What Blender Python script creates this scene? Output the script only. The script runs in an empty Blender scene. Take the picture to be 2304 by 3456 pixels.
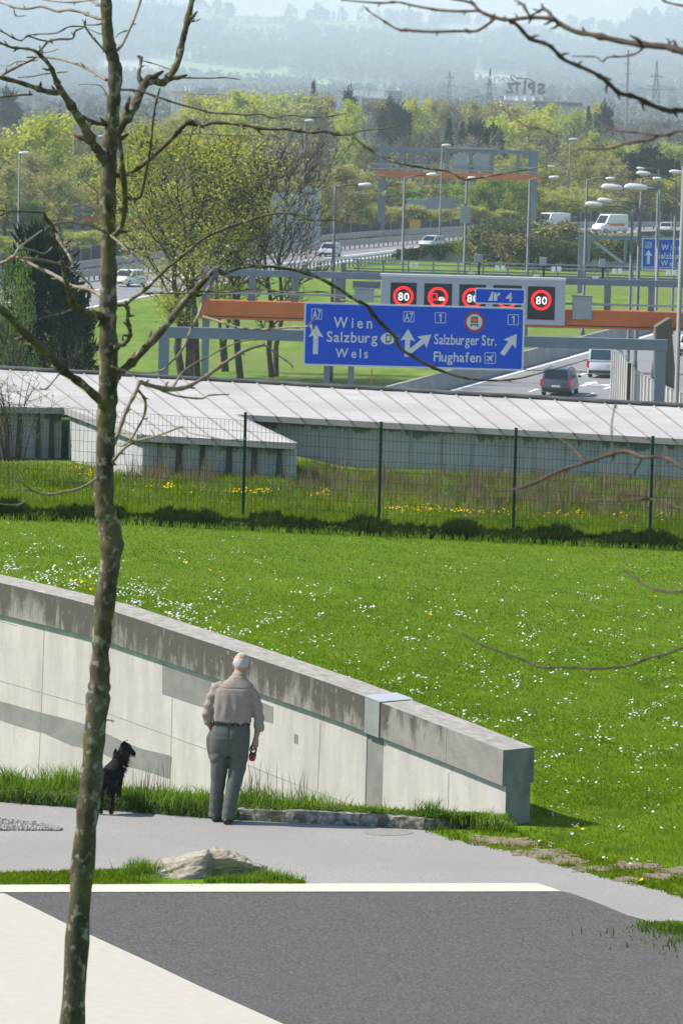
import bpy, bmesh, math, random
import numpy as np
from mathutils import Vector, Matrix
rad = math.radians
SC = bpy.context.scene
# ------------------------------------------------------------------ camera
FPX = 15576.0; CX, CY = 1152.0, 1728.0; CAMZ = 7.4
PITCH = math.atan((1728 - 350) / FPX); ROLL = rad(1.5)
ROT = Matrix.Rotation(math.pi / 2 - PITCH, 3, 'X') @ Matrix.Rotation(ROLL, 3, 'Z')
cam_d = bpy.data.cameras.new('camera'); cam = bpy.data.objects.new('camera', cam_d)
SC.collection.objects.link(cam); SC.camera = cam
cam.location = (0, 0, CAMZ); cam.rotation_euler = ROT.to_euler()
cam_d.sensor_fit = 'VERTICAL'; cam_d.sensor_height = 22.2; cam_d.sensor_width = 14.8
cam_d.lens = FPX * 22.2 / 3456; cam_d.clip_start = 0.5; cam_d.clip_end = 20000
cam_d.dof.use_dof = True; cam_d.dof.focus_distance = 50.0; cam_d.dof.aperture_fstop = 10.0
# ------------------------------------------------------------------ light
SUN_EL = rad(47); SUN_AZ = math.atan2(-1.0, 0.06)      # towards the sun: left and slightly beyond the scene
tosun = Vector((math.sin(SUN_AZ) * math.cos(SUN_EL), math.cos(SUN_AZ) * math.cos(SUN_EL), math.sin(SUN_EL)))
sd = bpy.data.lights.new('sun', 'SUN'); sun = bpy.data.objects.new('sun', sd); SC.collection.objects.link(sun)
sd.energy = 5.0; sd.angle = rad(0.5); sd.color = (1.0, 0.925, 0.825)
sun.rotation_euler = tosun.to_track_quat('Z', 'Y').to_euler(); sun.location = (0, 0, 60)
wd = bpy.data.worlds.new('World'); SC.world = wd; wd.use_nodes = True
nt = wd.node_tree; bg = nt.nodes['Background']
sky = nt.nodes.new('ShaderNodeTexSky'); sky.sky_type = 'NISHITA'; sky.sun_disc = False
sky.sun_elevation = SUN_EL; sky.sun_rotation = SUN_AZ % (2 * math.pi); sky.air_density = 1.0; sky.dust_density = 0.25; sky.ozone_density = 1.0
nt.links.new(sky.outputs[0], bg.inputs[0]); bg.inputs[1].default_value = 0.13
SC.view_settings.view_transform = 'Standard'; SC.view_settings.look = 'None'
SC.view_settings.exposure = 0.50; SC.view_settings.gamma = 1.0
SC.cycles.max_bounces = 6; SC.cycles.diffuse_bounces = 2; SC.cycles.glossy_bounces = 2; SC.cycles.transmission_bounces = 3
SC.cycles.volume_bounces = 2; SC.cycles.transparent_max_bounces = 8; SC.cycles.use_denoising = True
SC.cycles.volume_max_steps = 64

# ------------------------------------------------------------------ pixel -> world (photo measurements)
def ray(px, py):
    d = ROT @ Vector(((px - CX) / FPX, (CY - py) / FPX, -1.0)); return d / d.y
def P(px, py, D):
    d = ray(px, py); return Vector((d.x * D, D, CAMZ + d.z * D))
def G(px, py, z=0.0):
    d = ray(px, py); D = (z - CAMZ) / d.z; return Vector((d.x * D, D, z))
EX = Vector((math.cos(ROLL), math.sin(ROLL))); UP = Vector((math.sin(ROLL), -math.cos(ROLL)))
RD = -9.6                                             # motorway level

# ------------------------------------------------------------------ terrain
WA = Vector((-4.0, 54.0)); WB = Vector((1.655, 47.4))   # retaining wall, far left and near right ends (front face)
WDIR = (WA - WB); WLEN = WDIR.length; WDIR = WDIR / WLEN; WNB = Vector((-WDIR.y, WDIR.x)) * -1  # behind the wall
def nzn(x, y, s):
    return np.sin(x * 1.7 * s + 1.3) * np.cos(y * 1.3 * s + 0.5) + 0.5 * np.sin(x * 3.1 * s + y * 2.3 * s)
def Zg(x, y):
    x = np.asarray(x, float); y = np.asarray(y, float)
    zf = -0.33 - 0.03 * np.maximum(x, -3.0)
    zf = np.maximum(zf, -1.2)
    plane = np.where(y < 50, 0.0, np.where(y < 85, (y - 50) / 35.0 * zf, zf + (np.clip((y - 85) / 7.0, 0, 1)) * (np.interp(x, [-5.2, -3.8, -1.2, 0.2], [-0.42, -0.22, -0.16, -0.38]) - zf)))
    sx = (x - WB.x) * WDIR.x + (y - WB.y) * WDIR.y
    d = (x - WB.x) * WNB.x + (y - WB.y) * WNB.y
    s = np.clip(sx / WLEN, 0, 1.5)
    h = 0.95 * s
    mound = np.where(d > 0.5, h * np.clip((d - .5) / .35, 0, 1) * np.clip(1 - (d - 0.1) / 21.0, 0, 1), 0.0)
    z = plane + mound
    ky = np.interp(x, [-12.0, -3.6, -2.2, -1.0, 0.85, 2.2], [49.9, 48.5, 48.05, 47.75, 47.3, 46.9])   # back of the kerb
    dip = np.clip((y - ky - .05) / .25, 0, 1) * np.where(d < .3, 1.0, 0.0) * np.clip((s - .0) / .12, 0, 1)
    bumps = 0.02 * nzn(x, y, 0.6) * np.clip((y - 50) / 4.0, 0, 1) * np.clip((d - .4) / 2.0, 0, 1)
    z = z + bumps - dip * 1.0
    z = np.where(y < 33, (33 - y) * 0.17 - 0.0, z)
    z = np.where(y < 1, 32 * 0.17, z)
    t = np.clip((y - 113) / 9.0, 0, 1)
    z = z * (1 - t) + RD * t
    return z
def GT(px, py):
    """where the line of sight through a photo point meets the terrain (arrays)"""
    px = np.asarray(px, float); py = np.asarray(py, float)
    a = (px - CX) / FPX; b = (CY - py) / FPX
    R = np.array(ROT)
    dx = R[0, 0] * a + R[0, 1] * b - R[0, 2]; dy = R[1, 0] * a + R[1, 1] * b - R[1, 2]; dz = R[2, 0] * a + R[2, 1] * b - R[2, 2]
    dx, dz = dx / dy, dz / dy
    D = -CAMZ / dz
    for _ in range(12):
        D = 0.5 * D + 0.5 * np.clip((Zg(dx * D, D) - CAMZ) / dz, 20, 112)
    return dx * D, D, Zg(dx * D, D)

# ------------------------------------------------------------------ object helpers
def tag(o, label=None, cat=None, group=None, kind=None):
    if label: o['label'] = label
    if cat: o['category'] = cat
    if group: o['group'] = group
    if kind: o['kind'] = kind
    return o
def thing(name, loc, label, cat, group=None, rz=0.0):
    o = bpy.data.objects.new(name, None); SC.collection.objects.link(o)
    o.location = loc; o.rotation_euler = (0, 0, rz); o.empty_display_size = 0.3
    return tag(o, label, cat, group)
def fastmesh(name, V, F, smooth=False):
    V = np.asarray(V, np.float32); F = np.asarray(F, np.int32)
    me = bpy.data.meshes.new(name); k = F.shape[1]
    me.vertices.add(len(V)); me.vertices.foreach_set('co', V.ravel())
    me.loops.add(F.size); me.loops.foreach_set('vertex_index', F.ravel())
    me.polygons.add(len(F)); me.polygons.foreach_set('loop_start', np.arange(0, F.size, k, dtype=np.int32))
    me.polygons.foreach_set('loop_total', np.full(len(F), k, np.int32))
    if smooth: me.polygons.foreach_set('use_smooth', np.ones(len(F), bool))
    me.update(calc_edges=True); me.validate()
    return me
def link(name, me, mat=None, parent=None, loc=None):
    o = bpy.data.objects.new(name, me); SC.collection.objects.link(o)
    if mat is not None:
        for m in (mat if isinstance(mat, (list, tuple)) else [mat]): me.materials.append(m)
    if parent: o.parent = parent
    if loc is not None: o.location = loc
    return o
class MB:
    """collects shapes for ONE mesh"""
    def __init__(s): s.v = []; s.f = []; s.m = []
    def add(s, vs, fs, mi=0):
        b = len(s.v); s.v += [Vector(v) for v in vs]
        for f in fs: s.f.append([b + i for i in f]); s.m.append(mi)
        return s
    def box(s, c, size, rot=None, mi=0):
        hx, hy, hz = size[0] / 2, size[1] / 2, size[2] / 2; c = Vector(c)
        vs = [Vector((x, y, z)) for x in (-hx, hx) for y in (-hy, hy) for z in (-hz, hz)]
        if rot is not None: vs = [rot @ v for v in vs]
        return s.add([v + c for v in vs], [(0, 1, 3, 2), (4, 6, 7, 5), (0, 4, 5, 1), (2, 3, 7, 6), (0, 2, 6, 4), (1, 5, 7, 3)], mi)
    def hexa(s, a, b, mi=0):
        """two quads a, b (4 points each, same order) closed into a solid"""
        return s.add(list(a) + list(b), [(3, 2, 1, 0), (4, 5, 6, 7), (0, 1, 5, 4), (1, 2, 6, 5), (2, 3, 7, 6), (3, 0, 4, 7)], mi)
    def bar(s, p, q, w, h=None, mi=0, up=(0, 0, 1)):
        """rectangular bar from p to q"""
        p, q = Vector(p), Vector(q); h = h or w; d = (q - p)
        L = d.length
        if L < 1e-6: return s
        d /= L; u = Vector(up)
        if abs(d.dot(u)) > .98: u = Vector((0, 1, 0)) if abs(d.y) < .9 else Vector((1, 0, 0))
        x = d.cross(u).normalized(); z = x.cross(d)
        a = [p + x * (w / 2) * i + z * (h / 2) * j for i, j in ((-1, -1), (1, -1), (1, 1), (-1, 1))]
        return s.hexa(a, [v + d * L for v in a], mi)
    def tube(s, pts, radii, n=6, mi=0, cap=True):
        pts = [Vector(p) for p in pts]
        if not hasattr(radii, '__len__'): radii = [radii] * len(pts)
        b = len(s.v); prev = None; k = len(pts)
        for i, p in enumerate(pts):
            t = (pts[min(i + 1, k - 1)] - pts[max(i - 1, 0)])
            t = t.normalized() if t.length > 1e-9 else Vector((0, 0, 1))
            if prev is None:
                u = t.orthogonal().normalized()
            else:
                u = prev - t * prev.dot(t); u = u.normalized() if u.length > 1e-6 else t.orthogonal().normalized()
            prev = u; w = t.cross(u)
            for j in range(n):
                a = 2 * math.pi * j / n
                s.v.append(p + (u * math.cos(a) + w * math.sin(a)) * radii[i])
        for i in range(k - 1):
            for j in range(n):
                s.f.append([b + i * n + j, b + i * n + (j + 1) % n, b + (i + 1) * n + (j + 1) % n, b + (i + 1) * n + j]); s.m.append(mi)
        if cap:
            s.f.append([b + j for j in reversed(range(n))]); s.m.append(mi)
            s.f.append([b + (k - 1) * n + j for j in range(n)]); s.m.append(mi)
        return s
    def loft(s, rings, mi=0, cap=True):
        b = len(s.v); n = len(rings[0])
        for r in rings: s.v += [Vector(p) for p in r]
        for i in range(len(rings) - 1):
            for j in range(n):
                s.f.append([b + i * n + j, b + i * n + (j + 1) % n, b + (i + 1) * n + (j + 1) % n, b + (i + 1) * n + j]); s.m.append(mi)
        if cap:
            s.f.append([b + j for j in reversed(range(n))]); s.m.append(mi)
            s.f.append([b + (len(rings) - 1) * n + j for j in range(n)]); s.m.append(mi)
        return s
    def prism(s, poly, off, mi=0):
        """polygon (3-D points) extruded by off"""
        off = Vector(off); n = len(poly); a = [Vector(p) for p in poly]
        s.add(a + [p + off for p in a], [list(reversed(range(n))), list(range(n, 2 * n))] + [(i, (i + 1) % n, n + (i + 1) % n, n + i) for i in range(n)], mi)
        return s
    def build(s, name, mat, parent=None, origin=None, smooth=False, recalc=True, bevel=0):
        if origin is None:
            q = parent
            while q is not None and not q.get('_w'): q = q.parent
            o = Vector(q.location) if q is not None else Vector((0, 0, 0))
        else: o = Vector(origin)
        me = bpy.data.meshes.new(name)
        me.from_pydata([tuple(v - o) for v in s.v], [], s.f)
        if any(s.m): me.polygons.foreach_set('material_index', s.m)
        if recalc or bevel:
            bm = bmesh.new(); bm.from_mesh(me)
            bmesh.ops.remove_doubles(bm, verts=bm.verts, dist=1e-5)
            if bevel: bmesh.ops.bevel(bm, geom=[e for e in bm.edges if len(e.link_faces) == 2 and e.calc_face_angle(0) > .6], offset=bevel, segments=2, affect='EDGES', profile=.6)
            bmesh.ops.recalc_face_normals(bm, faces=bm.faces)
            bm.to_mesh(me); bm.free()
        if smooth:
            me.polygons.foreach_set('use_smooth', [True] * len(me.polygons))
        ob = link(name, me, mat, parent)
        if parent is None and origin is not None: ob.location = o
        return ob
def wthing(name, loc, label, cat, group=None):
    """a thing whose parts are given in world coordinates"""
    o = thing(name, loc, label, cat, group); o['_w'] = 1; return o
def sharp(o, ang=35):
    o.data.polygons.foreach_set('use_smooth', [True] * len(o.data.polygons))
    try:
        o.data.set_sharp_from_angle(angle=rad(ang))
    except Exception: pass
    return o
# text as plain mesh data in a unit box
_tc = {}; TXT_BOLD = [.012]
def text_geo(t):
    if (t, TXT_BOLD[0]) in _tc: return _tc[(t, TXT_BOLD[0])]
    cu = bpy.data.curves.new('t', 'FONT'); cu.body = t; cu.resolution_u = 3
    cu.space_character = 1.0; cu.offset = TXT_BOLD[0]
    ob = bpy.data.objects.new('t', cu); SC.collection.objects.link(ob)
    dg = bpy.context.evaluated_depsgraph_get()
    me = bpy.data.meshes.new_from_object(ob.evaluated_get(dg))
    v = np.array([x.co[:2] for x in me.vertices]); f = [list(p.vertices) for p in me.polygons]
    bpy.data.objects.remove(ob); bpy.data.curves.remove(cu); bpy.data.meshes.remove(me)
    _tc[(t, TXT_BOLD[0])] = (v, f); return v, f
def spaced(t, gap):
    """letters laid out with extra spacing, one geometry; unit = cap height"""
    V = []; Fs = []; x = 0
    capv, _ = text_geo('H'); cap = capv[:, 1].max()
    for ch in t:
        if ch == ' ': x += .3; continue
        v, f = text_geo(ch); v = v / cap
        w = v[:, 0].max() - v[:, 0].min(); vv = v.copy(); vv[:, 0] += x - v[:, 0].min()
        b = len(V); V += vv.tolist(); Fs += [[b + i for i in q] for q in f]; x += w + gap
    return np.array(V), Fs, x - gap
def px_text(mb, t, x0, y0, w, cap, D, gap=.1, depth=.01, mi=0, bold=0.0, mirror=False):
    """text with its lower left at photo point (x0, y0), w x cap photo px, on the upright plane at D"""
    V, Fs, W = spaced(t, gap)
    pts = []
    for a, b in V:
        a = a / W
        if mirror: a = 1 - a
        q = Vector((x0, y0)) + EX * (a * w) + UP * (b * cap)
        pts.append(P(q.x, q.y, D))
    mb.add(pts, Fs, mi)
def px_poly(mb, pts, D, th=.02, mi=0):
    """upright polygon (photo points) at D, th metres thick away from the viewer"""
    q = [P(x, y, D) for x, y in pts]; mb.prism(q, (0, th, 0), mi)
def px_rect(cx, cy, w, h):
    c = Vector((cx, cy)); return [tuple(c + EX * (i * w / 2) + UP * (j * h / 2)) for i, j in ((-1, -1), (1, -1), (1, 1), (-1, 1))]
def px_box(mb, x0, y0, x1, y1, D, th, mi=0):
    """upright level box whose front face spans the photo rectangle"""
    px_poly(mb, px_rect((x0 + x1) / 2, (y0 + y1) / 2, abs(x1 - x0), abs(y1 - y0)), D, th, mi)
def px_beam(mb, x0, x1, yc0, yc1, h, D, th, mi=0):
    """level beam; yc0, yc1 centre heights at its two ends, h in photo px"""
    a, b = P(x0, yc0, D), P(x1, yc1, D); z = (a.z + b.z) / 2; hh = h * D / FPX
    mb.box(((a.x + b.x) / 2, D + th / 2, z), (abs(b.x - a.x), th, hh), None, mi)
def px_ring(mb, cx, cy, ro, ri, D, th=.01, n=36, mi=0):
    a = [P(cx + ro * math.cos(2 * math.pi * i / n), cy + ro * math.sin(2 * math.pi * i / n), D) for i in range(n)]
    if ri <= 0: mb.prism(a, (0, th, 0), mi); return
    b = [P(cx + ri * math.cos(2 * math.pi * i / n), cy + ri * math.sin(2 * math.pi * i / n), D) for i in range(n)]
    for i in range(n):
        j = (i + 1) % n; o = Vector((0, th, 0))
        mb.hexa([a[i], a[j], b[j], b[i]], [a[i] + o, a[j] + o, b[j] + o, b[i] + o], mi)
# ------------------------------------------------------------------ materials
def newmat(name):
    m = bpy.data.materials.new(name); m.use_nodes = True
    n = m.node_tree.nodes; b = n['Principled BSDF']; return m, m.node_tree, b
def simple(name, col, rough=.6, metal=0.0, spec=None):
    m, t, b = newmat(name); b.inputs['Base Color'].default_value = (*col, 1); b.inputs['Roughness'].default_value = rough
    b.inputs['Metallic'].default_value = metal
    if spec is not None: b.inputs['Specular IOR Level'].default_value = spec
    return m
def ramp(t, fac, stops):
    r = t.nodes.new('ShaderNodeValToRGB'); e = r.color_ramp.elements
    while len(e) < len(stops): e.new(.5)
    for i, (p, c) in enumerate(stops): e[i].position = p; e[i].color = (*c, 1)
    t.links.new(fac, r.inputs[0]); return r.outputs[0]
def noise(t, scale, detail=4, rough=.55, vec=None, coord='Object', stretch=None, dist=0):
    n = t.nodes.new('ShaderNodeTexNoise'); n.inputs['Scale'].default_value = scale; n.inputs['Detail'].default_value = detail
    n.inputs['Roughness'].default_value = rough; n.inputs['Distortion'].default_value = dist
    if vec is None:
        tc = t.nodes.new('ShaderNodeTexCoord'); vec = tc.outputs[coord]
    if stretch:
        mp = t.nodes.new('ShaderNodeMapping'); mp.inputs['Scale'].default_value = stretch; t.links.new(vec, mp.inputs[0]); vec = mp.outputs[0]
    t.links.new(vec, n.inputs['Vector']); return n.outputs['Fac']
def mixc(t, fac, a, b, mode='MIX'):
    m = t.nodes.new('ShaderNodeMix'); m.data_type = 'RGBA'; m.blend_type = mode
    for k, v in ((0, fac), (6, a), (7, b)):
        if isinstance(v, (int, float)): m.inputs[k].default_value = v
        elif isinstance(v, tuple): m.inputs[k].default_value = (*v, 1)
        else: t.links.new(v, m.inputs[k])
    return m.outputs[2]
def bump(t, b, h, strength=.3, dist=.02):
    n = t.nodes.new('ShaderNodeBump'); n.inputs['Strength'].default_value = strength; n.inputs['Distance'].default_value = dist
    t.links.new(h, n.inputs['Height']); t.links.new(n.outputs[0], b.inputs['Normal'])
def noisy(name, stops, scale, detail=5, rough=.8, metal=0, stretch=None, bmp=0, bdist=.01, coord='Object', second=None):
    """colour ramp over noise; second = (scale, dark colour, low, high) a larger blotch over it"""
    m, t, b = newmat(name); f = noise(t, scale, detail, .6, stretch=stretch, coord=coord)
    c = ramp(t, f, stops)
    if second:
        s2, c2, lo, hi = second
        f2 = ramp(t, noise(t, s2, 4, .6, coord=coord), [(lo, (0, 0, 0)), (hi, (1, 1, 1))])
        c = mixc(t, f2, c, c2)
    t.links.new(c, b.inputs['Base Color']); b.inputs['Roughness'].default_value = rough; b.inputs['Metallic'].default_value = metal
    if rough >= .75: b.inputs['Specular IOR Level'].default_value = .08
    if bmp: bump(t, b, f, bmp, bdist)
    return m
def leafmat(name, c1, c2, trans=.4, scale=.35, rnd=.25, tcol=None):
    """thin leaves: diffuse + light passing through; colour varies over the plant and from plant to plant"""
    m = bpy.data.materials.new(name); m.use_nodes = True; t = m.node_tree; t.nodes.clear()
    f = noise(t, scale, 3, .6)
    c = ramp(t, f, [(.35, c1), (.65, c2)])
    if rnd:
        oi = t.nodes.new('ShaderNodeObjectInfo'); hv = t.nodes.new('ShaderNodeHueSaturation')
        ma = t.nodes.new('ShaderNodeMath'); ma.operation = 'MULTIPLY_ADD'; ma.inputs[1].default_value = .05 * rnd / .25; ma.inputs[2].default_value = .5 - .025 * rnd / .25
        mv = t.nodes.new('ShaderNodeMath'); mv.operation = 'MULTIPLY_ADD'; mv.inputs[1].default_value = 2 * rnd; mv.inputs[2].default_value = 1 - rnd
        t.links.new(oi.outputs['Random'], ma.inputs[0]); t.links.new(oi.outputs['Random'], mv.inputs[0])
        t.links.new(ma.outputs[0], hv.inputs['Hue']); t.links.new(mv.outputs[0], hv.inputs['Value']); t.links.new(c, hv.inputs['Color']); c = hv.outputs[0]
    d = t.nodes.new('ShaderNodeBsdfDiffuse'); tr = t.nodes.new('ShaderNodeBsdfTranslucent'); mx = t.nodes.new('ShaderNodeMixShader'); o = t.nodes.new('ShaderNodeOutputMaterial')
    mx.inputs[0].default_value = trans
    t.links.new(c, d.inputs[0]); t.links.new(c, tr.inputs[0]); t.links.new(d.outputs[0], mx.inputs[1]); t.links.new(tr.outputs[0], mx.inputs[2]); t.links.new(mx.outputs[0], o.inputs[0])
    return m
M = {}
M['lawn'] = noisy('lawn_soil_and_sward', [(.3, (0.062, 0.126, 0.002)), (.5, (0.088, 0.173, 0.004)), (.7, (0.135, 0.215, 0.007))], 2.2, 8, .95, coord='Object', second=(.35, (0.115, 0.173, 0.012), .45, .75))
M['meadow'] = noisy('rough_meadow', [(.3, (0.080, 0.136, 0.016)), (.5, (0.120, 0.200, 0.024)), (.7, (0.176, 0.216, 0.056))], 1.5, 8, .95, second=(.5, (0.160, 0.152, 0.064), .5, .75))
M['verge'] = noisy('motorway_meadow', [(.32, (.085, .15, .018)), (.5, (.125, .205, .024)), (.68, (.185, .25, .045))], .55, 8, .95, stretch=(1, .35, 1), second=(.06, (.15, .185, .05), .48, .68))
M['forest_floor'] = noisy('forest_floor', [(.3, (.05, .06, .02)), (.7, (.11, .12, .04))], .1, 6, .95)
M['earth'] = noisy('earth', [(.3, (0.160, 0.136, 0.088)), (.7, (0.288, 0.240, 0.168))], 6, 6, .95)
M['path'] = noisy('light_asphalt', [(.36, (0.260, 0.250, 0.236)), (.5, (0.304, 0.294, 0.274)), (.66, (0.356, 0.345, 0.325))], 70, 6, .85, stretch=(1.060, 0.367, 1.020), bmp=.15, bdist=.003, second=(.45, (0.267, 0.257, 0.243), .42, .75))
def mk_plaza():
    m, t, b = newmat('dark_asphalt')
    f = noise(t, 38, 6, .8, stretch=(1, .33, 1)); f2 = noise(t, 2.5, 5, .65, stretch=(1, 1, 1)); f3 = noise(t, 16, 3, .8, stretch=(1, .4, 1))
    c = ramp(t, f, [(.32, (.055, .053, .050)), (.5, (.100, .097, .0925)), (.68, (.165, .160, .153))])
    c = mixc(t, ramp(t, f2, [(.35, (0, 0, 0)), (.7, (.55, .55, .55))]), c, (.12, .117, .112))
    sp = ramp(t, f3, [(.68, (0, 0, 0)), (.76, (.5, .5, .5))])
    c = mixc(t, sp, c, (.23, .225, .215))
    t.links.new(c, b.inputs['Base Color']); b.inputs['Roughness'].default_value = .9; b.inputs['Specular IOR Level'].default_value = .08; bump(t, b, f, .4, .004); return m
M['plaza'] = mk_plaza()
M['paint'] = noisy('white_concrete_paving', [(.3, (0.450, 0.421, 0.362)), (.6, (0.477, 0.451, 0.389)), (.8, (0.497, 0.472, 0.411))], 9, 6, .8, second=(40, (0.450, 0.425, 0.369), .66, .8))
M['cream'] = noisy('cream_painted_strip', [(.3, (0.536, 0.505, 0.415)), (.7, (0.595, 0.563, 0.483))], 9, 6, .8)
M['road'] = noisy('motorway_asphalt', [(.3, (0.212, 0.212, 0.217)), (.7, (0.264, 0.264, 0.268))], .6, 6, .8)
M['roadpaint'] = simple('road_marking_paint', (.82, .82, .80), .7)
M['kerbstone'] = noisy('granite', [(.36, (.10, .095, .08)), (.5, (.22, .21, .185)), (.64, (.40, .39, .35))], 16, 8, .9, bmp=.6, bdist=.012, second=(5, (.085, .085, .06), .50, .62))
M['rock'] = noisy('rough_pale_rock', [(.25, (0.176, 0.148, 0.111)), (.5, (0.350, 0.314, 0.244)), (.75, (0.479, 0.443, 0.368))], 5, 9, .9, bmp=.9, bdist=.03, stretch=(0.922, 0.922, 2.767), second=(2.2, (0.240, 0.176, 0.121), .55, .75))
def mk_conc(name, base, dark, streak, low, high, vfade=False):
    m, t, b = newmat(name); tc = t.nodes.new('ShaderNodeTexCoord'); uv = tc.outputs['UV']
    f = noise(t, 2.2, 7, .6, vec=uv); c = ramp(t, f, [(.3, tuple(x * .90 for x in base)), (.7, base)])
    st = noise(t, 1.0, 6, .65, vec=uv, stretch=streak)
    big = noise(t, .55, 3, .5, vec=uv, stretch=(1, .25, 1))
    ad = t.nodes.new('ShaderNodeMath'); ad.operation = 'MULTIPLY_ADD'; ad.inputs[1].default_value = .55; t.links.new(big, ad.inputs[0]); t.links.new(st, ad.inputs[2])
    fac = ad.outputs[0]
    if vfade:   # rain streaks start at the top edge and thin out downwards (weathering)
        sx = t.nodes.new('ShaderNodeSeparateXYZ'); t.links.new(uv, sx.inputs[0])
        mm = t.nodes.new('ShaderNodeMath'); mm.operation = 'MULTIPLY_ADD'; mm.inputs[1].default_value = -.45; t.links.new(sx.outputs[1], mm.inputs[0]); t.links.new(fac, mm.inputs[2]); fac = mm.outputs[0]
    mask = ramp(t, fac, [(low, (0, 0, 0)), (high, (1, 1, 1))])
    c = mixc(t, mask, c, dark)
    gb_ = ramp(t, noise(t, .9, 6, .68, vec=uv, stretch=(1, 1.2, 1)), [(.48, (0, 0, 0)), (.66, (.62, .62, .62))]); c = mixc(t, gb_, c, tuple(x * .74 for x in base))
    dr = ramp(t, noise(t, 1, 7, .7, vec=uv, stretch=(16, .9, 1)), [(.60, (0, 0, 0)), (.72, (.45, .45, .45))]); c = mixc(t, dr, c, tuple(x * .6 for x in base))
    sp = ramp(t, noise(t, 19, 3, .7, vec=uv), [(.655, (0, 0, 0)), (.70, (.75, .75, .75))]); c = mixc(t, sp, c, tuple(x * .45 for x in base))
    t.links.new(c, b.inputs['Base Color']); b.inputs['Roughness'].default_value = .85; bump(t, b, f, .25, .006); return m
M['wall'] = mk_conc('pale_cast_concrete', (.57, .535, .51), (.40, .375, .355), (4, .8, 1), .66, .95)
def mk_cap():
    m, t, b = newmat('weathered_concrete_cap'); tc = t.nodes.new('ShaderNodeTexCoord'); uv = tc.outputs['UV']
    base = ramp(t, noise(t, 3, 6, .65, vec=uv), [(.3, (.20, .19, .172)), (.7, (.33, .315, .285))])
    st = noise(t, 1.0, 8, .72, vec=uv, stretch=(6.5, 1.3, 1), dist=.35); bl = noise(t, .8, 4, .6, vec=uv, stretch=(1, .6, 1))
    sx = t.nodes.new('ShaderNodeSeparateXYZ'); t.links.new(uv, sx.inputs[0])
    def mad(x, k, y):
        n = t.nodes.new('ShaderNodeMath'); n.operation = 'MULTIPLY_ADD'; n.inputs[1].default_value = k; t.links.new(x, n.inputs[0])
        if isinstance(y, float): n.inputs[2].default_value = y
        else: t.links.new(y, n.inputs[2])
        return n.outputs[0]
    f = mad(sx.outputs[1], -.42, mad(bl, .6, st))
    uu = t.nodes.new('ShaderNodeMapRange'); uu.inputs[1].default_value = -.2; uu.inputs[2].default_value = 2.6; uu.inputs[3].default_value = -.30; uu.inputs[4].default_value = .03; t.links.new(sx.outputs[0], uu.inputs[0]); f = mad(uu.outputs[0], 1.0, f)
    c = mixc(t, ramp(t, f, [(.58, (0, 0, 0)), (.74, (1, 1, 1))]), base, (.085, .078, .066))
    lk = ramp(t, noise(t, 14, 5, .7, vec=uv, stretch=(1, .6, 1)), [(.60, (0, 0, 0)), (.68, (.75, .75, .75))]); c = mixc(t, lk, c, (.33, .32, .285))
    sp = ramp(t, noise(t, 30, 3, .7, vec=uv), [(.64, (0, 0, 0)), (.70, (.8, .8, .8))]); c = mixc(t, sp, c, (.07, .065, .055))
    t.links.new(c, b.inputs['Base Color']); b.inputs['Roughness'].default_value = .9; bump(t, b, st, .4, .008); return m
M['cap'] = mk_cap()
M['captop'] = noisy('cap_top_concrete', [(.3, (.26, .245, .215)), (.55, (.38, .36, .32)), (.8, (.50, .48, .44))], 9, 8, .9, bmp=.4, bdist=.006)
M['wallend'] = noisy('end_face_concrete', [(.3, (0.165, 0.165, 0.150)), (.55, (0.255, 0.252, 0.232)), (.8, (0.315, 0.307, 0.285))], 4, 8, .9, stretch=(1.500, 1.500, 0.450), second=(2.0, (0.098, 0.105, 0.075), .5, .75))  # darker than the panels: the end's shade is in the colour, plus dirt
M['patch'] = noisy('grey_repair_mortar', [(.3, (.20, .20, .195)), (.7, (.285, .28, .27))], 4, 6, .9)
M['joint'] = simple('open_joint', (.31, .295, .27), .9)
M['steel_sheet'] = noisy('galvanised_sheet', [(.3, (0.288, 0.294, 0.300)), (.7, (0.372, 0.378, 0.384))], 3, 4, .45, metal=.35)
M['roof'] = noisy('pale_roof_sheet', [(.35, (0.418, 0.408, 0.389)), (.65, (0.484, 0.475, 0.451))], .8, 6, .75, second=(.35, (0.370, 0.361, 0.342), .45, .7))
M['seam'] = simple('roof_seam', (.25, .235, .215), .8)
M['fascia'] = noisy('grey_fascia', [(.3, (.25, .24, .23)), (.7, (.34, .33, .32))], 1.5, 5, .8)
M['edge'] = simple('dark_roof_edge', (.055, .065, .065), .7)
def mk_bwall():
    m, t, b = newmat('stained_concrete_wall'); f = noise(t, 1.2, 6, .6, stretch=(1, 1, .5)); c = ramp(t, f, [(.3, (.30, .315, .325)), (.7, (.42, .43, .43))])
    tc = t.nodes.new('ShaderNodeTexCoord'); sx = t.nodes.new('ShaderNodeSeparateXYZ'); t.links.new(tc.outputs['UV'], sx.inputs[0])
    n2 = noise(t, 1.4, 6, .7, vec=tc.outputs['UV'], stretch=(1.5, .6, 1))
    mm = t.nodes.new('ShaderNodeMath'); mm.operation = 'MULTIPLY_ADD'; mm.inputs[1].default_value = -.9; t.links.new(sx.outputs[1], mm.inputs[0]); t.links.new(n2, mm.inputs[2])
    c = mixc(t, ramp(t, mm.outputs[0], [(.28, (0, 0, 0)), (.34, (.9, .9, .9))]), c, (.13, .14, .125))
    t.links.new(c, b.inputs['Base Color']); b.inputs['Roughness'].default_value = .9; return m
M['bwall'] = mk_bwall()
M['bwall_plain'] = noisy('grey_concrete_rib', [(.3, (.26, .27, .27)), (.7, (.36, .365, .36))], 1.5, 5, .9)
M['bwall_dark'] = noisy('dark_concrete', [(.3, (.045, .05, .045)), (.7, (.11, .115, .10))], 2, 6, .9)  # shade on the buttress fins is put into this colour
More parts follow.
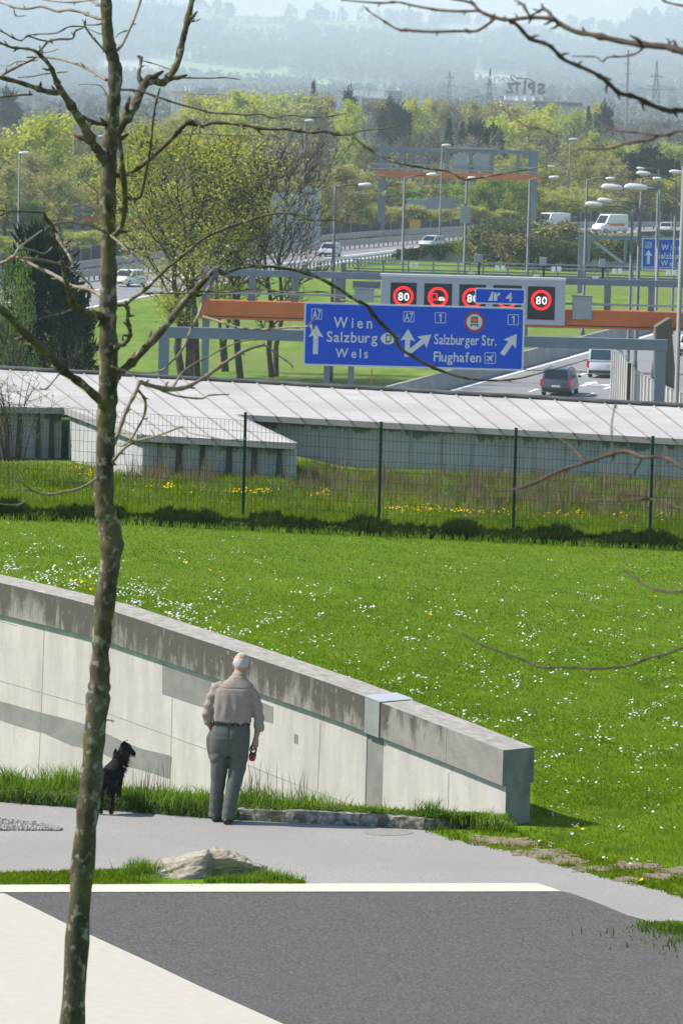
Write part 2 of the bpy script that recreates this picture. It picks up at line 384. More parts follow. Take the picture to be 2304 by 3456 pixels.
M['fence_green'] = simple('dark_green_coated_wire', (.012, .05, .035), .5)
M['bark'] = noisy('lichened_bark', [(.30, (.030, .023, .014)), (.46, (.075, .058, .036)), (.58, (.14, .115, .075)), (.68, (.36, .34, .27))], 9, 7, .9, bmp=.7, bdist=.02, stretch=(1, 1, .8), second=(4.5, (.075, .062, .012), .55, .68))
def mk_bark():
    m, t, b = newmat('lichened_bark'); f = noise(t, 10, 7, .65, stretch=(1, 1, .7)); c = ramp(t, f, [(.34, (.028, .022, .013)), (.5, (.07, .056, .035)), (.66, (.14, .115, .075))])
    mo = ramp(t, noise(t, 5, 4, .6), [(.52, (0, 0, 0)), (.62, (.8, .8, .8))]); c = mixc(t, mo, c, (.095, .082, .018))
    li = ramp(t, noise(t, 21, 4, .65, stretch=(1, 1, .75)), [(.545, (0, 0, 0)), (.64, (.9, .9, .9))]); c = mixc(t, li, c, (.27, .255, .20))
    t.links.new(c, b.inputs['Base Color']); b.inputs['Roughness'].default_value = .9; bump(t, b, f, .8, .02); return m
M['bark'] = mk_bark()
M['twig'] = noisy('pale_twig_bark', [(.3, (.13, .10, .075)), (.55, (.24, .19, .145)), (.75, (.36, .30, .24))], 12, 5, .7, second=(3.0, (.13, .085, .02), .6, .7))
M['twig2'] = noisy('grey_brown_twig_bark', [(.3, (.05, .036, .032)), (.7, (.12, .09, .078))], 12, 5, .75)
M['far_bark'] = noisy('far_bark', [(.3, (.05, .042, .034)), (.7, (.11, .095, .075))], 3, 3, .9)
M['dark_bark'] = noisy('dark_tree_bark', [(.3, (0.037, 0.031, 0.024)), (.7, (0.102, 0.085, 0.065))], 3, 3, .9)
M['bare_twigs'] = noisy('bare_twig_mass', [(.3, (0.102, 0.085, 0.064)), (.7, (0.187, 0.162, 0.119))], .4, 3, .9)
M['grey_twigs'] = noisy('grey_twig_mass', [(.3, (.17, .155, .13)), (.7, (.28, .265, .22))], .4, 3, .9)
M['leaf_yellow'] = leafmat('young_yellow_green_leaves', (.42, .45, .04), (.62, .63, .08), .5, .3, .12)
M['leaf_clump'] = leafmat('olive_yellow_young_leaves', (.38, .40, .06), (.54, .55, .09), .5, .3, .05)
M['leaf_mid'] = leafmat('young_olive_green_leaves', (.30, .32, .065), (.47, .48, .10), .45, .3, .2)
M['leaf_green'] = leafmat('fresh_green_leaves', (.19, .28, .035), (.31, .41, .06), .45, .3, .2)
M['leaf_olive'] = leafmat('pale_olive_buds', (.31, .30, .10), (.46, .43, .15), .4, .3, .2)
M['needles'] = leafmat('dark_needles', (.012, .026, .016), (.032, .053, .03), .15, .4, .2)
M['needles_dark'] = leafmat('very_dark_needles', (.008, .020, .012), (.024, .042, .024), .1, .4, .05)
M['leaf_dark'] = leafmat('dark_shrub_leaves', (0.063, 0.105, 0.028), (0.140, 0.182, 0.056), .3, .4, .2)
M['leaf_bright'] = leafmat('pale_fresh_leaves', (.13, .22, .05), (.28, .38, .12), .45, .8, .0)
M['grass'] = leafmat('grass_blades', (.112, .177, .003), (.20, .275, .008), .5, .5, 0)
M['grass_dark'] = leafmat('tall_dark_grass', (.012, .028, .005), (.045, .065, .012), .25, 1.0, 0)  # shaded front of the fence fringe painted in as dark green
M['grass_tuft'] = leafmat('bright_tuft_grass', (0.115, 0.218, 0.014), (0.253, 0.391, 0.046), .45, 1.5, 0)
M['straw'] = leafmat('dry_stalks', (0.152, 0.120, 0.072), (0.272, 0.216, 0.136), .3, 1.0, 0)
M['weed'] = leafmat('low_weed_leaves', (0.088, 0.152, 0.016), (0.160, 0.240, 0.036), .4, 2.0, 0)
M['daisy'] = leafmat('daisy_petals', (0.720, 0.720, 0.720), (0.774, 0.774, 0.774), .2, 1, 0)
M['dandelion'] = leafmat('dandelion_heads', (.75, .50, .01), (.85, .62, .02), .2, 1, 0)
M['galv'] = noisy('blue_grey_steel', [(.3, (.15, .185, .235)), (.7, (.20, .24, .295))], .8, 4, .55, metal=.15)
M['galv_light'] = noisy('pale_grey_steel', [(.3, (.27, .29, .33)), (.7, (.34, .365, .405))], .8, 4, .5, metal=.15)
M['pole'] = noisy('weathered_lamp_pole', [(.3, (.075, .09, .105)), (.7, (.11, .13, .145))], .8, 3, .6, metal=.1); M['pole_light'] = noisy('pale_lamp_pole', [(.3, (.15, .16, .155)), (.7, (.20, .21, .20))], .8, 3, .6)
M['housing'] = simple('display_housing_paint', (.40, .425, .50), .5)
M['alu'] = simple('bright_aluminium', (.62, .63, .66), .4, .4)
M['old_wall'] = noisy('old_brown_concrete', [(.3, (.10, .09, .075)), (.7, (.20, .18, .15))], .8, 7, .9, stretch=(1, 1, .4))
M['orange'] = noisy('rust_orange_beam_paint', [(.3, (.55, .13, .025)), (.7, (.66, .165, .035))], .7, 4, .6)
M['sign_blue'] = simple('sign_blue', (.005, .078, .60), .5, 0, .1)
M['sign_white'] = simple('sign_white_reflective', (.62, .66, .66), .5)
M['sign_back'] = simple('sign_grey_back', (.33, .36, .38), .6)
M['sign_red'] = simple('sign_red', (.42, .012, .02), .5)
M['sign_orange'] = simple('sign_orange', (.75, .14, .02), .5)
M['black'] = simple('black', (.008, .009, .010), .5)
M['screen'] = simple('display_black', (.004, .006, .009), .4)
def emit(name, col, s):
    m, t, b = newmat(name); b.inputs['Base Color'].default_value = (0, 0, 0, 1); b.inputs['Emission Color'].default_value = (*col, 1); b.inputs['Emission Strength'].default_value = s; return m
M['led_red'] = emit('red_led', (1.0, .012, .02), 1.3)
M['led_white'] = emit('white_led', (1.0, .97, .92), .95)
M['lamp_shell'] = simple('lamp_housing', (.62, .61, .62), .4)
M['flood_white'] = simple('floodlight_glass', (.86, .86, .88), .25)
M['lamp_lens'] = simple('lamp_lens_amber', (.55, .40, .18), .3)
M['concrete'] = noisy('motorway_concrete', [(.3, (.28, .275, .26)), (.7, (.40, .39, .37))], .5, 6, .9, second=(.2, (.22, .22, .20), .5, .8))
M['concrete_pale'] = noisy('pale_barrier_concrete', [(.3, (.52, .51, .48)), (.7, (.64, .63, .60))], .6, 6, .9)
M['barrier_dark'] = noisy('dark_noise_barrier', [(.3, (.055, .05, .045)), (.7, (.10, .09, .08))], .5, 5, .9)
M['rail'] = noisy('grey_guard_rail', [(.3, (0.273, 0.247, 0.231)), (.7, (0.378, 0.347, 0.326))], .5, 4, .7)
M['rail_white'] = simple('white_rail', (.7, .7, .68), .6)
M['yellow'] = simple('yellow_panel', (.60, .40, .01), .7)
M['glass_dark'] = simple('car_glass', (.012, .018, .022), .08, 0, .6)
M['glass_teal'] = simple('tinted_car_glass', (.02, .06, .075), .08, 0, .6)
M['tyre'] = simple('tyre', (.012, .012, .012), .9)
M['rim'] = simple('wheel_rim', (.45, .45, .46), .4, .6)
M['trim'] = simple('black_plastic', (.02, .02, .022), .6)
M['tail_red'] = simple('tail_light', (.55, .02, .015), .25)
M['plate'] = simple('number_plate', (.7, .7, .7), .5)
M['headlight'] = simple('headlight_glass', (.75, .77, .8), .15)
def carpaint(n, c, r=.3): return simple(n, c, r, 0.0, .6)
M['car_grey'] = carpaint('grey_blue_car_paint', (.065, .085, .12)); M['car_white'] = carpaint('white_car_paint', (.72, .72, .74)); M['car_silver'] = carpaint('silver_car_paint', (.42, .44, .45))
M['car_blue'] = carpaint('blue_car_paint', (.02, .07, .32)); M['car_green'] = carpaint('dark_green_car_paint', (.015, .04, .035))
M['skin'] = noisy('skin', [(.3, (.34, .20, .15)), (.7, (.40, .25, .195))], 12, 4, .55)
M['hair'] = noisy('short_white_hair', [(.3, (.40, .35, .345)), (.7, (.58, .55, .555))], 60, 5, .8, bmp=.4, bdist=.004)
M['shirt'] = noisy('taupe_shirt_cotton', [(.3, (.275, .232, .198)), (.7, (.32, .272, .234))], 30, 4, .9)
M['trousers'] = noisy('grey_green_trouser_cloth', [(.3, (0.089, 0.098, 0.089)), (.7, (0.115, 0.123, 0.115))], 25, 4, .9)
M['leather'] = simple('black_leather', (.012, .012, .014), .45)
M['red_plastic'] = simple('red_plastic', (.42, .02, .025), .35)
M['fur'] = noisy('black_dog_fur', [(.3, (.008, .008, .009)), (.7, (.028, .026, .026))], 20, 5, .75)
M['fur_tan'] = simple('tan_fur', (.28, .17, .09), .8); M['fur_white'] = simple('white_fur', (.6, .58, .55), .8)
M['facade'] = simple('apricot_render', (.85, .60, .40), .9); M['facade_white'] = simple('white_render', (.85, .86, .86), .9); M['facade_grey'] = simple('grey_render', (.46, .48, .50), .9)  # apricot and white brightened to stand in for sunlight on the fronts
M['roof_brown'] = simple('brown_flat_roof', (.20, .16, .14), .9); M['win_far'] = simple('far_window', (.10, .13, .16), .3)
M['pylon'] = simple('pylon_steel', (.17, .18, .19), .7)
# ------------------------------------------------------------------ ground sheet
def grid_sheet(name, xs, ys, zf, mats, matf=None, smooth=True):
    X, Y = np.meshgrid(xs, ys); Z = zf(X, Y); n = len(xs)
    V = np.stack([X.ravel(), Y.ravel(), Z.ravel()], 1)
    i = np.arange(len(ys) - 1)[:, None] * n + np.arange(n - 1)[None, :]
    Fq = np.stack([i, i + 1, i + n + 1, i + n], -1).reshape(-1, 4)
    me = fastmesh(name, V, Fq, smooth); o = link(name, me, mats)
    if matf is not None:
        cx = V[Fq].mean(1); me.polygons.foreach_set('material_index', matf(cx[:, 0], cx[:, 1]).astype(np.int32))
    return o
gxs = np.concatenate([np.linspace(-1300, -60, 26), np.linspace(-50, -14, 19), np.linspace(-12, 14, 66), np.linspace(16, 50, 18), np.linspace(60, 1300, 26)])
gys = np.concatenate([np.linspace(-60, 0, 9), np.linspace(2, 46, 45), np.linspace(46.5, 100, 120), np.linspace(101, 126, 40), np.linspace(140, 640, 34), np.linspace(660, 1500, 22)])
def gmat(x, y):
    return np.where(y < 84.5, 0, np.where(y < 116, 1, np.where(y < np.interp(x, [-45, -22, 10, 45, 60], [505, 530, 625, 690, 700]), 2, 3)))
tag(grid_sheet('ground', gxs, gys, Zg, [M['lawn'], M['meadow'], M['verge'], M['forest_floor']], gmat), kind='structure')

def flat(name, px, mat, z, kind='structure'):
    bm = bmesh.new(); vs = [bm.verts.new(G(x, y, z)) for x, y in px]; f = bm.faces.new(vs)
    bm.normal_update()
    if f.normal.z < 0: f.normal_flip()
    bmesh.ops.triangulate(bm, faces=[f]); me = bpy.data.meshes.new(name); bm.to_mesh(me); bm.free()
    o = link(name, me, mat); tag(o, kind=kind); return o
PATH_TOP = [(-700, 2672), (-200, 2694), (0, 2706), (380, 2736), (820, 2770), (1200, 2788), (1430, 2802), (1500, 2826), (1640, 2855), (1700, 2868), (1780, 2884), (1860, 2912), (1985, 2946), (2150, 2985), (2304, 3028), (2600, 3108), (3000, 3225), (3800, 3400), (4600, 3560)]
def rough(pts, a, b, amp, seed):
    """irregular edge between indices a..b of a polyline of photo points"""
    r = random.Random(seed); out = []
    for i in range(len(pts) - 1):
        out.append(pts[i])
        if a <= i < b:
            n = max(2, int(abs(pts[i + 1][0] - pts[i][0]) / 22))
            for k in range(1, n):
                t = k / n; out.append((pts[i][0] + (pts[i + 1][0] - pts[i][0]) * t, pts[i][1] + (pts[i + 1][1] - pts[i][1]) * t + r.uniform(-amp, amp)))
    out.append(pts[-1]); return out
flat('path', rough(PATH_TOP, 6, 15, 5, 3) + [(4600, 3640), (3000, 3262), (2400, 3118), (2200, 3113), (2100, 3084), (1890, 3017), (0, 3022), (-700, 3022)], M['path'], .004)
flat('dark_pavement', rough([(-30, 2994), (15, 3013), (1890, 3007), (1925, 3014), (2000, 3041), (2100, 3082), (2304, 3165), (2750, 3350), (3500, 3640), (3500, 3705), (1480, 3705), (948, 3455), (660, 3322), (478, 3237), (222, 3119), (105, 3061)][1:], 9, 16, 1.6, 12), M['plaza'], .008)
flat('white_paving', [(15, 3014), (110, 3060), (228, 3119), (316, 3160), (485, 3238), (669, 3326), (955, 3455), (1490, 3705), (-1100, 3705), (-1100, 3012)], M['paint'], .012)
flat('cream_strip', [(-1100, 2992), (0, 2986), (900, 2982), (1808, 2980), (1850, 2992), (1893, 3008), (900, 3009), (-1100, 3013)], M['cream'], .0145)
flat('grass_island', rough([(-600, 2955), (0, 2944), (345, 2933), (640, 2926), (870, 2948), (1035, 2973)], 0, 5, 3, 4) + [(900, 2984), (0, 2988), (-600, 2990)], M['lawn'], .007)
# bare trodden soil along the lawn edge
SOIL = [(1650, 2832, 62, 10), (1745, 2842, 85, 13), (1830, 2880, 85, 15), (1905, 2905, 65, 12), (1990, 2932, 60, 9), (2140, 2922, 70, 10), (2215, 2958, 60, 10), (2300, 2938, 70, 11), (2120, 2968, 45, 7), (2380, 3010, 80, 12)]
def mk_soil():
    r = np.random.default_rng(5); V = []; Fq = []
    for cx, cy, w, h in SOIL:
        n = int(w * h * .16); x = r.normal(cx, w * .5, n); y = r.normal(cy, h * .5, n)
        for a, b in zip(x, y):
            g = G(a, b, .0045 + .004 * r.random()); k = 7; q = r.uniform(.012, .06); e = len(V); ph = r.uniform(0, 6)
            V += [(g.x + q * r.uniform(.6, 1.2) * math.cos(ph + t * 2 * math.pi / k), g.y + q * 1.3 * r.uniform(.6, 1.2) * math.sin(ph + t * 2 * math.pi / k), g.z) for t in range(k)]; Fq.append([e + t for t in range(k)])
    tag(link('bare_soil', fastmesh('bare_soil', np.array(V), np.array(Fq)), M['earth']), kind='stuff')
mk_soil()
def off_soil(x, y, rng, keep=.12):
    e = np.ones(len(x))
    for cx, cy, w, h in SOIL: e = np.minimum(e, np.clip((((x - cx) / w) ** 2 + ((y - cy) / h) ** 2) ** .5 - .35, keep * .3, 1))
    return rng.random(len(x)) < np.clip(e, keep * .3, 1) ** 1.3
flat('manhole_cover', [(1310 + 85 * math.cos(k * .39), 2808 + 12 * math.sin(k * .39)) for k in range(16)], noisy('sandy_iron', [(.3, (.235, .22, .195)), (.7, (.30, .285, .255))], 12, 4, .8), .007)

# ------------------------------------------------------------------ retaining wall with cap
def wall_hit(px, py, back=0.0):
    d = ray(px, py); o = Vector((WB.x + WNB.x * back, WB.y + WNB.y * back))
    t = (WNB.x * o.x + WNB.y * o.y) / (WNB.x * d.x + WNB.y * d.y); p = Vector((d.x * t, t, CAMZ + d.z * t))
    s = (p.x - o.x) * WDIR.x + (p.y - o.y) * WDIR.y
    return s, p.z
TOPPX = [(-760, 1810), (-420, 1880), (-200, 1922), (0, 1966), (316, 2041), (551, 2118), (800, 2200), (1000, 2268), (1152, 2320), (1229, 2350), (1505, 2456), (1697, 2532)]
prof = sorted(wall_hit(x, y) for x, y in TOPPX)
ps = np.array([p[0] for p in prof]); pz = np.array([p[1] for p in prof])
def topz(s): return float(np.interp(s, ps, pz))
SMAX = ps[-1]; SMIN = ps[0]
def wpt(s, off, z): return Vector((WB.x + WDIR.x * s + WNB.x * off, WB.y + WDIR.y * s + WNB.y * off, z))
CAPH, CAPT, OVF, OVB = .372, .44, .055, .04
wall = wthing('retaining_wall', wpt(0, .2, 0), 'pale concrete retaining wall with a streaked dark cap stepping down beside the path', 'wall')
def slab(name, ss, off0, off1, zt, zb, mat, parent, matend=None, mattop=None):
    """wall body following the sloping top; u along, v down from the top; end and top may differ"""
    V = []; Fc = []; UVs = []; mi = []
    def quad(a, ua, m):
        b = len(V); V.extend(a); Fc.append([b, b + 1, b + 2, b + 3]); UVs.extend(ua); mi.append(m)
    for a, b in zip(ss[:-1], ss[1:]):
        za, zbb = zt(a), zt(b); la, lb = zb(a), zb(b)
        quad([wpt(b, off0, lb), wpt(a, off0, la), wpt(a, off0, za), wpt(b, off0, zbb)], [(b, zbb - lb), (a, za - la), (a, 0), (b, 0)], 0)
        quad([wpt(a, off1, la), wpt(b, off1, lb), wpt(b, off1, zbb), wpt(a, off1, za)], [(a, za - la), (b, zbb - lb), (b, 0), (a, 0)], 0)
        quad([wpt(b, off0, zbb), wpt(a, off0, za), wpt(a, off1, za), wpt(b, off1, zbb)], [(b, 0), (a, 0), (a, .4), (b, .4)], 2 if mattop else 0)
        quad([wpt(a, off0, la), wpt(b, off0, lb), wpt(b, off1, lb), wpt(a, off1, la)], [(a, 0), (b, 0), (b, .4), (a, .4)], 0)
    for s, fl in ((ss[0], 1), (ss[-1], 0)):
        q = [wpt(s, off0, zb(s)), wpt(s, off1, zb(s)), wpt(s, off1, zt(s)), wpt(s, off0, zt(s))]
        quad(q if fl else q[::-1], [(0, 0), (.4, 0), (.4, .8), (0, .8)], 1 if matend else 0)
    me = bpy.data.meshes.new(name); o0 = wall.location
    me.from_pydata([tuple(v - o0) for v in V], [], Fc); uvl = me.uv_layers.new(name='UVMap')
    for l, uv in zip(me.loops, range(len(V))): uvl.data[l.index].uv = UVs[l.vertex_index]
    me.polygons.foreach_set('material_index', mi)
    mats = [mat, matend or mat, mattop or mat]
    return link(name, me, mats, parent)
sj = [wall_hit(1281, 2370)[0], wall_hit(1232, 2352)[0]]      # movement joint between two wall lengths
SLO = ps[0]; ss_r = [SLO] + list(np.linspace(SLO + .35, sj[0] - .02, 4)); ss_l = [sj[1] + .02] + list(np.linspace(sj[1] + .5, SMAX, 22))
zcb = lambda s: topz(s) - CAPH
gb = lambda s: -1.2
for ss in (ss_r, ss_l):
    slab('cap', ss, 0, CAPT, topz, zcb, M['cap'], wall, M['wallend'], M['captop'])
    slab('wall_panel', ss, OVF, CAPT - OVB, lambda s: zcb(s) - .003, gb, M['wall'], wall, M['wallend'])
# movement joint: folded sheet over the cap, recessed filler below
mb = MB(); a, b = sj
q0 = [wpt(a, -.006, zcb(a) - .01), wpt(b, -.006, zcb(b) - .01), wpt(b, -.006, topz(b) + .006), wpt(a, -.006, topz(a) + .006)]
mb.prism(q0, (WNB.x * .06, WNB.y * .06, 0))
mb.build('joint_cover', M['steel_sheet'], wall)
mb = MB(); q0 = [wpt(a - .02, -.012, topz(a) + .004), wpt(b + .02, -.012, topz(b) + .008), wpt(b + .02, CAPT + .02, topz(b) + .008), wpt(a - .02, CAPT + .02, topz(a) + .004)]
mb.prism(q0, (0, 0, .006)); mb.build('joint_top_plate', M['alu'], wall)
mb = MB(); m_ = a + (b - a) * .55
mb.prism([wpt(a - .018, .062, -.6), wpt(b + .018, .062, -.6), wpt(b + .018, .062, zcb(b) - .01), wpt(a - .018, .062, zcb(a) - .01)], (WNB.x * .1, WNB.y * .1, 0))
mb.build('joint_filler', M['patch'], wall)
# formwork joints and mortar repairs on the pale panels
def on_wall(px, off): s, z = wall_hit(px[0], px[1], off); return wpt(s, off, z)
def patch(name, pts, mat, off=OVF - .003, th=.004):
    mb = MB(); mb.prism([on_wall(p, off) for p in pts], (WNB.x * th, WNB.y * th, 0)); return mb.build(name, mat, wall)
patch('repair_patch', [(548, 2240), (600, 2262), (712, 2300), (705, 2392), (640, 2373), (580, 2352), (548, 2342)], M['patch'])
patch('repair_patch', [(878, 2368), (922, 2386), (921, 2441), (886, 2432), (884, 2400), (876, 2395)], M['patch'])
patch('repair_patch', [(993, 2476), (1005, 2481), (1004, 2512), (992, 2507)], M['patch'])
patch('repair_patch', [(-300, 2290), (0, 2366), (130, 2402), (270, 2438), (360, 2476), (410, 2500), (480, 2528), (568, 2548), (580, 2556), (572, 2628), (500, 2605), (430, 2585), (330, 2535), (240, 2515), (150, 2475), (60, 2450), (0, 2430), (-300, 2350)], M['patch'])
mb = MB()
def joint(pts, w=.006):
    for p, q in zip(pts[:-1], pts[1:]):
        mb.bar(on_wall(p, OVF - .001), on_wall(q, OVF - .001), w, .004, up=(WNB.x, WNB.y, 0))
joint([(150, 2125), (140, 2400), (128, 2660)]); joint([(582, 2345), (578, 2500), (574, 2700)]); joint([(1081, 2440), (1076, 2560), (1070, 2700)]); joint([(1513, 2610), (1510, 2760)])
joint([(-300, 2222), (0, 2297), (290, 2380), (500, 2457), (713, 2534), (838, 2583), (960, 2632), (1152, 2704), (1230, 2735)])
joint([(640, 2650), (800, 2715)]); joint([(0, 2096), (60, 2112)])
mb.build('formwork_joint', M['joint'], wall)
sc_ = wall_hit(1505, 2456)[0]
mb = MB(); mb.bar(wpt(sc_, -.001, topz(sc_)), wpt(sc_, -.001, zcb(sc_)), .012, .004, up=(WNB.x, WNB.y, 0)); mb.build('cap_joint', M['joint'], wall)

# ------------------------------------------------------------------ kerb and planted strip
KL = [(-700, 2672), (-200, 2694), (0, 2706), (380, 2736), (820, 2770), (1200, 2788), (1430, 2802)]
kp = [G(x, y, 0) for x, y in KL]
def along(poly, d):
    for a, b in zip(poly[:-1], poly[1:]):
        L = (b - a).length
        if d <= L: return a + (b - a) * (d / L), (b - a) / L
        d -= L
    return poly[-1], (poly[-1] - poly[-2]).normalized()
tot = sum((b - a).length for a, b in zip(kp[:-1], kp[1:]))
mb = MB(); d = 0; r = random.Random(8)
while d < tot - .05:
    L = min(r.uniform(.75, 1.15), tot - d); p, _ = along(kp, d + .003); q, _ = along(kp, d + L - .003)
    t = (q - p).normalized(); n = Vector((-t.y, t.x, 0)); h = .118 + r.uniform(-.008, .008); off = r.uniform(-.008, .008)
    a = p + n * off; b = q + n * (off + r.uniform(-.006, .006))
    prev = None; k = 9; rings = []
    for i in range(k + 1):
        c = a + (b - a) * (i / k); j = lambda s=.009: r.uniform(-s, s)
        rings.append([c + n * j() + Vector((0, 0, -.1)), c + n * j() + Vector((0, 0, h * .5)), c + n * (.012 + j()) + Vector((0, 0, h + j(.007))), c + n * (.16 + j()) + Vector((0, 0, h + j(.007))), c + n * .17 + Vector((0, 0, -.1))])
    mb.loft(rings); d += L
p = kp[-1]; q = G(1600, 2786, 0); t = (q - p).normalized(); n = Vector((-t.y, t.x, 0))
mb.hexa([p + Vector((0, 0, -.1)), p + Vector((0, 0, .112)), p + n * .15 + Vector((0, 0, .112)), p + n * .15 + Vector((0, 0, -.1))], [q + Vector((0, 0, -.1)), q + Vector((0, 0, .07)), q + n * .15 + Vector((0, 0, .07)), q + n * .15 + Vector((0, 0, -.1))])
tag(mb.build('kerb', M['kerbstone']), kind='structure')
bm = bmesh.new()
def strip_z(s): return 0.06 - .70 * max(0, min(1.4, s / WLEN))
front = [p + Vector((0, .1, .095)) for p in kp] + [q + Vector((-.05, .1, .06))]
backs = []
for p in front:
    s = (p.x - WB.x) * WDIR.x; s = (WB.x - p.x) / -WDIR.x
    backs.append(wpt(max(SLO + .02, s), OVF + .02, strip_z(s)))
for i in range(len(front) - 1):
    vs = [bm.verts.new(v) for v in (front[i], front[i + 1], backs[i + 1], backs[i])]; bm.faces.new(vs)
bmesh.ops.recalc_face_normals(bm, faces=bm.faces)
me = bpy.data.meshes.new('verge_strip'); bm.to_mesh(me); bm.free(); tag(link('verge', me, M['lawn']), kind='structure')

# ------------------------------------------------------------------ grass
def blades_geo(pts, h, w, lean, rng, curl=False):
    n = len(pts); a = rng.uniform(0, 2 * np.pi, n); dx, dy = np.cos(a) * w / 2, np.sin(a) * w / 2
    la = rng.uniform(0, 2 * np.pi, n); lm = lean * rng.uniform(.1, 1, n) * h
    lx, ly = np.cos(la) * lm, np.sin(la) * lm; z0 = pts[:, 2] - .006
    if not curl:
        V = np.empty((n, 3, 3)); V[:, 0] = np.stack([pts[:, 0] - dx, pts[:, 1] - dy, z0], 1); V[:, 1] = np.stack([pts[:, 0] + dx, pts[:, 1] + dy, z0], 1)
        V[:, 2] = np.stack([pts[:, 0] + lx, pts[:, 1] + ly, pts[:, 2] + h], 1)
        return V.reshape(-1, 3), np.arange(n * 3).reshape(-1, 3)
    V = np.empty((n, 5, 3)); m = .6
    V[:, 0] = np.stack([pts[:, 0] - dx, pts[:, 1] - dy, z0], 1); V[:, 1] = np.stack([pts[:, 0] + dx, pts[:, 1] + dy, z0], 1)
    V[:, 2] = np.stack([pts[:, 0] + dx * .8 + lx * .35, pts[:, 1] + dy * .8 + ly * .35, pts[:, 2] + h * m], 1); V[:, 3] = np.stack([pts[:, 0] - dx * .8 + lx * .35, pts[:, 1] - dy * .8 + ly * .35, pts[:, 2] + h * m], 1)
    V[:, 4] = np.stack([pts[:, 0] + lx, pts[:, 1] + ly, pts[:, 2] + h], 1)
    b = np.arange(n)[:, None] * 5
    Ft = np.concatenate([b + np.array([0, 1, 2]), b + np.array([0, 2, 3]), b + np.array([3, 2, 4])])
    return V.reshape(-1, 3), Ft
def stuff(name, V, Ft, mat):
    return tag(link(name, fastmesh(name, V, Ft), mat), kind='stuff')
tpx = np.array([p[0] for p in TOPPX]); tpy = np.array([p[1] for p in TOPPX])
ptx = np.array([p[0] for p in PATH_TOP]); pty = np.array([p[1] for p in PATH_TOP])
FBASE = lambda x: 1732 + (x - 0) * .0465     # photo height of the foot of the wire fence
def lawn_px(rng, n, y0off=0):
    x = rng.uniform(-600, 3600, n); y = rng.uniform(1700, 3200, n)
    lim = np.where(x < 1700, np.interp(x, tpx, tpy) - 14, np.interp(x, ptx, pty) + 4)
    lim = np.where((x >= 1700) & (x < 1798), np.where(y < 2800, 2522, lim), lim)
    ok = (y < lim) & (y > FBASE(x) + y0off); return x[ok], y[ok]
rng = np.random.default_rng(7)
x, y = lawn_px(rng, 520000); k_ = off_soil(x, y, rng); x, y = x[k_], y[k_]; X, Y, Z = GT(x, y)
pts = np.stack([X, Y, Z], 1); n = len(pts)
V, Ft = blades_geo(pts, rng.uniform(.014, .036, n), .012 * (Y / 50), 1.1, rng); stuff('lawn_grass', V, Ft, M['grass'])
# lusher tufts in the lawn
tc = [(1230, 1997, 60), (1410, 2012, 55), (1770, 2410, 70), (1990, 2700, 90), (1640, 2690, 60), (2080, 2740, 80), (2200, 2300, 50), (1480, 2250, 50), (300, 1905, 50), (1900, 2830, 60), (2100, 2870, 70)]
T = []
for cx, cy, w in tc:
    k = 320; T.append(np.stack([rng.normal(cx, w * .6, k), rng.normal(cy, w * .15, k)], 1))
T = np.concatenate(T); ok = T[:, 1] < np.where(T[:, 0] < 1795, np.interp(T[:, 0], tpx, tpy) - 12, 3000); T = T[ok]
X, Y, Z = GT(T[:, 0], T[:, 1]); pts = np.stack([X, Y, Z], 1)
V, Ft = blades_geo(pts, rng.uniform(.025, .06, len(pts)), .012, .8, rng); stuff('lawn_tufts', V, Ft, M['grass_tuft'])
# daisies
x, y = lawn_px(rng, 100000, 30)
dens = nzn(x * .012, y * .03, 1) * .5 + nzn(x * .03 + 9, y * .09, 1) * .5
base = np.interp(y, [1780, 1880, 2050, 2400, 2700, 2850], [.02, .05, .16, .20, .12, .02])
left = np.exp(-((x - 330) / 420) ** 2 - ((y - (1960 + x * .18)) / 75) ** 2) * 1.0
keep = rng.random(len(x)) < np.clip((dens * .9 + .25), 0, 1) * base * .8 + left * np.clip(dens * .7 + .4, 0, 1) * .8
x, y = x[keep], y[keep]
rep = rng.integers(1, 5, len(x)); x = np.repeat(x, rep) + rng.normal(0, 11, rep.sum()); y = np.repeat(y, rep) + rng.normal(0, 3.2, rep.sum())
lim = np.where(x < 1795, np.interp(x, tpx, tpy) - 12, np.interp(x, ptx, pty) - 40); ok = y < lim; x, y = x[ok], y[ok]
def flowers(name, x, y, r, hgt, mat, rng, tilt=.5):
    X, Y, Z = GT(x, y); n = len(X); k = 6
    a = np.arange(k) * 2 * np.pi / k; rr_ = r * rng.uniform(.7, 1.25, n); tx, ty = rng.normal(0, tilt, n), rng.normal(-.12, tilt, n); h = hgt * rng.uniform(.7, 1.3, n)
    px_ = np.cos(a)[None] * rr_[:, None]; py_ = np.sin(a)[None] * rr_[:, None]
    V = np.stack([X[:, None] + px_, Y[:, None] + py_, (Z + h)[:, None] - px_ * tx[:, None] + py_ * (-ty)[:, None]], -1).reshape(-1, 3)
    Fq = np.arange(n * k).reshape(n, k)
    stuff(name, V, Fq, mat)
flowers('daisies', x, y, .0125, .05, M['daisy'], rng, .3)
x, y = lawn_px(rng, 1500, 60); s = rng.random(len(x)) < .05; flowers('lawn_dandelions', x[s], y[s], .022, .06, M['dandelion'], rng)
xs_ = np.concatenate([rng.normal(250, 30, 8), rng.normal(330, 60, 5), [1688, 1742, 1540, 1480]]); ys_ = np.concatenate([rng.normal(1975, 6, 8), rng.normal(2000, 6, 5), [2471, 2488, 2058, 1868]])
flowers('lawn_dandelions', xs_, ys_, .017, .06, M['dandelion'], rng)
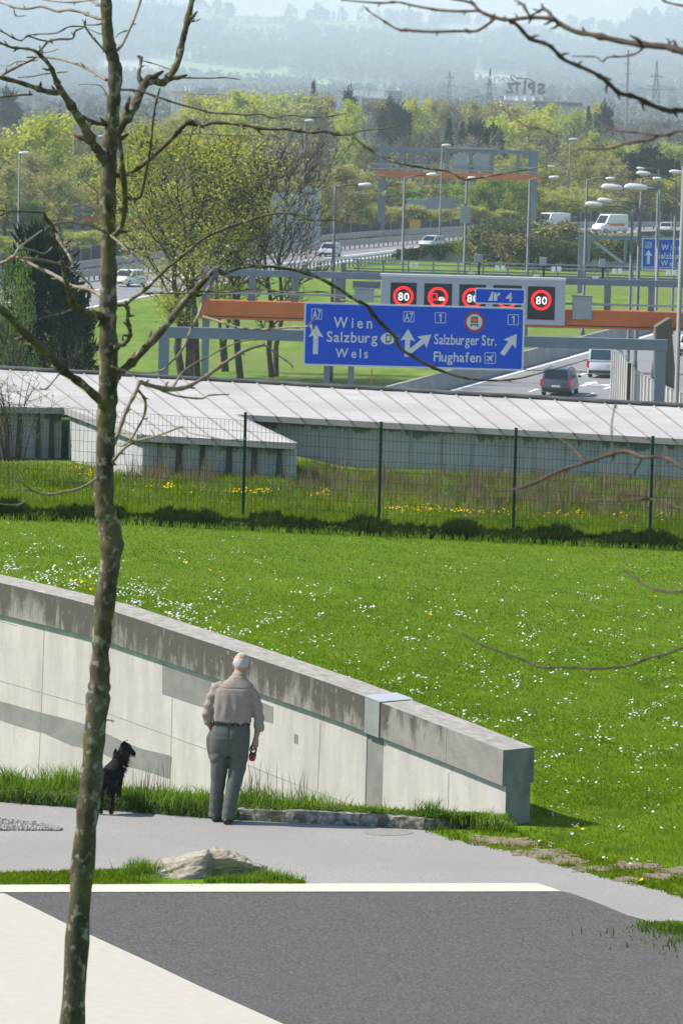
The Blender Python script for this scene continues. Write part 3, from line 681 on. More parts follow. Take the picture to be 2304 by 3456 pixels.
# tall unmown fringe along the foot of the wire fence
n = 62000; x = rng.uniform(-700, 3300, n); amp = np.clip(.70 + .35 * nzn(x * .012, 0 * x, 1) + .25 * nzn(x * .05, 3 + 0 * x, 1), .42, 1.15)
y = FBASE(x) + rng.uniform(-8, 20, n); X, Y, Z = GT(x, y); hh = .29 * amp * rng.uniform(.45, 1.0, n)
V, Ft = blades_geo(np.stack([X, Y, Z], 1), hh, .022, .55, rng, True); stuff('tall_grass', V, Ft, M['grass_dark'])
n = 7500; x = rng.uniform(-700, 3300, n); y = FBASE(x) + rng.uniform(8, 24, n); X, Y, Z = GT(x, y)
V, Ft = blades_geo(np.stack([X, Y, Z], 1), rng.uniform(.05, .14, n), .02, .7, rng, True); stuff('fringe_grass', V, Ft, M['grass_tuft'])
# rough meadow between the fence and the building
def gpts(x, y): X, Y, Z = GT(x, y); return np.stack([X, Y, Z], 1)
n = 90000; x = rng.uniform(-700, 3300, n); y = FBASE(x) - rng.uniform(1, 4, n) - rng.uniform(0, 1, n) ** 1.1 * 215; p = gpts(x, y); ok = p[:, 1] < 98; p = p[ok]
V, Ft = blades_geo(p, rng.uniform(.05, .16, len(p)), .022, .8, rng); stuff('meadow_grass', V, Ft, M['grass'])
n = 45000; x = rng.uniform(-700, 3300, n); wgt = np.interp(x, [-200, 600, 1150, 1500, 1700, 2500], [.10, .12, .35, .8, 1, 1]); yo = rng.uniform(35, 195, n)
wy = np.interp(yo, [35, 70, 110, 195], [.05, .35, 1, 1]); ok = rng.random(n) < wgt * wy * np.clip(.55 + .6 * nzn(x * .02, yo * .05, 1), 0, 1); x, yo = x[ok], yo[ok]
p = gpts(x, FBASE(x) - yo); k = p[:, 1] < 97.5; p = p[k]
V, Ft = blades_geo(p, rng.uniform(.08, .55, len(p)) ** 1.15, .012, .35, rng, True); stuff('dry_weeds', V, Ft, M['straw'])
n = 5000; n = 2600; x = rng.normal(0, 1, n); cl = rng.integers(0, 9, n); cxs = np.array([480, 545, 640, 700, 1050, 1130, 1300, 1820, 1600]); x = cxs[cl] + x * np.array([30, 18, 25, 12, 22, 30, 26, 20, 14])[cl]; yo = rng.normal(150, 16, n)
p = gpts(x, FBASE(x) - yo); k = p[:, 1] < 97.5; p = p[k]
V, Ft = blades_geo(p, rng.uniform(.1, .75, len(p)) * np.exp(-rng.random(len(p))), .010, .4, rng, True); stuff('dry_weeds', V, Ft, M['straw'])
cl = [(560, 100, 60), (800, 95, 90), (880, 98, 60), (1080, 100, 40), (260, 150, 30), (300, 130, 30), (1330, 60, 60), (1450, 62, 110), (1580, 62, 80), (1700, 65, 40), (1920, 70, 60), (2100, 70, 20), (2230, 75, 20)]
x = np.concatenate([rng.normal(c[0], c[2] * .6, int(c[2] * .6)) for c in cl]); y = np.concatenate([FBASE(rng.normal(c[0], 1, int(c[2] * .6))) - rng.normal(c[1], 5, int(c[2] * .6)) for c in cl])
flowers('meadow_dandelions', x, y, .017, .12, M['dandelion'], rng, .4)
# weeds and grass on the planted strip behind the kerb
def strip_pts(n, x0, x1, rng, back=1.0):
    x = rng.uniform(x0, x1, n); kx = np.array([p[0] for p in KL]); ky = np.array([p[1] for p in KL]); yk = np.interp(x, kx, ky)
    f = rng.random(n) ** 1.2 * back; out = []
    for xi, yi, fi in zip(x, yk, f):
        g = G(xi, yi, 0); s = (WB.x - g.x) / -WDIR.x; w = wpt(max(SLO, s), OVF - .05, strip_z(s)); a = Vector((g.x, g.y + .12, .095)); q = a.lerp(w, fi); out.append(tuple(q))
    return np.array(out)
p = strip_pts(5600, -250, 1720, rng); V, Ft = blades_geo(p, rng.uniform(.02, .075, len(p)), .012, .8, rng, True); stuff('strip_grass', V, Ft, M['grass_tuft'])
p = strip_pts(6500, -250, 1640, rng, .35); V, Ft = blades_geo(p, rng.uniform(.03, .08, len(p)), .035, 1.4, rng, True); stuff('strip_weeds', V, Ft, M['weed'])
def tuft_cloud(cs, rng):
    o = []; hs = []
    for (px_, py_, z, n, sp, h) in cs:
        g = G(px_, py_, z); a = rng.normal(0, sp, (n, 2)); o.append(np.stack([g.x + a[:, 0], g.y + a[:, 1] * .6, np.full(n, z)], 1)); hs.append(h * rng.uniform(.4, 1, n))
    return np.concatenate(o), np.concatenate(hs)
p, h = tuft_cloud([(30, 2665, .06, 240, .09, .30), (205, 2668, .06, 360, .14, .32), (255, 2672, .06, 200, .1, .26), (640, 2715, .1, 260, .2, .22), (870, 2716, .1, 260, .15, .24), (1010, 2728, .1, 240, .2, .22), (1450, 2762, .08, 120, .06, .24), (1505, 2766, .08, 70, .07, .17), (1560, 2776, .06, 80, .1, .14), (1650, 2792, .03, 150, .08, .22), (1700, 2805, .0, 160, .06, .14), (90, 2672, .1, 260, .25, .2), (450, 2690, .1, 300, .3, .17)], rng)
V, Ft = blades_geo(p, h, .010, .75, rng, True); stuff('grass_tufts', V, Ft, M['grass_tuft'])
# creeping grass over the kerb at the left and along the lawn edge, and the island round the rock
n = 6000; x = rng.uniform(-200, 800, n); y = np.interp(x, ptx, pty) - rng.uniform(-6, 26, n) * rng.random(n); pt = np.array([tuple(G(a, b, 0)) for a, b in zip(x, y)]); pt[:, 2] = rng.uniform(0, .1, n)
V, Ft = blades_geo(pt, rng.uniform(.03, .09, n), .018, 1.2, rng, True); stuff('creeping_grass', V, Ft, M['weed'])
n = 9000; x = rng.uniform(1430, 3300, n); y = np.interp(x, ptx, pty) - rng.uniform(-10, 60, n); ok = (nzn(x * .03, y * .1, 1) > -.35) & off_soil(x, y, rng); pt = np.array([tuple(G(a, b, 0)) for a, b in zip(x[ok], y[ok])])
V, Ft = blades_geo(pt, rng.uniform(.02, .07, len(pt)), .014, 1, rng); stuff('edge_grass', V, Ft, M['grass'])
n = 9000; x = rng.uniform(-200, 1030, n); y = rng.uniform(0, 1, n); y = 2985 - y * np.interp(x, [-200, 0, 345, 640, 870, 1030], [38, 39, 50, 56, 32, 5]); kk = ~((x > 505) & (x < 890) & (y > 2950)); x, y = x[kk], y[kk]; n = len(x); pt = np.array([tuple(G(a, b, .007)) for a, b in zip(x, y)])
V, Ft = blades_geo(pt, rng.uniform(.015, .045, n), .012, 1, rng); stuff('island_grass', V, Ft, M['grass'])
p, h = tuft_cloud([(482, 2958, .0, 420, .09, .20), (500, 2975, .0, 160, .08, .09), (775, 2978, .0, 260, .10, .09), (840, 2979, .0, 200, .08, .10), (905, 2972, .0, 360, .09, .14), (945, 2972, .0, 200, .1, .10), (640, 2985, .0, 100, .2, .03), (712, 2981, 0, 60, .03, .09)], rng)
V, Ft = blades_geo(p, h, .009, .6, rng, True); stuff('grass_tufts', V, Ft, M['grass_tuft'])
p, h = tuft_cloud([(2270, 3140, 0, 300, .14, .07), (2330, 3150, 0, 400, .2, .10), (2500, 3190, 0, 600, .5, .09), (2215, 3125, 0, 120, .1, .06)], rng)
V, Ft = blades_geo(p, h, .014, .9, rng, True); stuff('grass_tufts', V, Ft, M['weed'])
flat('corner_lawn', [(2190, 3112), (2250, 3106), (2420, 3112), (2600, 3172), (3000, 3266), (3900, 3480), (3600, 3640), (2750, 3345), (2304, 3163), (2240, 3138)], M['lawn'], .0095)
# gravel patch on the path
flat('gravel_bed', rough([(-300, 2745), (0, 2762), (110, 2772), (215, 2796)], 0, 3, 3, 2) + rough([(215, 2797), (90, 2800), (0, 2802), (-300, 2804)], 0, 3, 3, 9), M['earth'], .0075)
n = 2200; x = rng.uniform(-200, 205, n); t = rng.random(n); y0 = np.interp(x, [-200, 0, 110, 210], [2750, 2763, 2773, 2795]); y = y0 + (2801 - y0) * t; pt = np.array([tuple(G(a, b, .012)) for a, b in zip(x, y)])
oct_ = np.array([(1, 0, 0), (0, 1, 0), (-1, 0, 0), (0, -1, 0), (0, 0, .8), (0, 0, -.5)]); Fo = np.array([(0, 1, 4), (1, 2, 4), (2, 3, 4), (3, 0, 4), (1, 0, 5), (2, 1, 5), (3, 2, 5), (0, 3, 5)])
V = (pt[:, None] + oct_[None] * rng.uniform(.008, .026, (n, 1, 1)) * rng.uniform(.6, 1.3, (n, 6, 1))).reshape(-1, 3); Ft = (np.arange(n)[:, None, None] * 6 + Fo[None]).reshape(-1, 3)
stuff('gravel', V, Ft, noisy('gravel_stones', [(.3, (.10, .10, .095)), (.5, (.25, .24, .23)), (.7, (.45, .44, .42))], 25, 3, .9))
# dry stalks against the wall
p, h = tuft_cloud([(870, 2715, .1, 26, .12, .62), (850, 2712, .1, 20, .1, .5), (985, 2725, .1, 14, .08, .45), (470, 2680, .1, 20, .16, .5), (520, 2690, .1, 16, .1, .45), (1120, 2745, .1, 10, .1, .25)], rng)
V, Ft = blades_geo(p, h, .007, .25, rng, True); stuff('dry_stalks', V, Ft, M['straw'])

# ------------------------------------------------------------------ rock
def mk_rock():
    from mathutils import noise as mn
    c = G(690, 2966, 0)
    hulls = [[(-.54, -.02, 0), (-.46, -.19, 0), (-.16, -.27, 0), (.03, -.20, 0), (.1, .25, 0), (-.42, .2, 0), (-.53, 0, .09), (-.44, -.10, .135), (-.15, -.05, .235), (.03, .0, .295), (.0, -.06, .26), (-.07, -.2, .10), (-.08, .2, .25), (-.42, .15, .13)],
             [(-.05, .06, 0), (.3, .02, 0), (.5, .0, 0), (.56, .2, 0), (.1, .32, 0), (.0, .0, .285), (.10, -.02, .285), (.2, -.09, .245), (.38, -.12, .19), (.53, -.08, .125), (.57, .1, .11), (.56, -.02, .05), (.08, .25, .28), (.3, .2, .235), (.3, -.05, .13)]]
    bm = bmesh.new()
    for h in hulls:
        vs = [bm.verts.new(p) for p in h]; r = bmesh.ops.convex_hull(bm, input=vs)
        bmesh.ops.delete(bm, geom=[g for g in r['geom_interior'] if isinstance(g, bmesh.types.BMVert)], context='VERTS')
    bmesh.ops.triangulate(bm, faces=bm.faces)
    me = bpy.data.meshes.new('b'); bm.to_mesh(me); bm.free(); o = link('b', me)
    md = o.modifiers.new('r', 'REMESH'); md.mode = 'VOXEL'; md.voxel_size = .012
    me2 = bpy.data.meshes.new_from_object(o.evaluated_get(bpy.context.evaluated_depsgraph_get())); bpy.data.objects.remove(o)
    bm = bmesh.new(); bm.from_mesh(me2)
    for _ in range(3): bmesh.ops.smooth_vert(bm, verts=bm.verts, factor=.5, use_axis_x=True, use_axis_y=True, use_axis_z=True)
    bm.normal_update()
    for v in bm.verts:
        p = v.co.copy(); q = Vector((p.x * 3 + p.z * 2, p.y * 4, p.z * 16 - p.x * 5))
        n1 = mn.fractal(p * 6, 1.0, 2.0, 4); n2 = mn.fractal(q * 1.6, .9, 2.1, 4)
        v.co = p + v.normal * (n1 * .016 + n2 * .014)
    bm.to_mesh(me2); bm.free(); me2.name = 'boulder'
    o = link('boulder', me2, M['rock'], None, (c.x, c.y + .15, -.01)); o.scale = (1.04, 1, .92); sharp(o, 40)
    tag(o, 'long low pale boulder lying on the grass island beside the white strip', 'rock')
mk_rock()
# ------------------------------------------------------------------ bare trees near the camera, traced limb by limb
def limb_geo(mb, pts, D, rng, dd=0.0, n=6, knobs=True, wmul=1.0, jit=.05):
    """pts: (photo x, y[, width px]); the limb drifts dd metres in depth along its length"""
    full = []; w = None
    for p in pts:
        if len(p) > 2: w = p[2]
        full.append([p[0], p[1], w])
    # ease widths between given values
    idx = [i for i, p in enumerate(pts) if len(p) > 2]
    for a, b in zip(idx[:-1], idx[1:]):
        for i in range(a + 1, b): full[i][2] = full[a][2] + (full[b][2] - full[a][2]) * (i - a) / (b - a)
    # subdivide with Catmull-Rom
    out = []
    for i in range(len(full) - 1):
        p0 = full[max(i - 1, 0)]; p1 = full[i]; p2 = full[i + 1]; p3 = full[min(i + 2, len(full) - 1)]
        for k in range(4):
            t = k / 4.0
            q = [0.5 * ((2 * p1[c]) + (-p0[c] + p2[c]) * t + (2 * p0[c] - 5 * p1[c] + 4 * p2[c] - p3[c]) * t * t + (-p0[c] + 3 * p1[c] - 3 * p2[c] + p3[c]) * t ** 3) for c in (0, 1)]
            out.append((q[0], q[1], p1[2] + (p2[2] - p1[2]) * t))
    out.append(tuple(full[-1]))
    N = len(out); P3 = []; Rr = []
    ph = rng.uniform(0, 6)
    for i, (x, y, w) in enumerate(out):
        f = i / max(1, N - 1); d = D + dd * f + jit * math.sin(f * 5 + ph) * f
        P3.append(P(x, y, d)); Rr.append(max(.0016, w * wmul / 2 * d / FPX * (1 + .13 * math.sin(i * 1.9 + ph) * rng.uniform(.3, 1))))
    if knobs:
        i = rng.randint(1, 3)
        while i < N - 1:
            Rr[i] *= rng.uniform(1.15, 1.5)
            t = (P3[min(i + 1, N - 1)] - P3[i - 1]).normalized(); o = t.orthogonal(); o.rotate(Matrix.Rotation(rng.uniform(0, 6.28), 3, t)); o = (o.normalized() + t * .5).normalized()
            L = Rr[i] * rng.uniform(1.6, 3.2) + .004
            mb.tube([P3[i], P3[i] + o * L * .6, P3[i] + (o + t * .3) * L], [Rr[i] * .6, Rr[i] * .45, Rr[i] * .2], 5)
            i += rng.randint(3, 7)
    mb.tube(P3, Rr, n)
    return P3
def near_tree(name, label, D, trunk, limbs, seed, mtrunk, mlimb, base):
    root = wthing(name, base, label, 'tree'); rng_ = random.Random(seed)
    mb = MB(); limb_geo(mb, trunk, D, rng_, 0, 14, False, jit=0); t = mb.build('trunk', mtrunk, root, smooth=True)
    for L in limbs:
        mb = MB()
        for j, part in enumerate(L[1:]):
            limb_geo(mb, part, D + (L[0] * .0 if j == 0 else L[0] * .5), rng_, L[0], 8 if part[0][2] > 10 else 6)
        mb.build('limb', mlimb if L[1][0][2] < 17 else mtrunk, root, smooth=True)
    return root
TR = [(359, -300, 30), (359, -40, 38), (359, 0, 40), (362, 89, 37), (370, 156, 44), (383, 200, 42), (390, 245, 50), (386, 312, 45), (380, 402, 46), (373, 491, 50), (369, 580, 50), (365, 634, 56), (366, 768, 54), (368, 902, 54), (366, 1036, 60), (364, 1089, 62), (369, 1223, 62), (364, 1335, 70), (360, 1402, 65), (356, 1536, 62), (352, 1690, 68), (365, 1763, 72), (378, 1836, 83), (371, 1910, 66), (352, 2057, 72), (340, 2200, 60), (337, 2300, 75), (332, 2351, 82), (318, 2500, 70), (308, 2645, 78), (292, 2790, 78), (267, 3085, 78), (245, 3456, 84), (233, 3700, 92), (224, 3950, 104), (218, 4180, 135), (215, 4320, 170)]
LB = [
 (-.5, [(362, 560, 34), (345, 525, 32), (312, 482, 32), (277, 415, 30), (241, 357, 28), (201, 295, 22), (187, 263, 18), (170, 223, 15), (129, 179, 12), (95, 165, 9), (45, 161), (20, 152), (-10, 140, 8)], [(129, 179, 8), (150, 155), (165, 140, 8), (200, 132), (245, 130), (255, 105), (283, 92), (290, 72, 5)], [(165, 140, 6), (130, 133), (95, 122), (72, 137), (40, 125), (15, 110), (-10, 100, 5)], [(286, 90, 5), (235, 90), (190, 112), (135, 115), (92, 120, 4)],
  [(196, 313, 20), (156, 308), (103, 290), (45, 272), (-30, 255, 14)], [(110, 318, 7), (60, 322), (-10, 330, 6)], [(13, 250, 10), (60, 225), (120, 196), (92, 194, 5)], [(187, 245, 4), (150, 250), (110, 258), (60, 262, 3)], [(195, 245, 5), (232, 242, 3)], [(128, 178, 4), (165, 176), (198, 165, 2)]),
 (.6, [(360, 270, 12), (321, 246, 10), (277, 223, 9), (223, 205, 8), (161, 194, 7), (92, 194, 4)], [(126, 204, 5), (60, 208), (30, 222), (-10, 218, 3)]),
 (-.2, [(356, 415, 18), (330, 417, 14), (303, 406, 12), (280, 395, 13)]),
 (.5, [(345, 66, 10), (310, 55, 10), (277, 42, 10), (232, 33, 9), (192, 38, 9), (143, 22, 8), (98, 29, 8), (49, 25, 7), (18, 13, 6), (-20, 4, 5)], [(48, 27, 4), (55, 54), (88, 52, 3)], [(350, 20, 10), (320, 8), (280, -15, 8)], [(330, -3, 6), (225, 8), (120, -6, 5)]),
 (-.6, [(356, 175, 8), (335, 150, 7), (312, 125, 6), (286, 85, 7), (288, 70, 5)], [(350, 118, 4), (322, 108, 3), (300, 98, 3)], [(345, 80, 6), (318, 84, 5), (290, 84, 4)]),
 (.5, [(390, 172, 12), (405, 160, 10), (420, 138, 9), (446, 80, 9), (469, 22, 8), (484, -40, 7)], [(430, 103, 5), (405, 112), (390, 128, 3)]),
 (.5, [(376, 500, 36), (402, 437, 30), (437, 388, 30), (469, 326, 28), (487, 286, 27), (512, 268, 34), (545, 280, 24), (571, 260, 24), (598, 214, 24), (614, 147, 22), (634, 67, 20), (655, -30, 17)], [(482, 285, 18), (468, 262, 14), (474, 225, 9), (476, 196, 12), (466, 190, 8)], [(480, 205, 4), (530, 218), (578, 236, 3)], [(634, 68, 7), (655, 72), (674, 66, 3)], [(590, 262, 5), (700, 264), (760, 262), (812, 269, 3)], [(395, 400, 4), (350, 300, 4), (310, 285), (268, 286, 3)]),
 (1.0, [(402, 303, 9), (465, 306, 8), (540, 330), (600, 350), (689, 374), (710, 380), (792, 385), (828, 389), (877, 385), (921, 398), (979, 389), (1024, 394), (1100, 394), (1167, 382, 4)]),
 (-.6, [(388, 592, 18), (410, 592, 14), (437, 585, 14), (482, 558), (527, 518, 15), (571, 478), (612, 433, 15), (640, 410), (656, 405, 17), (683, 422, 12), (725, 414), (814, 420), (886, 434), (966, 436), (1046, 447), (1091, 443), (1140, 454), (1180, 454, 9), (1198, 467), (1234, 496), (1292, 530), (1328, 547), (1446, 569), (1519, 580), (1563, 606, 7), (1622, 599), (1710, 584), (1835, 562, 3)], [(1180, 454, 7), (1215, 442), (1290, 433), (1340, 424, 3)], [(650, 430, 7), (640, 475), (625, 530), (618, 555, 5)], [(505, 553, 4), (560, 548), (612, 560, 4), (640, 620), (648, 655, 3)], [(475, 370, 4), (520, 402), (560, 425), (592, 435, 3)], [(600, 455, 4), (680, 452), (790, 458), (870, 457), (905, 470, 3)]),
 (-.4, [(372, 800, 18), (392, 790, 17), (410, 765, 18), (418, 723, 20), (422, 656, 22), (416, 590, 18), (408, 500, 14), (400, 430, 8)], [(425, 662, 10), (445, 672, 9), (469, 668, 8), (480, 650), (504, 527, 8), (513, 455), (518, 402), (527, 348), (540, 298, 6)], [(424, 490, 3), (455, 505, 3)]),
 (-.8, [(356, 1075, 34), (326, 1062, 27), (300, 1058), (277, 1046, 22), (250, 1024, 20), (232, 982, 18), (219, 924, 16), (210, 866, 15), (192, 812, 14), (179, 768, 14), (156, 737, 14), (143, 718, 9), (71, 714, 6), (-20, 709, 5)], [(158, 740, 12), (190, 785), (201, 812, 12), (228, 853, 10), (250, 893, 6)], [(141, 700, 3), (185, 694), (260, 690), (340, 696, 3)], [(45, 705, 6), (20, 720), (-20, 735, 5)], [(241, 1045, 6), (205, 1060), (165, 1067), (80, 1094, 3)]),
 (.7, [(350, 1005, 16), (330, 991, 13), (290, 973, 13), (241, 964), (192, 933, 13), (156, 915), (98, 888, 11), (49, 866, 11), (20, 882), (-20, 893, 8)], [(49, 866, 9), (67, 835, 8), (107, 804), (143, 777, 6)], [(60, 870, 9), (143, 877, 8), (214, 895, 7), (260, 920), (300, 955), (320, 985, 5)], [(75, 836, 5), (115, 845), (150, 855), (178, 834, 5)]),
 (-.5, [(375, 795, 10), (345, 778, 9), (312, 763, 9), (237, 750, 8), (179, 757, 6)], [(375, 795, 8), (410, 825), (432, 848, 4)]),
 (-.6, [(360, 1375, 36), (330, 1344, 30), (277, 1295, 26), (214, 1250), (170, 1201, 26), (112, 1152), (67, 1107, 24), (27, 1062), (-40, 1005, 20)], [(214, 1245, 5), (160, 1310), (135, 1310, 4)]),
 (.6, [(385, 1285, 34), (400, 1262, 27), (446, 1223, 26), (500, 1165), (558, 1103, 24), (616, 1027, 22), (662, 978, 20), (729, 907, 15), (752, 925, 11), (801, 907), (872, 898, 10), (970, 907), (1055, 929, 11), (1136, 970), (1194, 1010, 11), (1238, 1032), (1265, 1068, 12), (1303, 1108, 12), (1334, 1139), (1349, 1174), (1399, 1207), (1482, 1249, 9), (1582, 1278), (1715, 1282, 6), (1830, 1257), (1985, 1212, 3)], [(1340, 1142, 6), (1348, 1130), (1355, 1126, 3)]),
 (-.7, [(727, 912, 12), (725, 929, 11), (707, 970), (689, 996, 11), (676, 1050), (649, 1103, 10), (627, 1157), (600, 1202), (580, 1219, 7), (535, 1255), (440, 1255, 5), (376, 1236, 4)], [(686, 1068, 8), (743, 1086, 9), (814, 1108), (904, 1112, 8), (979, 1104), (1035, 1102, 6), (1052, 1085), (1056, 1074, 4)], [(1048, 1096, 7), (1060, 1130, 6), (1070, 1145, 5)]),
 (-.7, [(388, 1175, 18), (405, 1166, 16), (429, 1152), (440, 1125, 14), (436, 1100), (431, 1080, 14), (433, 1045, 12), (420, 1030), (402, 1031, 10)], [(422, 1031, 12), (446, 1009), (491, 978, 11), (558, 911, 10), (625, 857), (689, 804, 10), (779, 764), (850, 742), (904, 724, 9), (984, 720), (1046, 742, 7), (1122, 742), (1176, 755, 5), (1232, 745, 3)], [(488, 990, 7), (558, 989), (625, 989), (690, 984), (774, 985, 6), (850, 974), (904, 979), (993, 988), (1091, 985), (1140, 1008), (1190, 1020, 4)]),
 (.8, [(380, 1500, 16), (393, 1482, 15), (411, 1429, 14), (433, 1371), (460, 1321, 14), (473, 1288, 12), (491, 1296, 14), (536, 1308), (580, 1313, 18), (625, 1308), (670, 1286, 13), (700, 1268), (729, 1246, 13), (801, 1197), (850, 1175, 10), (895, 1166, 8), (935, 1197, 4), (970, 1220), (990, 1242, 3)], [(585, 1312, 9), (594, 1290, 8), (620, 1253), (662, 1224, 6), (705, 1203), (747, 1179), (810, 1153), (868, 1144, 4)], [(540, 1315, 8), (600, 1337), (680, 1345, 6), (707, 1334), (774, 1331, 4)], [(468, 1318, 9), (491, 1353, 9), (487, 1402, 8), (464, 1446), (446, 1478, 6), (415, 1505), (385, 1496, 5)], [(428, 1370, 5), (418, 1362, 4)], [(487, 1415, 4), (500, 1410, 3)]),
 (-.6, [(378, 1560, 14), (388, 1549, 12), (415, 1518, 10), (455, 1491, 8), (522, 1473, 7), (567, 1458), (616, 1440, 6), (638, 1460, 4), (700, 1473), (770, 1485), (835, 1480, 3)], [(522, 1470, 4), (512, 1452, 3)]),
 (-.5, [(335, 1610, 10), (316, 1622, 9), (272, 1648), (206, 1663, 9), (162, 1670), (110, 1656, 7), (80, 1630), (59, 1616, 5)], [(110, 1658, 5), (75, 1652), (42, 1657, 4)], [(85, 1690, 4), (60, 1704), (-10, 1699, 5)]),
 (.1, [(345, 2432, 6), (365, 2430, 5), (387, 2434, 3)]),
]
tb = P(215, 4245, 22.0); tb.z = float(Zg(tb.x, 22.0))
near_tree('young_tree', 'slim bare lichened tree standing closest to the camera, over the white paving', 22.0, TR, LB, 11, M['bark'], M['twig'], tb)
# second tree: only its outer branches reach into the picture from the right
TR2 = [(2790, -900, 60), (2780, 0, 90), (2770, 800, 110), (2765, 1500, 125), (2760, 2200, 135), (2750, 3200, 150), (2740, 4400, 170), (2735, 5300, 210)]
LB2 = [
 (.8, [(2775, 500, 48), (2600, 300, 36), (2400, 196, 28), (2304, 174, 26), (2250, 159), (2170, 151, 22), (2089, 138), (2006, 119, 18), (1938, 106), (1887, 80, 16), (1864, 64), (1800, 59, 14), (1759, 62), (1714, 67, 12), (1665, 58, 13), (1616, 36, 12), (1589, 9), (1518, -4, 8)], [(1866, 66, 12), (1850, 40), (1832, 30, 11), (1818, 38), (1788, 54, 6)], [(1786, 54, 10), (1765, 20, 9), (1752, 8), (1738, 2, 5)], [(1616, 36, 9), (1550, 38), (1480, 34, 9), (1400, 20), (1340, 7), (1280, 10, 7), (1150, 0, 5)], [(1668, 64, 9), (1640, 85), (1605, 105, 10), (1550, 105), (1450, 107, 9), (1380, 102, 10), (1340, 98), (1290, 68, 7), (1250, 42), (1225, 20, 4)], [(2172, 155, 7), (2150, 178), (2110, 190), (2052, 193), (2030, 207), (2008, 192), (1930, 190, 4)], [(2260, 160, 10), (2255, 140, 7), (2252, 132, 5)]),
 (.5, [(1714, 67, 13), (1745, 85), (1787, 130, 14), (1850, 152), (1900, 200, 13), (1950, 222), (2010, 250, 13), (2050, 280), (2090, 315), (2135, 325, 15), (2200, 355), (2250, 372, 15), (2310, 374), (2420, 400, 20), (2600, 500, 26), (2772, 700, 34)]),
 (1.2, [(2772, 300, 30), (2500, 60, 16), (2330, 25, 9), (2250, 8), (2225, -10, 7)]),
 (1.0, [(2770, 900, 34), (2550, 560, 20), (2400, 470, 12), (2304, 442, 9), (2256, 455), (2224, 458, 9), (2186, 474), (2109, 484, 9), (2064, 500), (1993, 503, 7), (1958, 500, 5)], [(2226, 460, 7), (2170, 450), (2080, 440, 7), (2040, 425), (2003, 398, 4)], [(2260, 380, 6), (2180, 355), (2150, 345, 5)], [(1880, 462, 7), (1830, 435), (1780, 428), (1735, 400, 6), (1690, 362, 4)]),
 (.8, [(2768, 1750, 40), (2600, 1700, 22), (2400, 1622, 14), (2304, 1580, 12), (2242, 1544), (2166, 1542, 12), (2116, 1524), (2067, 1531, 13), (1973, 1562, 12), (1887, 1589), (1802, 1630, 10), (1735, 1652, 8), (1660, 1656, 5)], [(1975, 1560, 9), (1960, 1545, 8), (1930, 1510), (1905, 1492), (1885, 1478, 6)], [(2166, 1544, 8), (2152, 1570), (2135, 1602, 5)], [(2066, 1530, 6), (2062, 1440, 5), (2072, 1378, 5), (2078, 1360, 7)], [(2240, 1545, 6), (2245, 1520), (2240, 1508, 4)]),
 (.8, [(2764, 1900, 24), (2500, 1760, 14), (2290, 1715, 9), (2200, 1685), (2100, 1690, 7), (1985, 1688, 6)]),
 (.8, [(2760, 2500, 30), (2600, 2240, 18), (2420, 2150, 11), (2310, 2183, 9), (2254, 2205), (2188, 2220, 9), (2107, 2249), (1997, 2256, 9), (1945, 2253), (1828, 2253, 8), (1776, 2231), (1630, 2179, 7), (1541, 2126, 4)]),
 (.8, [(2764, 2100, 20), (2500, 1990, 11), (2304, 1996, 8), (2232, 1996), (2190, 1982, 7), (2151, 1959), (2100, 1918, 7)]),
]
tb = P(2735, 5300, 12.0); tb.z = float(Zg(tb.x, 12.0)) - .05
near_tree('bare_tree', 'bare thorny grey brown branches reaching in from beyond the right edge', 12.0, TR2, LB2, 5, M['twig2'], M['twig2'], tb)

# ------------------------------------------------------------------ wire fence
DF = 85.0
fposts = [(-1018, 1340, 1682), (-560, 1365, 1705), (-98, 1378, 1716), (362, 1396, 1738), (820, 1418, 1757), (1277, 1443, 1778), (1730, 1465, 1802), (2190, 1485, 1832), (2648, 1506, 1855), (3106, 1530, 1878), (3564, 1552, 1900)]
fb = []
for x, yt, yb in fposts:
    b = P(x, yb, DF); b.z = float(Zg(b.x, DF)); fb.append(b)
fence = wthing('wire_fence', fb[4], 'dark green welded wire mesh fence on thin posts across the far end of the lawn', 'fence')
for b in fb:
    mb = MB(); mb.box(b + Vector((0, 0, .93)), (.055, .055, 2.0)); mb.box(b + Vector((0, 0, 1.935)), (.062, .062, .015)); mb.build('post', M['fence_green'], fence)
for a, b in zip(fb[:-1], fb[1:]):
    mb = MB(); n = int((b.x - a.x) / .075)
    for i in range(n + 1):
        t = i / n; p = a.lerp(b, t) + Vector((0, -.035, .04)); mb.bar(p, p + Vector((0, 0, 1.75)), .0055, .0055)
    for k in range(10):
        z = .04 + 1.75 * k / 9; mb.bar(a + Vector((0, -.04, z)), b + Vector((0, -.04, z)), .006, .006)
    mb.build('mesh_panel', M['fence_green'], fence, recalc=False)
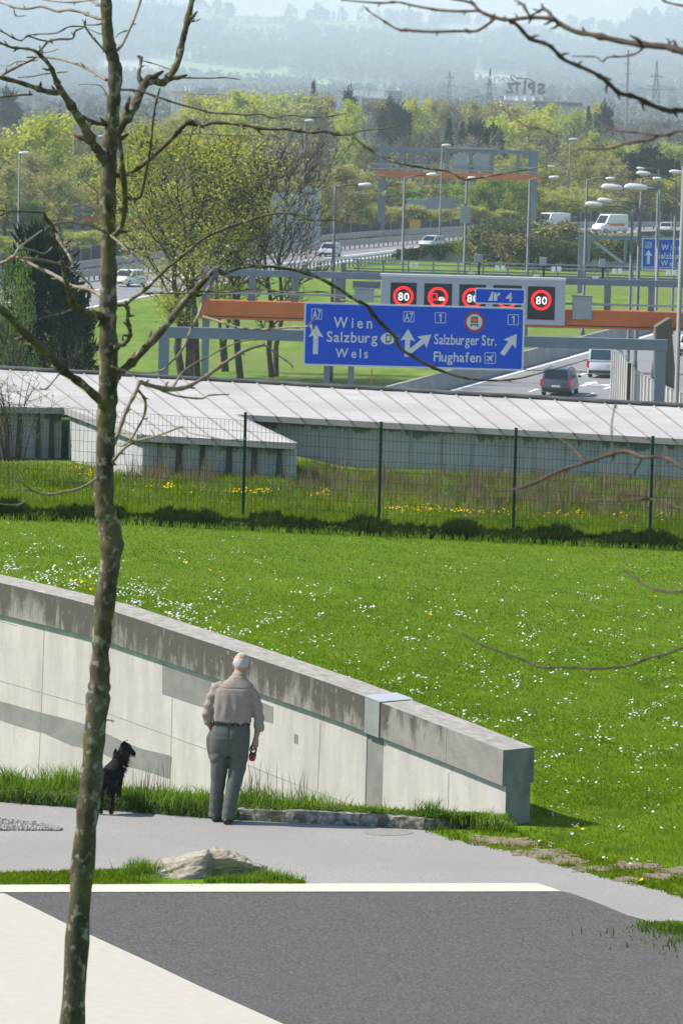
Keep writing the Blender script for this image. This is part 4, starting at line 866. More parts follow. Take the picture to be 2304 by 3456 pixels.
# ------------------------------------------------------------------ person, leash and dog
def ell(c, ax, ay, rx, ry, n=20, sq=2.0):
    out = []
    for k in range(n):
        a = 2 * math.pi * k / n; ca, sa = math.cos(a), math.sin(a)
        out.append(Vector(c) + Vector(ax) * (rx * math.copysign(abs(ca) ** (2 / sq), ca)) + Vector(ay) * (ry * math.copysign(abs(sa) ** (2 / sq), sa)))
    return out
def zrings(rows, n=20, sq=2.3):
    """rows: z, cx, cy, rx, ry"""
    return [ell((r[1], r[2], r[0]), (1, 0, 0), (0, 1, 0), r[3], r[4], n, sq) for r in rows]
def arings(pts, n=14):
    """pts: (x, y, z, r[, r2]) rings square to the path"""
    ps_ = [Vector(p[:3]) for p in pts]; out = []; prev = None
    for i, p in enumerate(ps_):
        t = (ps_[min(i + 1, len(ps_) - 1)] - ps_[max(i - 1, 0)]).normalized()
        u = Vector((1, 0, 0)) if prev is None else prev
        u = (u - t * u.dot(t)).normalized(); prev = u; w = t.cross(u)
        out.append(ell(p, u, w, pts[i][3], pts[i][4] if len(pts[i]) > 4 else pts[i][3], n))
    return out
def fuse(mb, name, mat, parent, voxel, smooth=4, fold=None):
    """the shapes in mb grown together into one continuous surface; fold(v, n) shifts the surface for cloth folds"""
    me = bpy.data.meshes.new(name); me.from_pydata([tuple(v) for v in mb.v], [], mb.f)
    bm = bmesh.new(); bm.from_mesh(me); bmesh.ops.recalc_face_normals(bm, faces=bm.faces); bm.to_mesh(me); bm.free()
    o = link('t', me); md = o.modifiers.new('r', 'REMESH'); md.mode = 'VOXEL'; md.voxel_size = voxel
    me2 = bpy.data.meshes.new_from_object(o.evaluated_get(bpy.context.evaluated_depsgraph_get())); bpy.data.objects.remove(o); bpy.data.meshes.remove(me)
    bm = bmesh.new(); bm.from_mesh(me2)
    for _ in range(smooth): bmesh.ops.smooth_vert(bm, verts=bm.verts, factor=.5, use_axis_x=True, use_axis_y=True, use_axis_z=True)
    if fold:
        bm.normal_update(); sh = [(v, v.normal * fold(v.co)) for v in bm.verts]
        for v, d in sh: v.co = v.co + d
    bm.to_mesh(me2); bm.free(); me2.name = name
    me2.polygons.foreach_set('use_smooth', [True] * len(me2.polygons))
    return link(name, me2, mat, parent)
from mathutils import noise as mnoise
pg = G(770, 2776, .004)
man = thing('person', pg, 'white-haired person in taupe shirt and grey trousers walking away along the path', 'person', rz=rad(-2))
# body: one continuous surface, head to feet
mb = MB()
mb.loft(zrings([(1.40, .04, .02, .15, .09), (1.10, .02, 0, .16, .10), (.95, 0, 0, .165, .11), (.80, .0, 0, .16, .10)], 18))
mb.loft(zrings([(1.44, .055, .02, .10, .075), (1.50, .07, .035, .068, .066), (1.57, .085, .06, .062, .066), (1.60, .09, .07, .06, .066)], 18, 2))
mb.loft(zrings([(1.535, .098, .105, .03, .045), (1.555, .096, .095, .058, .075), (1.59, .094, .082, .071, .093), (1.635, .093, .077, .077, .101), (1.68, .092, .075, .077, .099), (1.715, .092, .073, .066, .084), (1.738, .092, .072, .044, .056), (1.748, .092, .072, .015, .02)], 22, 2))
mb.loft(arings([(.094, .17, 1.625, .016), (.094, .19, 1.60, .018), (.094, .175, 1.585, .012)], 8))          # nose
for sx in (-1, 1):                                                                                            # ears
    mb.loft([ell((.093 + sx * .082, .075, 1.625 + dz), (.35 * sx, -1, 0), (sx, .3, 0), rr * .9, .012, 10) for dz, rr in ((-.036, .006), (-.028, .015), (-.01, .02), (.015, .024), (.03, .018), (.036, .006))])
mb.loft(arings([(-.14, .02, 1.41, .055), (-.205, .0, 1.27, .046), (-.245, -.015, 1.11, .04), (-.225, .05, 1.02, .034), (-.195, .085, .955, .028), (-.18, .09, .90, .035, .02), (-.17, .09, .85, .02)], 12))
mb.loft(arings([(.21, .02, 1.36, .055), (.275, .0, 1.22, .046), (.295, -.005, 1.09, .041), (.285, .02, .99, .037), (.268, .035, .905, .028), (.262, .04, .885, .027)], 12))
for sx, pts in ((-1, [(-.10, 0, .86, .085), (-.115, .04, .5, .052), (-.13, .06, .12, .036), (-.13, .075, .05, .036)]), (1, [(.095, 0, .86, .085), (.06, -.02, .5, .052), (.005, -.08, .12, .036), (.0, -.08, .05, .036)])):
    mb.loft(arings(pts, 12))
body = fuse(mb, 'body', M['skin'], man, .0075, 3)
# right hand: palm, four curled fingers and a thumb closed round the leash grip
mb = MB(); W = Vector((.262, .04, .885))
mb.loft(arings([(.263, .04, .89, .026, .022), (.262, .038, .865, .030, .020), (.258, .036, .83, .036, .018), (.254, .036, .795, .037, .016), (.252, .036, .785, .03, .013)], 12))
for k, (fx, L) in enumerate(((-.026, .9), (-.009, 1.0), (.008, .95), (.024, .8))):
    y0 = .036 + fx * .95; x0 = .253 + fx * .25
    mb.loft(arings([(x0, y0, .795, .0095), (x0 - .004, y0, .768, .0095), (x0 - .022 * L, y0, .750, .009), (x0 - .042 * L, y0, .758, .0085), (x0 - .046 * L, y0, .778, .0075), (x0 - .040 * L, y0, .788, .005)], 8))
mb.loft(arings([(.248, .066, .85, .013), (.236, .076, .825, .012), (.222, .068, .80, .0105), (.212, .056, .787, .009), (.208, .048, .78, .005)], 8))
hand = fuse(mb, 'hand', M['skin'], man, .0042, 2)
# hair: short white crown, thin on top at the back
bm = bmesh.new(); bmesh.ops.create_uvsphere(bm, u_segments=48, v_segments=32, radius=1)
dl = []
for v in bm.verts:
    d = v.co.copy(); hz = 1.655 + d.z * .097
    v.co = Vector((.0925 + d.x * .0805, .0745 + d.y * .1025, hz)); nn = mnoise.noise(v.co * 60) * .003; v.co += d * nn
    cut = (1.578 if d.y < -.2 else 1.578 + .07 * min(1, (d.y + .2) / .8)) + .008 * mnoise.noise(v.co * 70)
    bare = ((v.co.x - .105) / .034) ** 2 + ((v.co.z - 1.712) / .022) ** 2 < 1 and d.y < .2
    if hz < cut or (abs(d.x) > .86 and hz < 1.655 and d.y > -.25): dl.append(v)
bmesh.ops.delete(bm, geom=dl, context='VERTS'); me = bpy.data.meshes.new('hair'); bm.to_mesh(me); bm.free()
me.polygons.foreach_set('use_smooth', [True] * len(me.polygons)); link('hair', me, M['hair'], man)
# shirt
mb = MB()
mb.loft(zrings([(1.025, .015, .0, .187, .118), (1.06, .015, -.002, .200, .128), (1.12, .018, .0, .205, .130), (1.22, .022, .0, .207, .128), (1.32, .03, .004, .212, .122), (1.38, .036, .008, .212, .112), (1.425, .045, .014, .185, .098), (1.46, .054, .02, .135, .088), (1.49, .063, .028, .092, .08), (1.515, .068, .034, .078, .076)], 28, 2.4))
mb.loft(zrings([(1.48, .065, .03, .084, .08), (1.52, .072, .04, .075, .075), (1.55, .079, .05, .07, .071), (1.556, .08, .051, .068, .069)], 24, 2))
for sl in ([(-.08, .015, 1.415, .06), (-.135, .012, 1.395, .066), (-.186, .005, 1.31, .062), (-.216, -.005, 1.22, .058), (-.237, -.015, 1.13, .057), (-.236, .005, 1.075, .056), (-.232, .03, 1.045, .052), (-.228, .037, 1.035, .050)],
           [(.15, .015, 1.395, .06), (.205, .01, 1.355, .066), (.25, .0, 1.28, .062), (.274, -.004, 1.19, .057), (.287, -.004, 1.10, .056), (.293, .006, 1.03, .058), (.288, .014, .985, .055), (.287, .016, .972, .055)]):
    mb.loft(arings(sl, 16))
for c in ([(-.236, .026, 1.058, .056), (-.229, .038, 1.034, .054)], [(.288, .012, .995, .060), (.286, .018, .968, .059)]):   # turned-up cuffs
    mb.loft(arings(c, 16))
def shirt_fold(p):
    f = .004 * mnoise.noise(Vector((p.x * 9, p.y * 6, p.z * 3)))
    if p.z < 1.40 and p.z > 1.03 and abs(p.x - .02) < .17: f += .0045 * math.sin(p.x * 62 + 2.2 * math.sin(p.z * 9)) * max(0, 1 - abs(p.z - 1.2) / .2)
    if p.z < 1.12: f += .006 * math.sin(p.x * 46 + p.y * 30) * max(0, (1.12 - p.z) / .09)
    if abs(p.x - .02) > .19: f += .005 * math.sin(p.z * 58 + p.x * 20 + p.y * 26)
    if p.y < 0 and 1.395 < p.z < 1.405 and -.15 < p.x < .22: f -= .004
    return f * 1.15
fuse(mb, 'shirt', M['shirt'], man, .008, 3, shirt_fold)
# trousers
mb = MB()
mb.loft(zrings([(1.035, .012, 0, .186, .118), (1.0, .010, 0, .192, .124), (.95, .005, -.006, .200, .135), (.88, .0, -.01, .204, .138), (.80, -.002, -.006, .202, .128), (.735, -.004, 0, .198, .115), (.70, -.004, 0, .18, .10)], 30, 2.5))
mb.loft(arings([(-.102, .0, .82, .102, .112), (-.106, .005, .70, .098, .104), (-.108, .015, .58, .090, .096), (-.110, .03, .46, .080, .086), (-.122, .045, .34, .074, .080), (-.132, .055, .20, .070, .075), (-.138, .065, .10, .068, .074), (-.139, .068, .045, .070, .078)], 20))
mb.loft(arings([(.098, .0, .82, .102, .112), (.094, -.005, .70, .098, .104), (.082, -.015, .58, .090, .096), (.064, -.03, .46, .080, .086), (.042, -.05, .34, .074, .080), (.018, -.07, .20, .068, .074), (.003, -.078, .10, .066, .073), (.0, -.08, .045, .068, .078)], 20))
mb.loft(arings([(-.17, .06, .93, .05), (-.20, .055, .86, .052), (-.195, .04, .76, .05), (-.17, .03, .66, .045)], 14))            # hand in the pocket
def tr_fold(p):
    f = .0035 * mnoise.noise(Vector((p.x * 7, p.y * 7, p.z * 5)))
    if p.z < .3: f += .005 * math.sin(p.z * 70 + p.x * 15) * (1 - p.z / .3)
    if .3 < p.z < .7: f += .003 * math.sin(p.z * 40 + p.x * 30 + p.y * 20)
    if p.y < -.05 and abs(p.x) < .018 and p.z > .68: f -= .012 * (1 - abs(p.x) / .018)
    if p.y < 0 and .60 < p.z < .74: f += .005 * math.sin((p.z - .6) * 60 + abs(p.x) * 25)
    if p.y < -.05 and .905 < p.z < .915 and (.05 < p.x < .16 or -.16 < p.x < -.05): f -= .003
    return f * .75
tro = fuse(mb, 'trousers', M['trousers'], man, .008, 3, tr_fold)
mb = MB(); mb.loft(zrings([(1.018, .012, 0, .194, .126), (1.048, .012, 0, .195, .127)], 30, 2.5), 0, False); mb.loft(zrings([(1.048, .012, 0, .188, .12), (1.018, .012, 0, .188, .12)], 30, 2.5), 0, False)
mb.build('belt', M['leather'], man, smooth=False, recalc=False)
for x in (-.15, -.06, .01, .09, .17):
    pass
for x in (-.13, -.01, .06, .16):
    mb = MB(); mb.box((x, -.127 * math.sqrt(max(0.05, 1 - abs((x - .012) / .2) ** 2.5)) - .002, 1.03), (.012, .008, .05)); mb.build('belt_loop', M['trousers'], tro)
for x, y, rz in ((-.137, .10, .05), (.0, -.05, -.08)):
    mb = MB(); R = Matrix.Rotation(rz, 3, 'Z')
    rows = [(-.115, .030, .055), (-.10, .040, .066), (-.05, .042, .072), (.0, .040, .070), (.06, .046, .055), (.11, .048, .042), (.145, .036, .030), (.16, .012, .02)]
    rings = []
    for yy, w, h in rows:
        rings.append([Vector((x, y, 0)) + R @ Vector((w * math.cos(a) * (1 if math.sin(a) < 0 else .86), yy, max(0, h * .5 + h * .5 * math.sin(a) * 1.0))) for a in [2 * math.pi * k / 14 for k in range(14)]])
    mb.loft(rings); mb.build('shoe', M['leather'], man, smooth=True)
mb = MB(); mb.tube([Vector((-.222 + .037 * math.cos(a), .055 + .035 * math.sin(a) * .8, 1.012 + .02 * math.cos(a) * .5)) for a in [k * .42 for k in range(16)]], .006, 5); mb.box((-.258, .05, 1.01), (.008, .03, .03))
mb.build('wristwatch', M['rim'], man, smooth=False)
# leash reel held in the fist (a thing of its own)
lr = thing('leash_reel', pg + Vector((.243, .03, .70)), 'red and black retractable dog leash reel hanging from the hand of the walker', 'dog leash', rz=rad(-2))
mb = MB(); rings = []
for k in range(20):
    a = 2 * math.pi * k / 20; rings.append(ell((.0 + .030 * math.cos(a) - .004, .0, .058 + .042 * math.sin(a)), (math.cos(a), 0, math.sin(a)), (0, 1, 0), .010, .013, 8))
mb.loft(rings + [rings[0]], 0, False); mb.build('grip', M['trim'], lr, smooth=True)
mb = MB(); mb.loft(zrings([(-.062, -.012, 0, .012, .008), (-.055, -.012, 0, .028, .016), (-.02, -.011, 0, .038, .020), (.012, -.008, 0, .037, .020), (.026, -.006, 0, .028, .016)], 18, 2.6)); mb.build('reel_housing', M['red_plastic'], lr, smooth=True)
mb = MB(); mb.loft(zrings([(-.004, -.009, 0, .0395, .021), (.018, -.008, 0, .0365, .0205), (.03, -.006, 0, .026, .016)], 18, 2.6)); mb.box((-.012, -.021, -.02), (.010, .004, .04)); mb.build('collar_band', M['trim'], lr)

# dog, seen from behind, head lifted and turned to the right
dg_ = G(368, 2742, .004)
dog = thing('dog', dg_, 'shaggy black dog standing with its head raised beside the slim tree trunk', 'dog', rz=rad(-8))
mb = MB()
mb.loft(arings([(0, -.19, .40, .045), (0, -.16, .405, .072, .08), (0, -.09, .405, .084, .085), (0, .03, .40, .085, .088), (0, .16, .40, .092, .108), (.005, .26, .42, .085, .105), (.015, .32, .47, .066, .08)], 16))
mb.loft(arings([(.015, .27, .45, .075), (.035, .32, .52, .062), (.065, .33, .59, .052), (.085, .33, .63, .052)], 14))
mb.loft(arings([(.06, .32, .635, .046), (.09, .33, .65, .058), (.12, .335, .635, .05), (.148, .34, .61, .034), (.175, .342, .588, .027), (.198, .343, .572, .021), (.206, .343, .566, .01)], 14))
for sx in (-1, 1):
    mb.loft(arings([(sx * .052, -.11, .37, .056, .078), (sx * .058, -.09, .29, .045, .062), (sx * .056, -.12, .215, .030, .038), (sx * .054, -.18, .145, .021, .026), (sx * .052, -.17, .08, .019, .021), (sx * .052, -.16, .03, .021, .024), (sx * .052, -.135, .012, .024, .015)], 12))
    mb.loft(arings([(sx * .056, .24, .36, .048), (sx * .058, .235, .24, .033), (sx * .058, .235, .13, .023), (sx * .058, .24, .05, .020), (sx * .058, .262, .015, .023, .013)], 12))
mb.loft(arings([(0, -.18, .435, .022), (-.03, -.22, .44, .026), (-.07, -.24, .41, .028), (-.09, -.24, .35, .024), (-.095, -.23, .30, .010)], 10))
fuse(mb, 'body', M['fur'], dog, .0085, 3)
for px_, y0, tilt in ((.068, .29, -.2), (.08, .385, .2)):
    mb = MB(); mb.loft([ell((px_ + .012 * k, y0, .69 + .022 * k - .006 * k * k), (0, 1, 0), (.6, 0, .8), w, .007, 10) for k, w in ((-1, .018), (0, .030), (1, .027), (2, .016), (2.6, .004))]); mb.build('ear', M['fur'], dog, smooth=True)
# shaggy coat: locks of hair over back, thighs, chest, beard
rg = np.random.default_rng(3)
def locks(n, fn, L, w):
    V = []; 
    for _ in range(n):
        p, d = fn(); p = Vector(p); d = Vector(d).normalized(); s = d.cross(Vector((rg.normal(), rg.normal(), rg.normal()))).normalized() * w * rg.uniform(.6, 1.3); l = L * rg.uniform(.5, 1.2)
        V += [p - s, p + s, p + d * l + Vector((0, 0, -.25 * l))]
    return V
def torso_pt():
    t = rg.uniform(-.2, .28); a = rg.uniform(-.6, math.pi + .6); r = .098 + .015 * (t > .1); return ((math.cos(a) * r * .82, t, .405 + math.sin(a) * r * .82), (math.cos(a) * .8, -.25, -.9 + .4 * math.sin(a)))
def thigh_pt():
    s = rg.choice((-1, 1)); z = rg.uniform(.13, .36); yb = -.16 - .02 * math.sin(z * 12); return ((s * .056 + rg.normal(0, .022), yb + .04 * (z - .2), z), (rg.normal(0, .35), -.5, -1))
def chest_pt():
    a = rg.uniform(-1.2, 1.4); z = rg.uniform(.40, .63); return ((.03 + .07 * math.sin(a) + (z - .4) * .15, .31 - .06 * math.cos(a), z), (.75 * math.sin(a) + .25, -.3, -.6))
def beard_pt(): return ((rg.uniform(.09, .19), .345 + rg.normal(0, .025), rg.uniform(.57, .61)), (.5 + rg.normal(0, .2), rg.normal(0, .2), -.8))
def ruff_pt(): return ((rg.uniform(.06, .11), .33 + rg.normal(0, .04), rg.uniform(.46, .58)), (1, rg.normal(0, .2), -.25 + rg.normal(0, .15)))
def leg_pt():
    s = rg.choice((-1, 1)); z = rg.uniform(.02, .16); return ((s * .06 + rg.normal(0, .016), -.175 + rg.normal(0, .018), z), (rg.normal(0, .4), rg.normal(-.3, .3), -.8))
V = locks(1300, torso_pt, .045, .005) + locks(700, thigh_pt, .032, .005) + locks(500, chest_pt, .055, .005) + locks(120, beard_pt, .045, .004) + locks(60, ruff_pt, .085, .004) + locks(300, leg_pt, .03, .004)
V = np.array([tuple(v) for v in V]); link('coat', fastmesh('coat', V, np.arange(len(V)).reshape(-1, 3)), M['fur'], dog)
mb = MB(); mb.tube([Vector((.045 + .06 * math.cos(a), .325 + .06 * math.sin(a), .55 - .02 * math.cos(a))) for a in [k * .35 for k in range(19)]], .008, 6); mb.build('collar', M['red_plastic'], dog)
# ------------------------------------------------------------------ low building with the pale sheet roof (edge of the road tunnel)
U1, U2, L1 = P(0, 1240, 112), P(2304, 1369, 107), P(2304, 1483, 97)
RN = (U2 - U1).cross(L1 - U1).normalized(); RN = RN if RN.z > 0 else -RN
CAMP = Vector((0, 0, CAMZ))
def roof_hit(px, py, up=0.0):
    d = ray(px, py); o = U1 + RN * up; return CAMP + d * ((o - CAMP).dot(RN) / d.dot(RN))
EAVE = [(-420, 1368), (0, 1374), (220, 1378), (467, 1469), (999, 1496), (795, 1399), (2304, 1483), (3000, 1522)]
RIDGE = [(-420, 1216), (0, 1240), (2304, 1369), (3000, 1408)]
bl = wthing('low_building', Vector((0, 100, -.4)), 'long low concrete building with a pale seamed sheet roof beyond the wire fence', 'building')
mb = MB(); poly = [roof_hit(*p) for p in EAVE] + [roof_hit(*p) for p in RIDGE[::-1]]
bm = bmesh.new(); vs = [bm.verts.new(p - bl.location) for p in poly]; f = bm.faces.new(vs); bm.normal_update()
if f.normal.z < 0: f.normal_flip()
r_ = bmesh.ops.triangulate(bm, faces=[f]); me = bpy.data.meshes.new('roof'); bm.to_mesh(me); bm.free()
roof_o = link('roof', me, M['roof'], bl)
# standing seams
def seg_x(p, d, a, b):
    ex, ey = b[0] - a[0], b[1] - a[1]; den = d[0] * ey - d[1] * ex
    if abs(den) < 1e-9: return None
    t = ((a[0] - p[0]) * ey - (a[1] - p[1]) * ex) / den; u = ((a[0] - p[0]) * d[1] - (a[1] - p[1]) * d[0]) / den
    return t if 0 <= u <= 1 and t > .02 else None
ridge_y = lambda x: np.interp(x, [p[0] for p in RIDGE], [p[1] for p in RIDGE])
x = -560; r = random.Random(4)
mb = MB()
while x < 2500:
    yy = 1240 + (x - 0) * .05600 if x < 0 else ridge_y(x); p = (x, yy); d = (154, 121) if x > 300 else (150, 112)
    ts = [t for a, b in zip(EAVE[:-1], EAVE[1:]) for t in [seg_x(p, d, a, b)] if t]
    if ts:
        t = min(ts); a = roof_hit(p[0] + d[0] * .004, p[1] + d[1] * .004, .012); b = roof_hit(p[0] + d[0] * t * .995, p[1] + d[1] * t * .995, .012)
        mb.bar(a, b, .024, .04, up=tuple(RN))
    x += 83.5
mb.build('roof_seam', M['seam'], bl)
mb = MB(); a, b = roof_hit(*RIDGE[0]), roof_hit(*RIDGE[-1]); k = 26
rp = [roof_hit(x_, 1240 + x_ * .056 + .7 * math.sin(x_ * .013) + .5 * math.sin(x_ * .05), .05) for x_ in np.linspace(-420, 3000, 90)]
mb.tube(rp, [.06] * len(rp), 6); mb.build('roof_edge', M['edge'], bl, smooth=True)
# eave fascia and the walls under it
E3 = [roof_hit(*p) for p in EAVE]
down = Vector((0, 0, -1))
mb = MB()
for i, (a, b) in enumerate(zip(E3[:-1], E3[1:])):
    n = (b - a).cross(Vector((0, 0, 1))).normalized(); n = -n if n.y > 0 and i != 4 else n
    if i == 4: n = Vector((1, 0, 0)) * 1.0
    n = Vector((n.x, n.y, 0)).normalized() * .03
    o = -n * 2.2
    mb.hexa([a + n + Vector((0, 0, .01)), b + n + Vector((0, 0, .01)), b + n + down * .12, a + n + down * .12], [a + o + Vector((0, 0, -.004)), b + o + Vector((0, 0, -.004)), b + o + down * .12, a + o + down * .12])
mb.build('fascia', M['fascia'], bl)
def wall_under(i, inset, mat, zb=-1.3, a=None, b=None, name='wall'):
    a = a or E3[i]; b = b or E3[i + 1]; t = (b - a); t.z = 0; t.normalize(); n = Vector((-t.y, t.x, 0))
    if n.y < 0: n = -n
    if i == 4: n = Vector((-1, 0, 0))
    p, q = a + n * inset, b + n * inset; V = [Vector((p.x, p.y, zb)), Vector((q.x, q.y, zb)), q + down * .1, p + down * .1]
    th = n * .3
    me = bpy.data.meshes.new(name); vv = V + [v + th for v in V]
    me.from_pydata([tuple(v - bl.location) for v in vv], [], [(0, 1, 2, 3), (5, 4, 7, 6), (3, 2, 6, 7), (1, 5, 6, 2), (4, 0, 3, 7)])
    uvl = me.uv_layers.new(name='UVMap'); L = (q - p).length; uvs = [(0, p.z - zb), (L, q.z - zb), (L, .1), (0, .1)] * 2
    for l in me.loops: uvl.data[l.index].uv = uvs[l.vertex_index]
    return link(name, me, mat, bl), p, q, n
main_o, mp, mq, mn_ = wall_under(5, .22, M['bwall'], a=E3[5] + (E3[5] - E3[6]) * .0, name='wall')
front_o, fp, fq, fn = wall_under(3, .28, M['bwall'], b=E3[4].lerp(E3[3], .03), name='wall')
side_o, sp, sq, sn = wall_under(2, .10, M['bwall'], name='wall')
left_o, lp, lq, ln = wall_under(1, .35, M['bwall'], a=E3[0], name='wall')
# buttress fins, widening downwards
def fin(base_p, n, z0, z1, w, mat, name='buttress'):
    t = Vector((n.y, -n.x, 0)); a = Vector((base_p.x, base_p.y, 0)); o = -n
    mb = MB(); top, bot = .10, .42
    q1 = [a + t * (-w * .35) + Vector((0, 0, z1)), a + t * (w * .35) + Vector((0, 0, z1)), a + t * (w * .8) + Vector((0, 0, z0)), a + t * (-w * .8) + Vector((0, 0, z0))]
    q2 = [q1[0] + o * top * .4, q1[1] + o * top * .4, q1[2] + o * bot * .4, q1[3] + o * bot * .4]
    mb.hexa(q1, q2); mb.build(name, mat, bl)
for px_ in (600, 683, 775, 862, 950):
    t = (px_ - 467) / (999 - 467); b = fp.lerp(fq, min(.985, t)); fin(b, fn, -1.2, b.z - .14, .12, M['bwall_dark'])
for px_ in (-60, 35, 75, 140, 185):
    t = (px_ + 420) / 640; b = lp.lerp(lq, t); fin(b, ln, -1.2, b.z - .14, .09, M['bwall_dark'])
for k in range(14):
    t = (k + .7) / 14.5; b = mp.lerp(mq, t); mb = MB(); mb.hexa([b + Vector((0, 0, -.16)) + v for v in (Vector((-.035, .01, 0)), Vector((.035, .01, 0)), Vector((.035, -.016, 0)), Vector((-.035, -.016, 0)))], [Vector((b.x, b.y, -1.2)) + v for v in (Vector((-.035, .01, 0)), Vector((.035, .01, 0)), Vector((.035, -.016, 0)), Vector((-.035, -.016, 0)))]); mb.build('pilaster', M['bwall_plain'], bl)

# ------------------------------------------------------------------ signs over the motorway
def leg(mb, x, y0, y1, w, D, th, mi=0):
    """vertical post at photo x (measured at height y0), from photo height y0 down to y1"""
    a = P(x, y0, D); b = P(x, y1, D); hw = w * D / FPX / 2
    mb.box((a.x, D + th / 2, (a.z + b.z) / 2), (2 * hw, th, a.z - b.z), None, mi)
def leg_ground(mb, x, y0, w, D, th, zb=RD):
    a = P(x, y0, D); mb.box((a.x, D + th / 2, (a.z + zb) / 2), (w * D / FPX, th, a.z - zb))
DS = 215.0
sg = wthing('direction_sign', P(1150, 1250, DS) * 1.0, 'wide blue overhead direction sign to Wien and Salzburg with an exit plate', 'road sign')
sg.location.z = RD
mb = MB(); px_beam(mb, 536, 2250, 1116, 1171, 37, DS + .25, .5); mb.build('cross_beam', M['galv'], sg)
for x, w in ((554, 35), (2228, 35)):
    mb = MB(); leg_ground(mb, x, 1130 if x < 999 else 1185, w, DS + .28, .44); mb.build('leg', M['galv'], sg)
for x in (1105, 1187): 
    mb = MB(); leg_ground(mb, x, 1150, 20, DS + .8, .3); mb.build('leg', M['galv'], sg)
def rrect(cx, cy, w, h, r, k=4):
    out = []
    for sx, sy, a0 in ((1, 1, 0), (-1, 1, 90), (-1, -1, 180), (1, -1, 270)):
        for i in range(k + 1):
            a = rad(a0 + 90 * i / k); out.append(tuple(Vector((cx, cy)) + EX * (sx * (w / 2 - r) + r * math.cos(a)) + UP * (sy * (h / 2 - r) + r * math.sin(a))))
    return out
mb = MB(); px_poly(mb, rrect(1396, 1135.5, 743, 214, 9), DS, .06); board = mb.build('board', M['sign_white'], sg)
mb = MB(); px_poly(mb, rrect(1396, 1135.5, 731, 202, 6), DS - .012, .012); mb.build('panel', M['sign_blue'], board)
mb = MB(); px_poly(mb, rrect(1686, 1000, 170, 54, 6), DS - .05, .05); ex = mb.build('exit_board', M['sign_white'], sg)
mb = MB(); px_poly(mb, rrect(1686, 1000, 161, 45, 4), DS - .062, .012); mb.build('exit_panel', M['sign_blue'], ex)
DT = DS - .024
def arrow(mb, tail, tip, sw, hw, hl, D, th=.012):
    a, b = Vector(tail), Vector(tip); d = (b - a).normalized(); n = Vector((-d.y, d.x)); c = b - d * hl
    px_poly(mb, [tuple(v) for v in (a - n * sw / 2, c + d * hl * .12 - n * sw / 2, c - n * hw / 2, b, c + n * hw / 2, c + d * hl * .12 + n * sw / 2, a + n * sw / 2)], D, th)
def frame(mb, cx, cy, w, h, t, D):
    for dx, dy, ww, hh in ((0, h / 2, w, t), (0, -h / 2, w, t), (w / 2, 0, t, h), (-w / 2, 0, t, h)):
        c = Vector((cx, cy)) + EX * dx + UP * dy; px_poly(mb, px_rect(c.x, c.y, ww, hh), D, .01)
def words(items, D, mat, parent, name):
    for t, x, y, w, c, g in items:
        mb = MB(); px_text(mb, t, x, y, w, c, D, g); o = mb.build(name, mat, parent, recalc=False)
    return o
words([('Wien', 1125, 1105, 130, 36, .42), ('Salzburg', 1102, 1153, 171, 35, .13), ('Wels', 1131, 1206, 110, 31, .38), ('Salzburger Str.', 1464, 1161, 211, 34, .09), ('Flughafen', 1462, 1219, 160, 33, .09), ('A7', 1055, 1074, 27, 28, .08), ('A7', 1365, 1083, 27, 28, .08), ], DT, M['sign_white'], board, 'lettering')
for a_ in ((1068.5, 1060, 34, 34, 2), (1379, 1069, 34, 34, 2), (1485, 1072.5, 35, 34, 2), (1730.5, 1079, 35, 34, 2), (1653, 1208.5, 36, 36, 2)):
    mb = MB(); frame(mb, *a_, DT); mb.build('route_box', M['sign_white'], board)
mb = MB(); arrow(mb, (1064, 1195), (1067, 1097), 17, 51, 41, DT); mb.build('lane_arrow', M['sign_white'], board)
mb = MB(); arrow(mb, (1372, 1204), (1377, 1110), 17, 51, 41, DT); arrow(mb, (1381, 1188), (1455, 1129), 17, 51, 42, DT - .004); mb.build('lane_arrow', M['sign_white'], board)
mb = MB(); arrow(mb, (1693, 1197), (1743, 1127), 17, 51, 42, DT); mb.build('lane_arrow', M['sign_white'], board)
for x, y in ((1485, 1072.5), (1731, 1079)):
    c = Vector((x, y)); q = lambda a, b: tuple(c + EX * a + UP * b); mb = MB(); px_poly(mb, [q(-.5, -13), q(4, -13), q(4, 13), q(1, 13), q(-6, 8.5), q(-4.5, 5), q(-.5, 7.5)], DT, .012); mb.build('lettering', M['sign_white'], board)
mb = MB()
# aeroplane
pl_ = Vector((1653, 1208.5)); 
def PLp(a, b): d = Vector((.72, -.69)); n = Vector((d.y, -d.x)) * -1; v = pl_ + d * a + n * b; return (v.x, v.y)
px_poly(mb, [PLp(16, 0), PLp(13, 2), PLp(4, 2.2), PLp(-3, 13), PLp(-6, 13), PLp(-3, 2.2), PLp(-10, 1.6), PLp(-13, 6), PLp(-15, 6), PLp(-13, 0), PLp(-15, -6), PLp(-13, -6), PLp(-10, -1.6), PLp(-3, -2.2), PLp(-6, -13), PLp(-3, -13), PLp(4, -2.2), PLp(13, -2)], DT, .012)
mb.build('aeroplane_symbol', M['sign_white'], board); mb = MB(); c = Vector((1309, 1143)); px_poly(mb, [tuple(c + EX * 25 * math.cos(k * .262) + UP * 19.5 * math.sin(k * .262)) for k in range(24)], DT, .012)
mb.build('country_oval', M['sign_white'], board)
mb = MB(); px_text(mb, 'D', 1301, 1156, 19, 28, DT - .004); mb.build('country_letter', M['black'], board, recalc=False)
mb = MB(); px_ring(mb, 1600, 1087, 27.5, 0, DT, .012); mb.build('prohibition_disc', M['sign_white'], board)
mb = MB(); px_ring(mb, 1600, 1087, 34.5, 26.5, DT - .002, .014); mb.build('prohibition_ring', M['sign_red'], board)
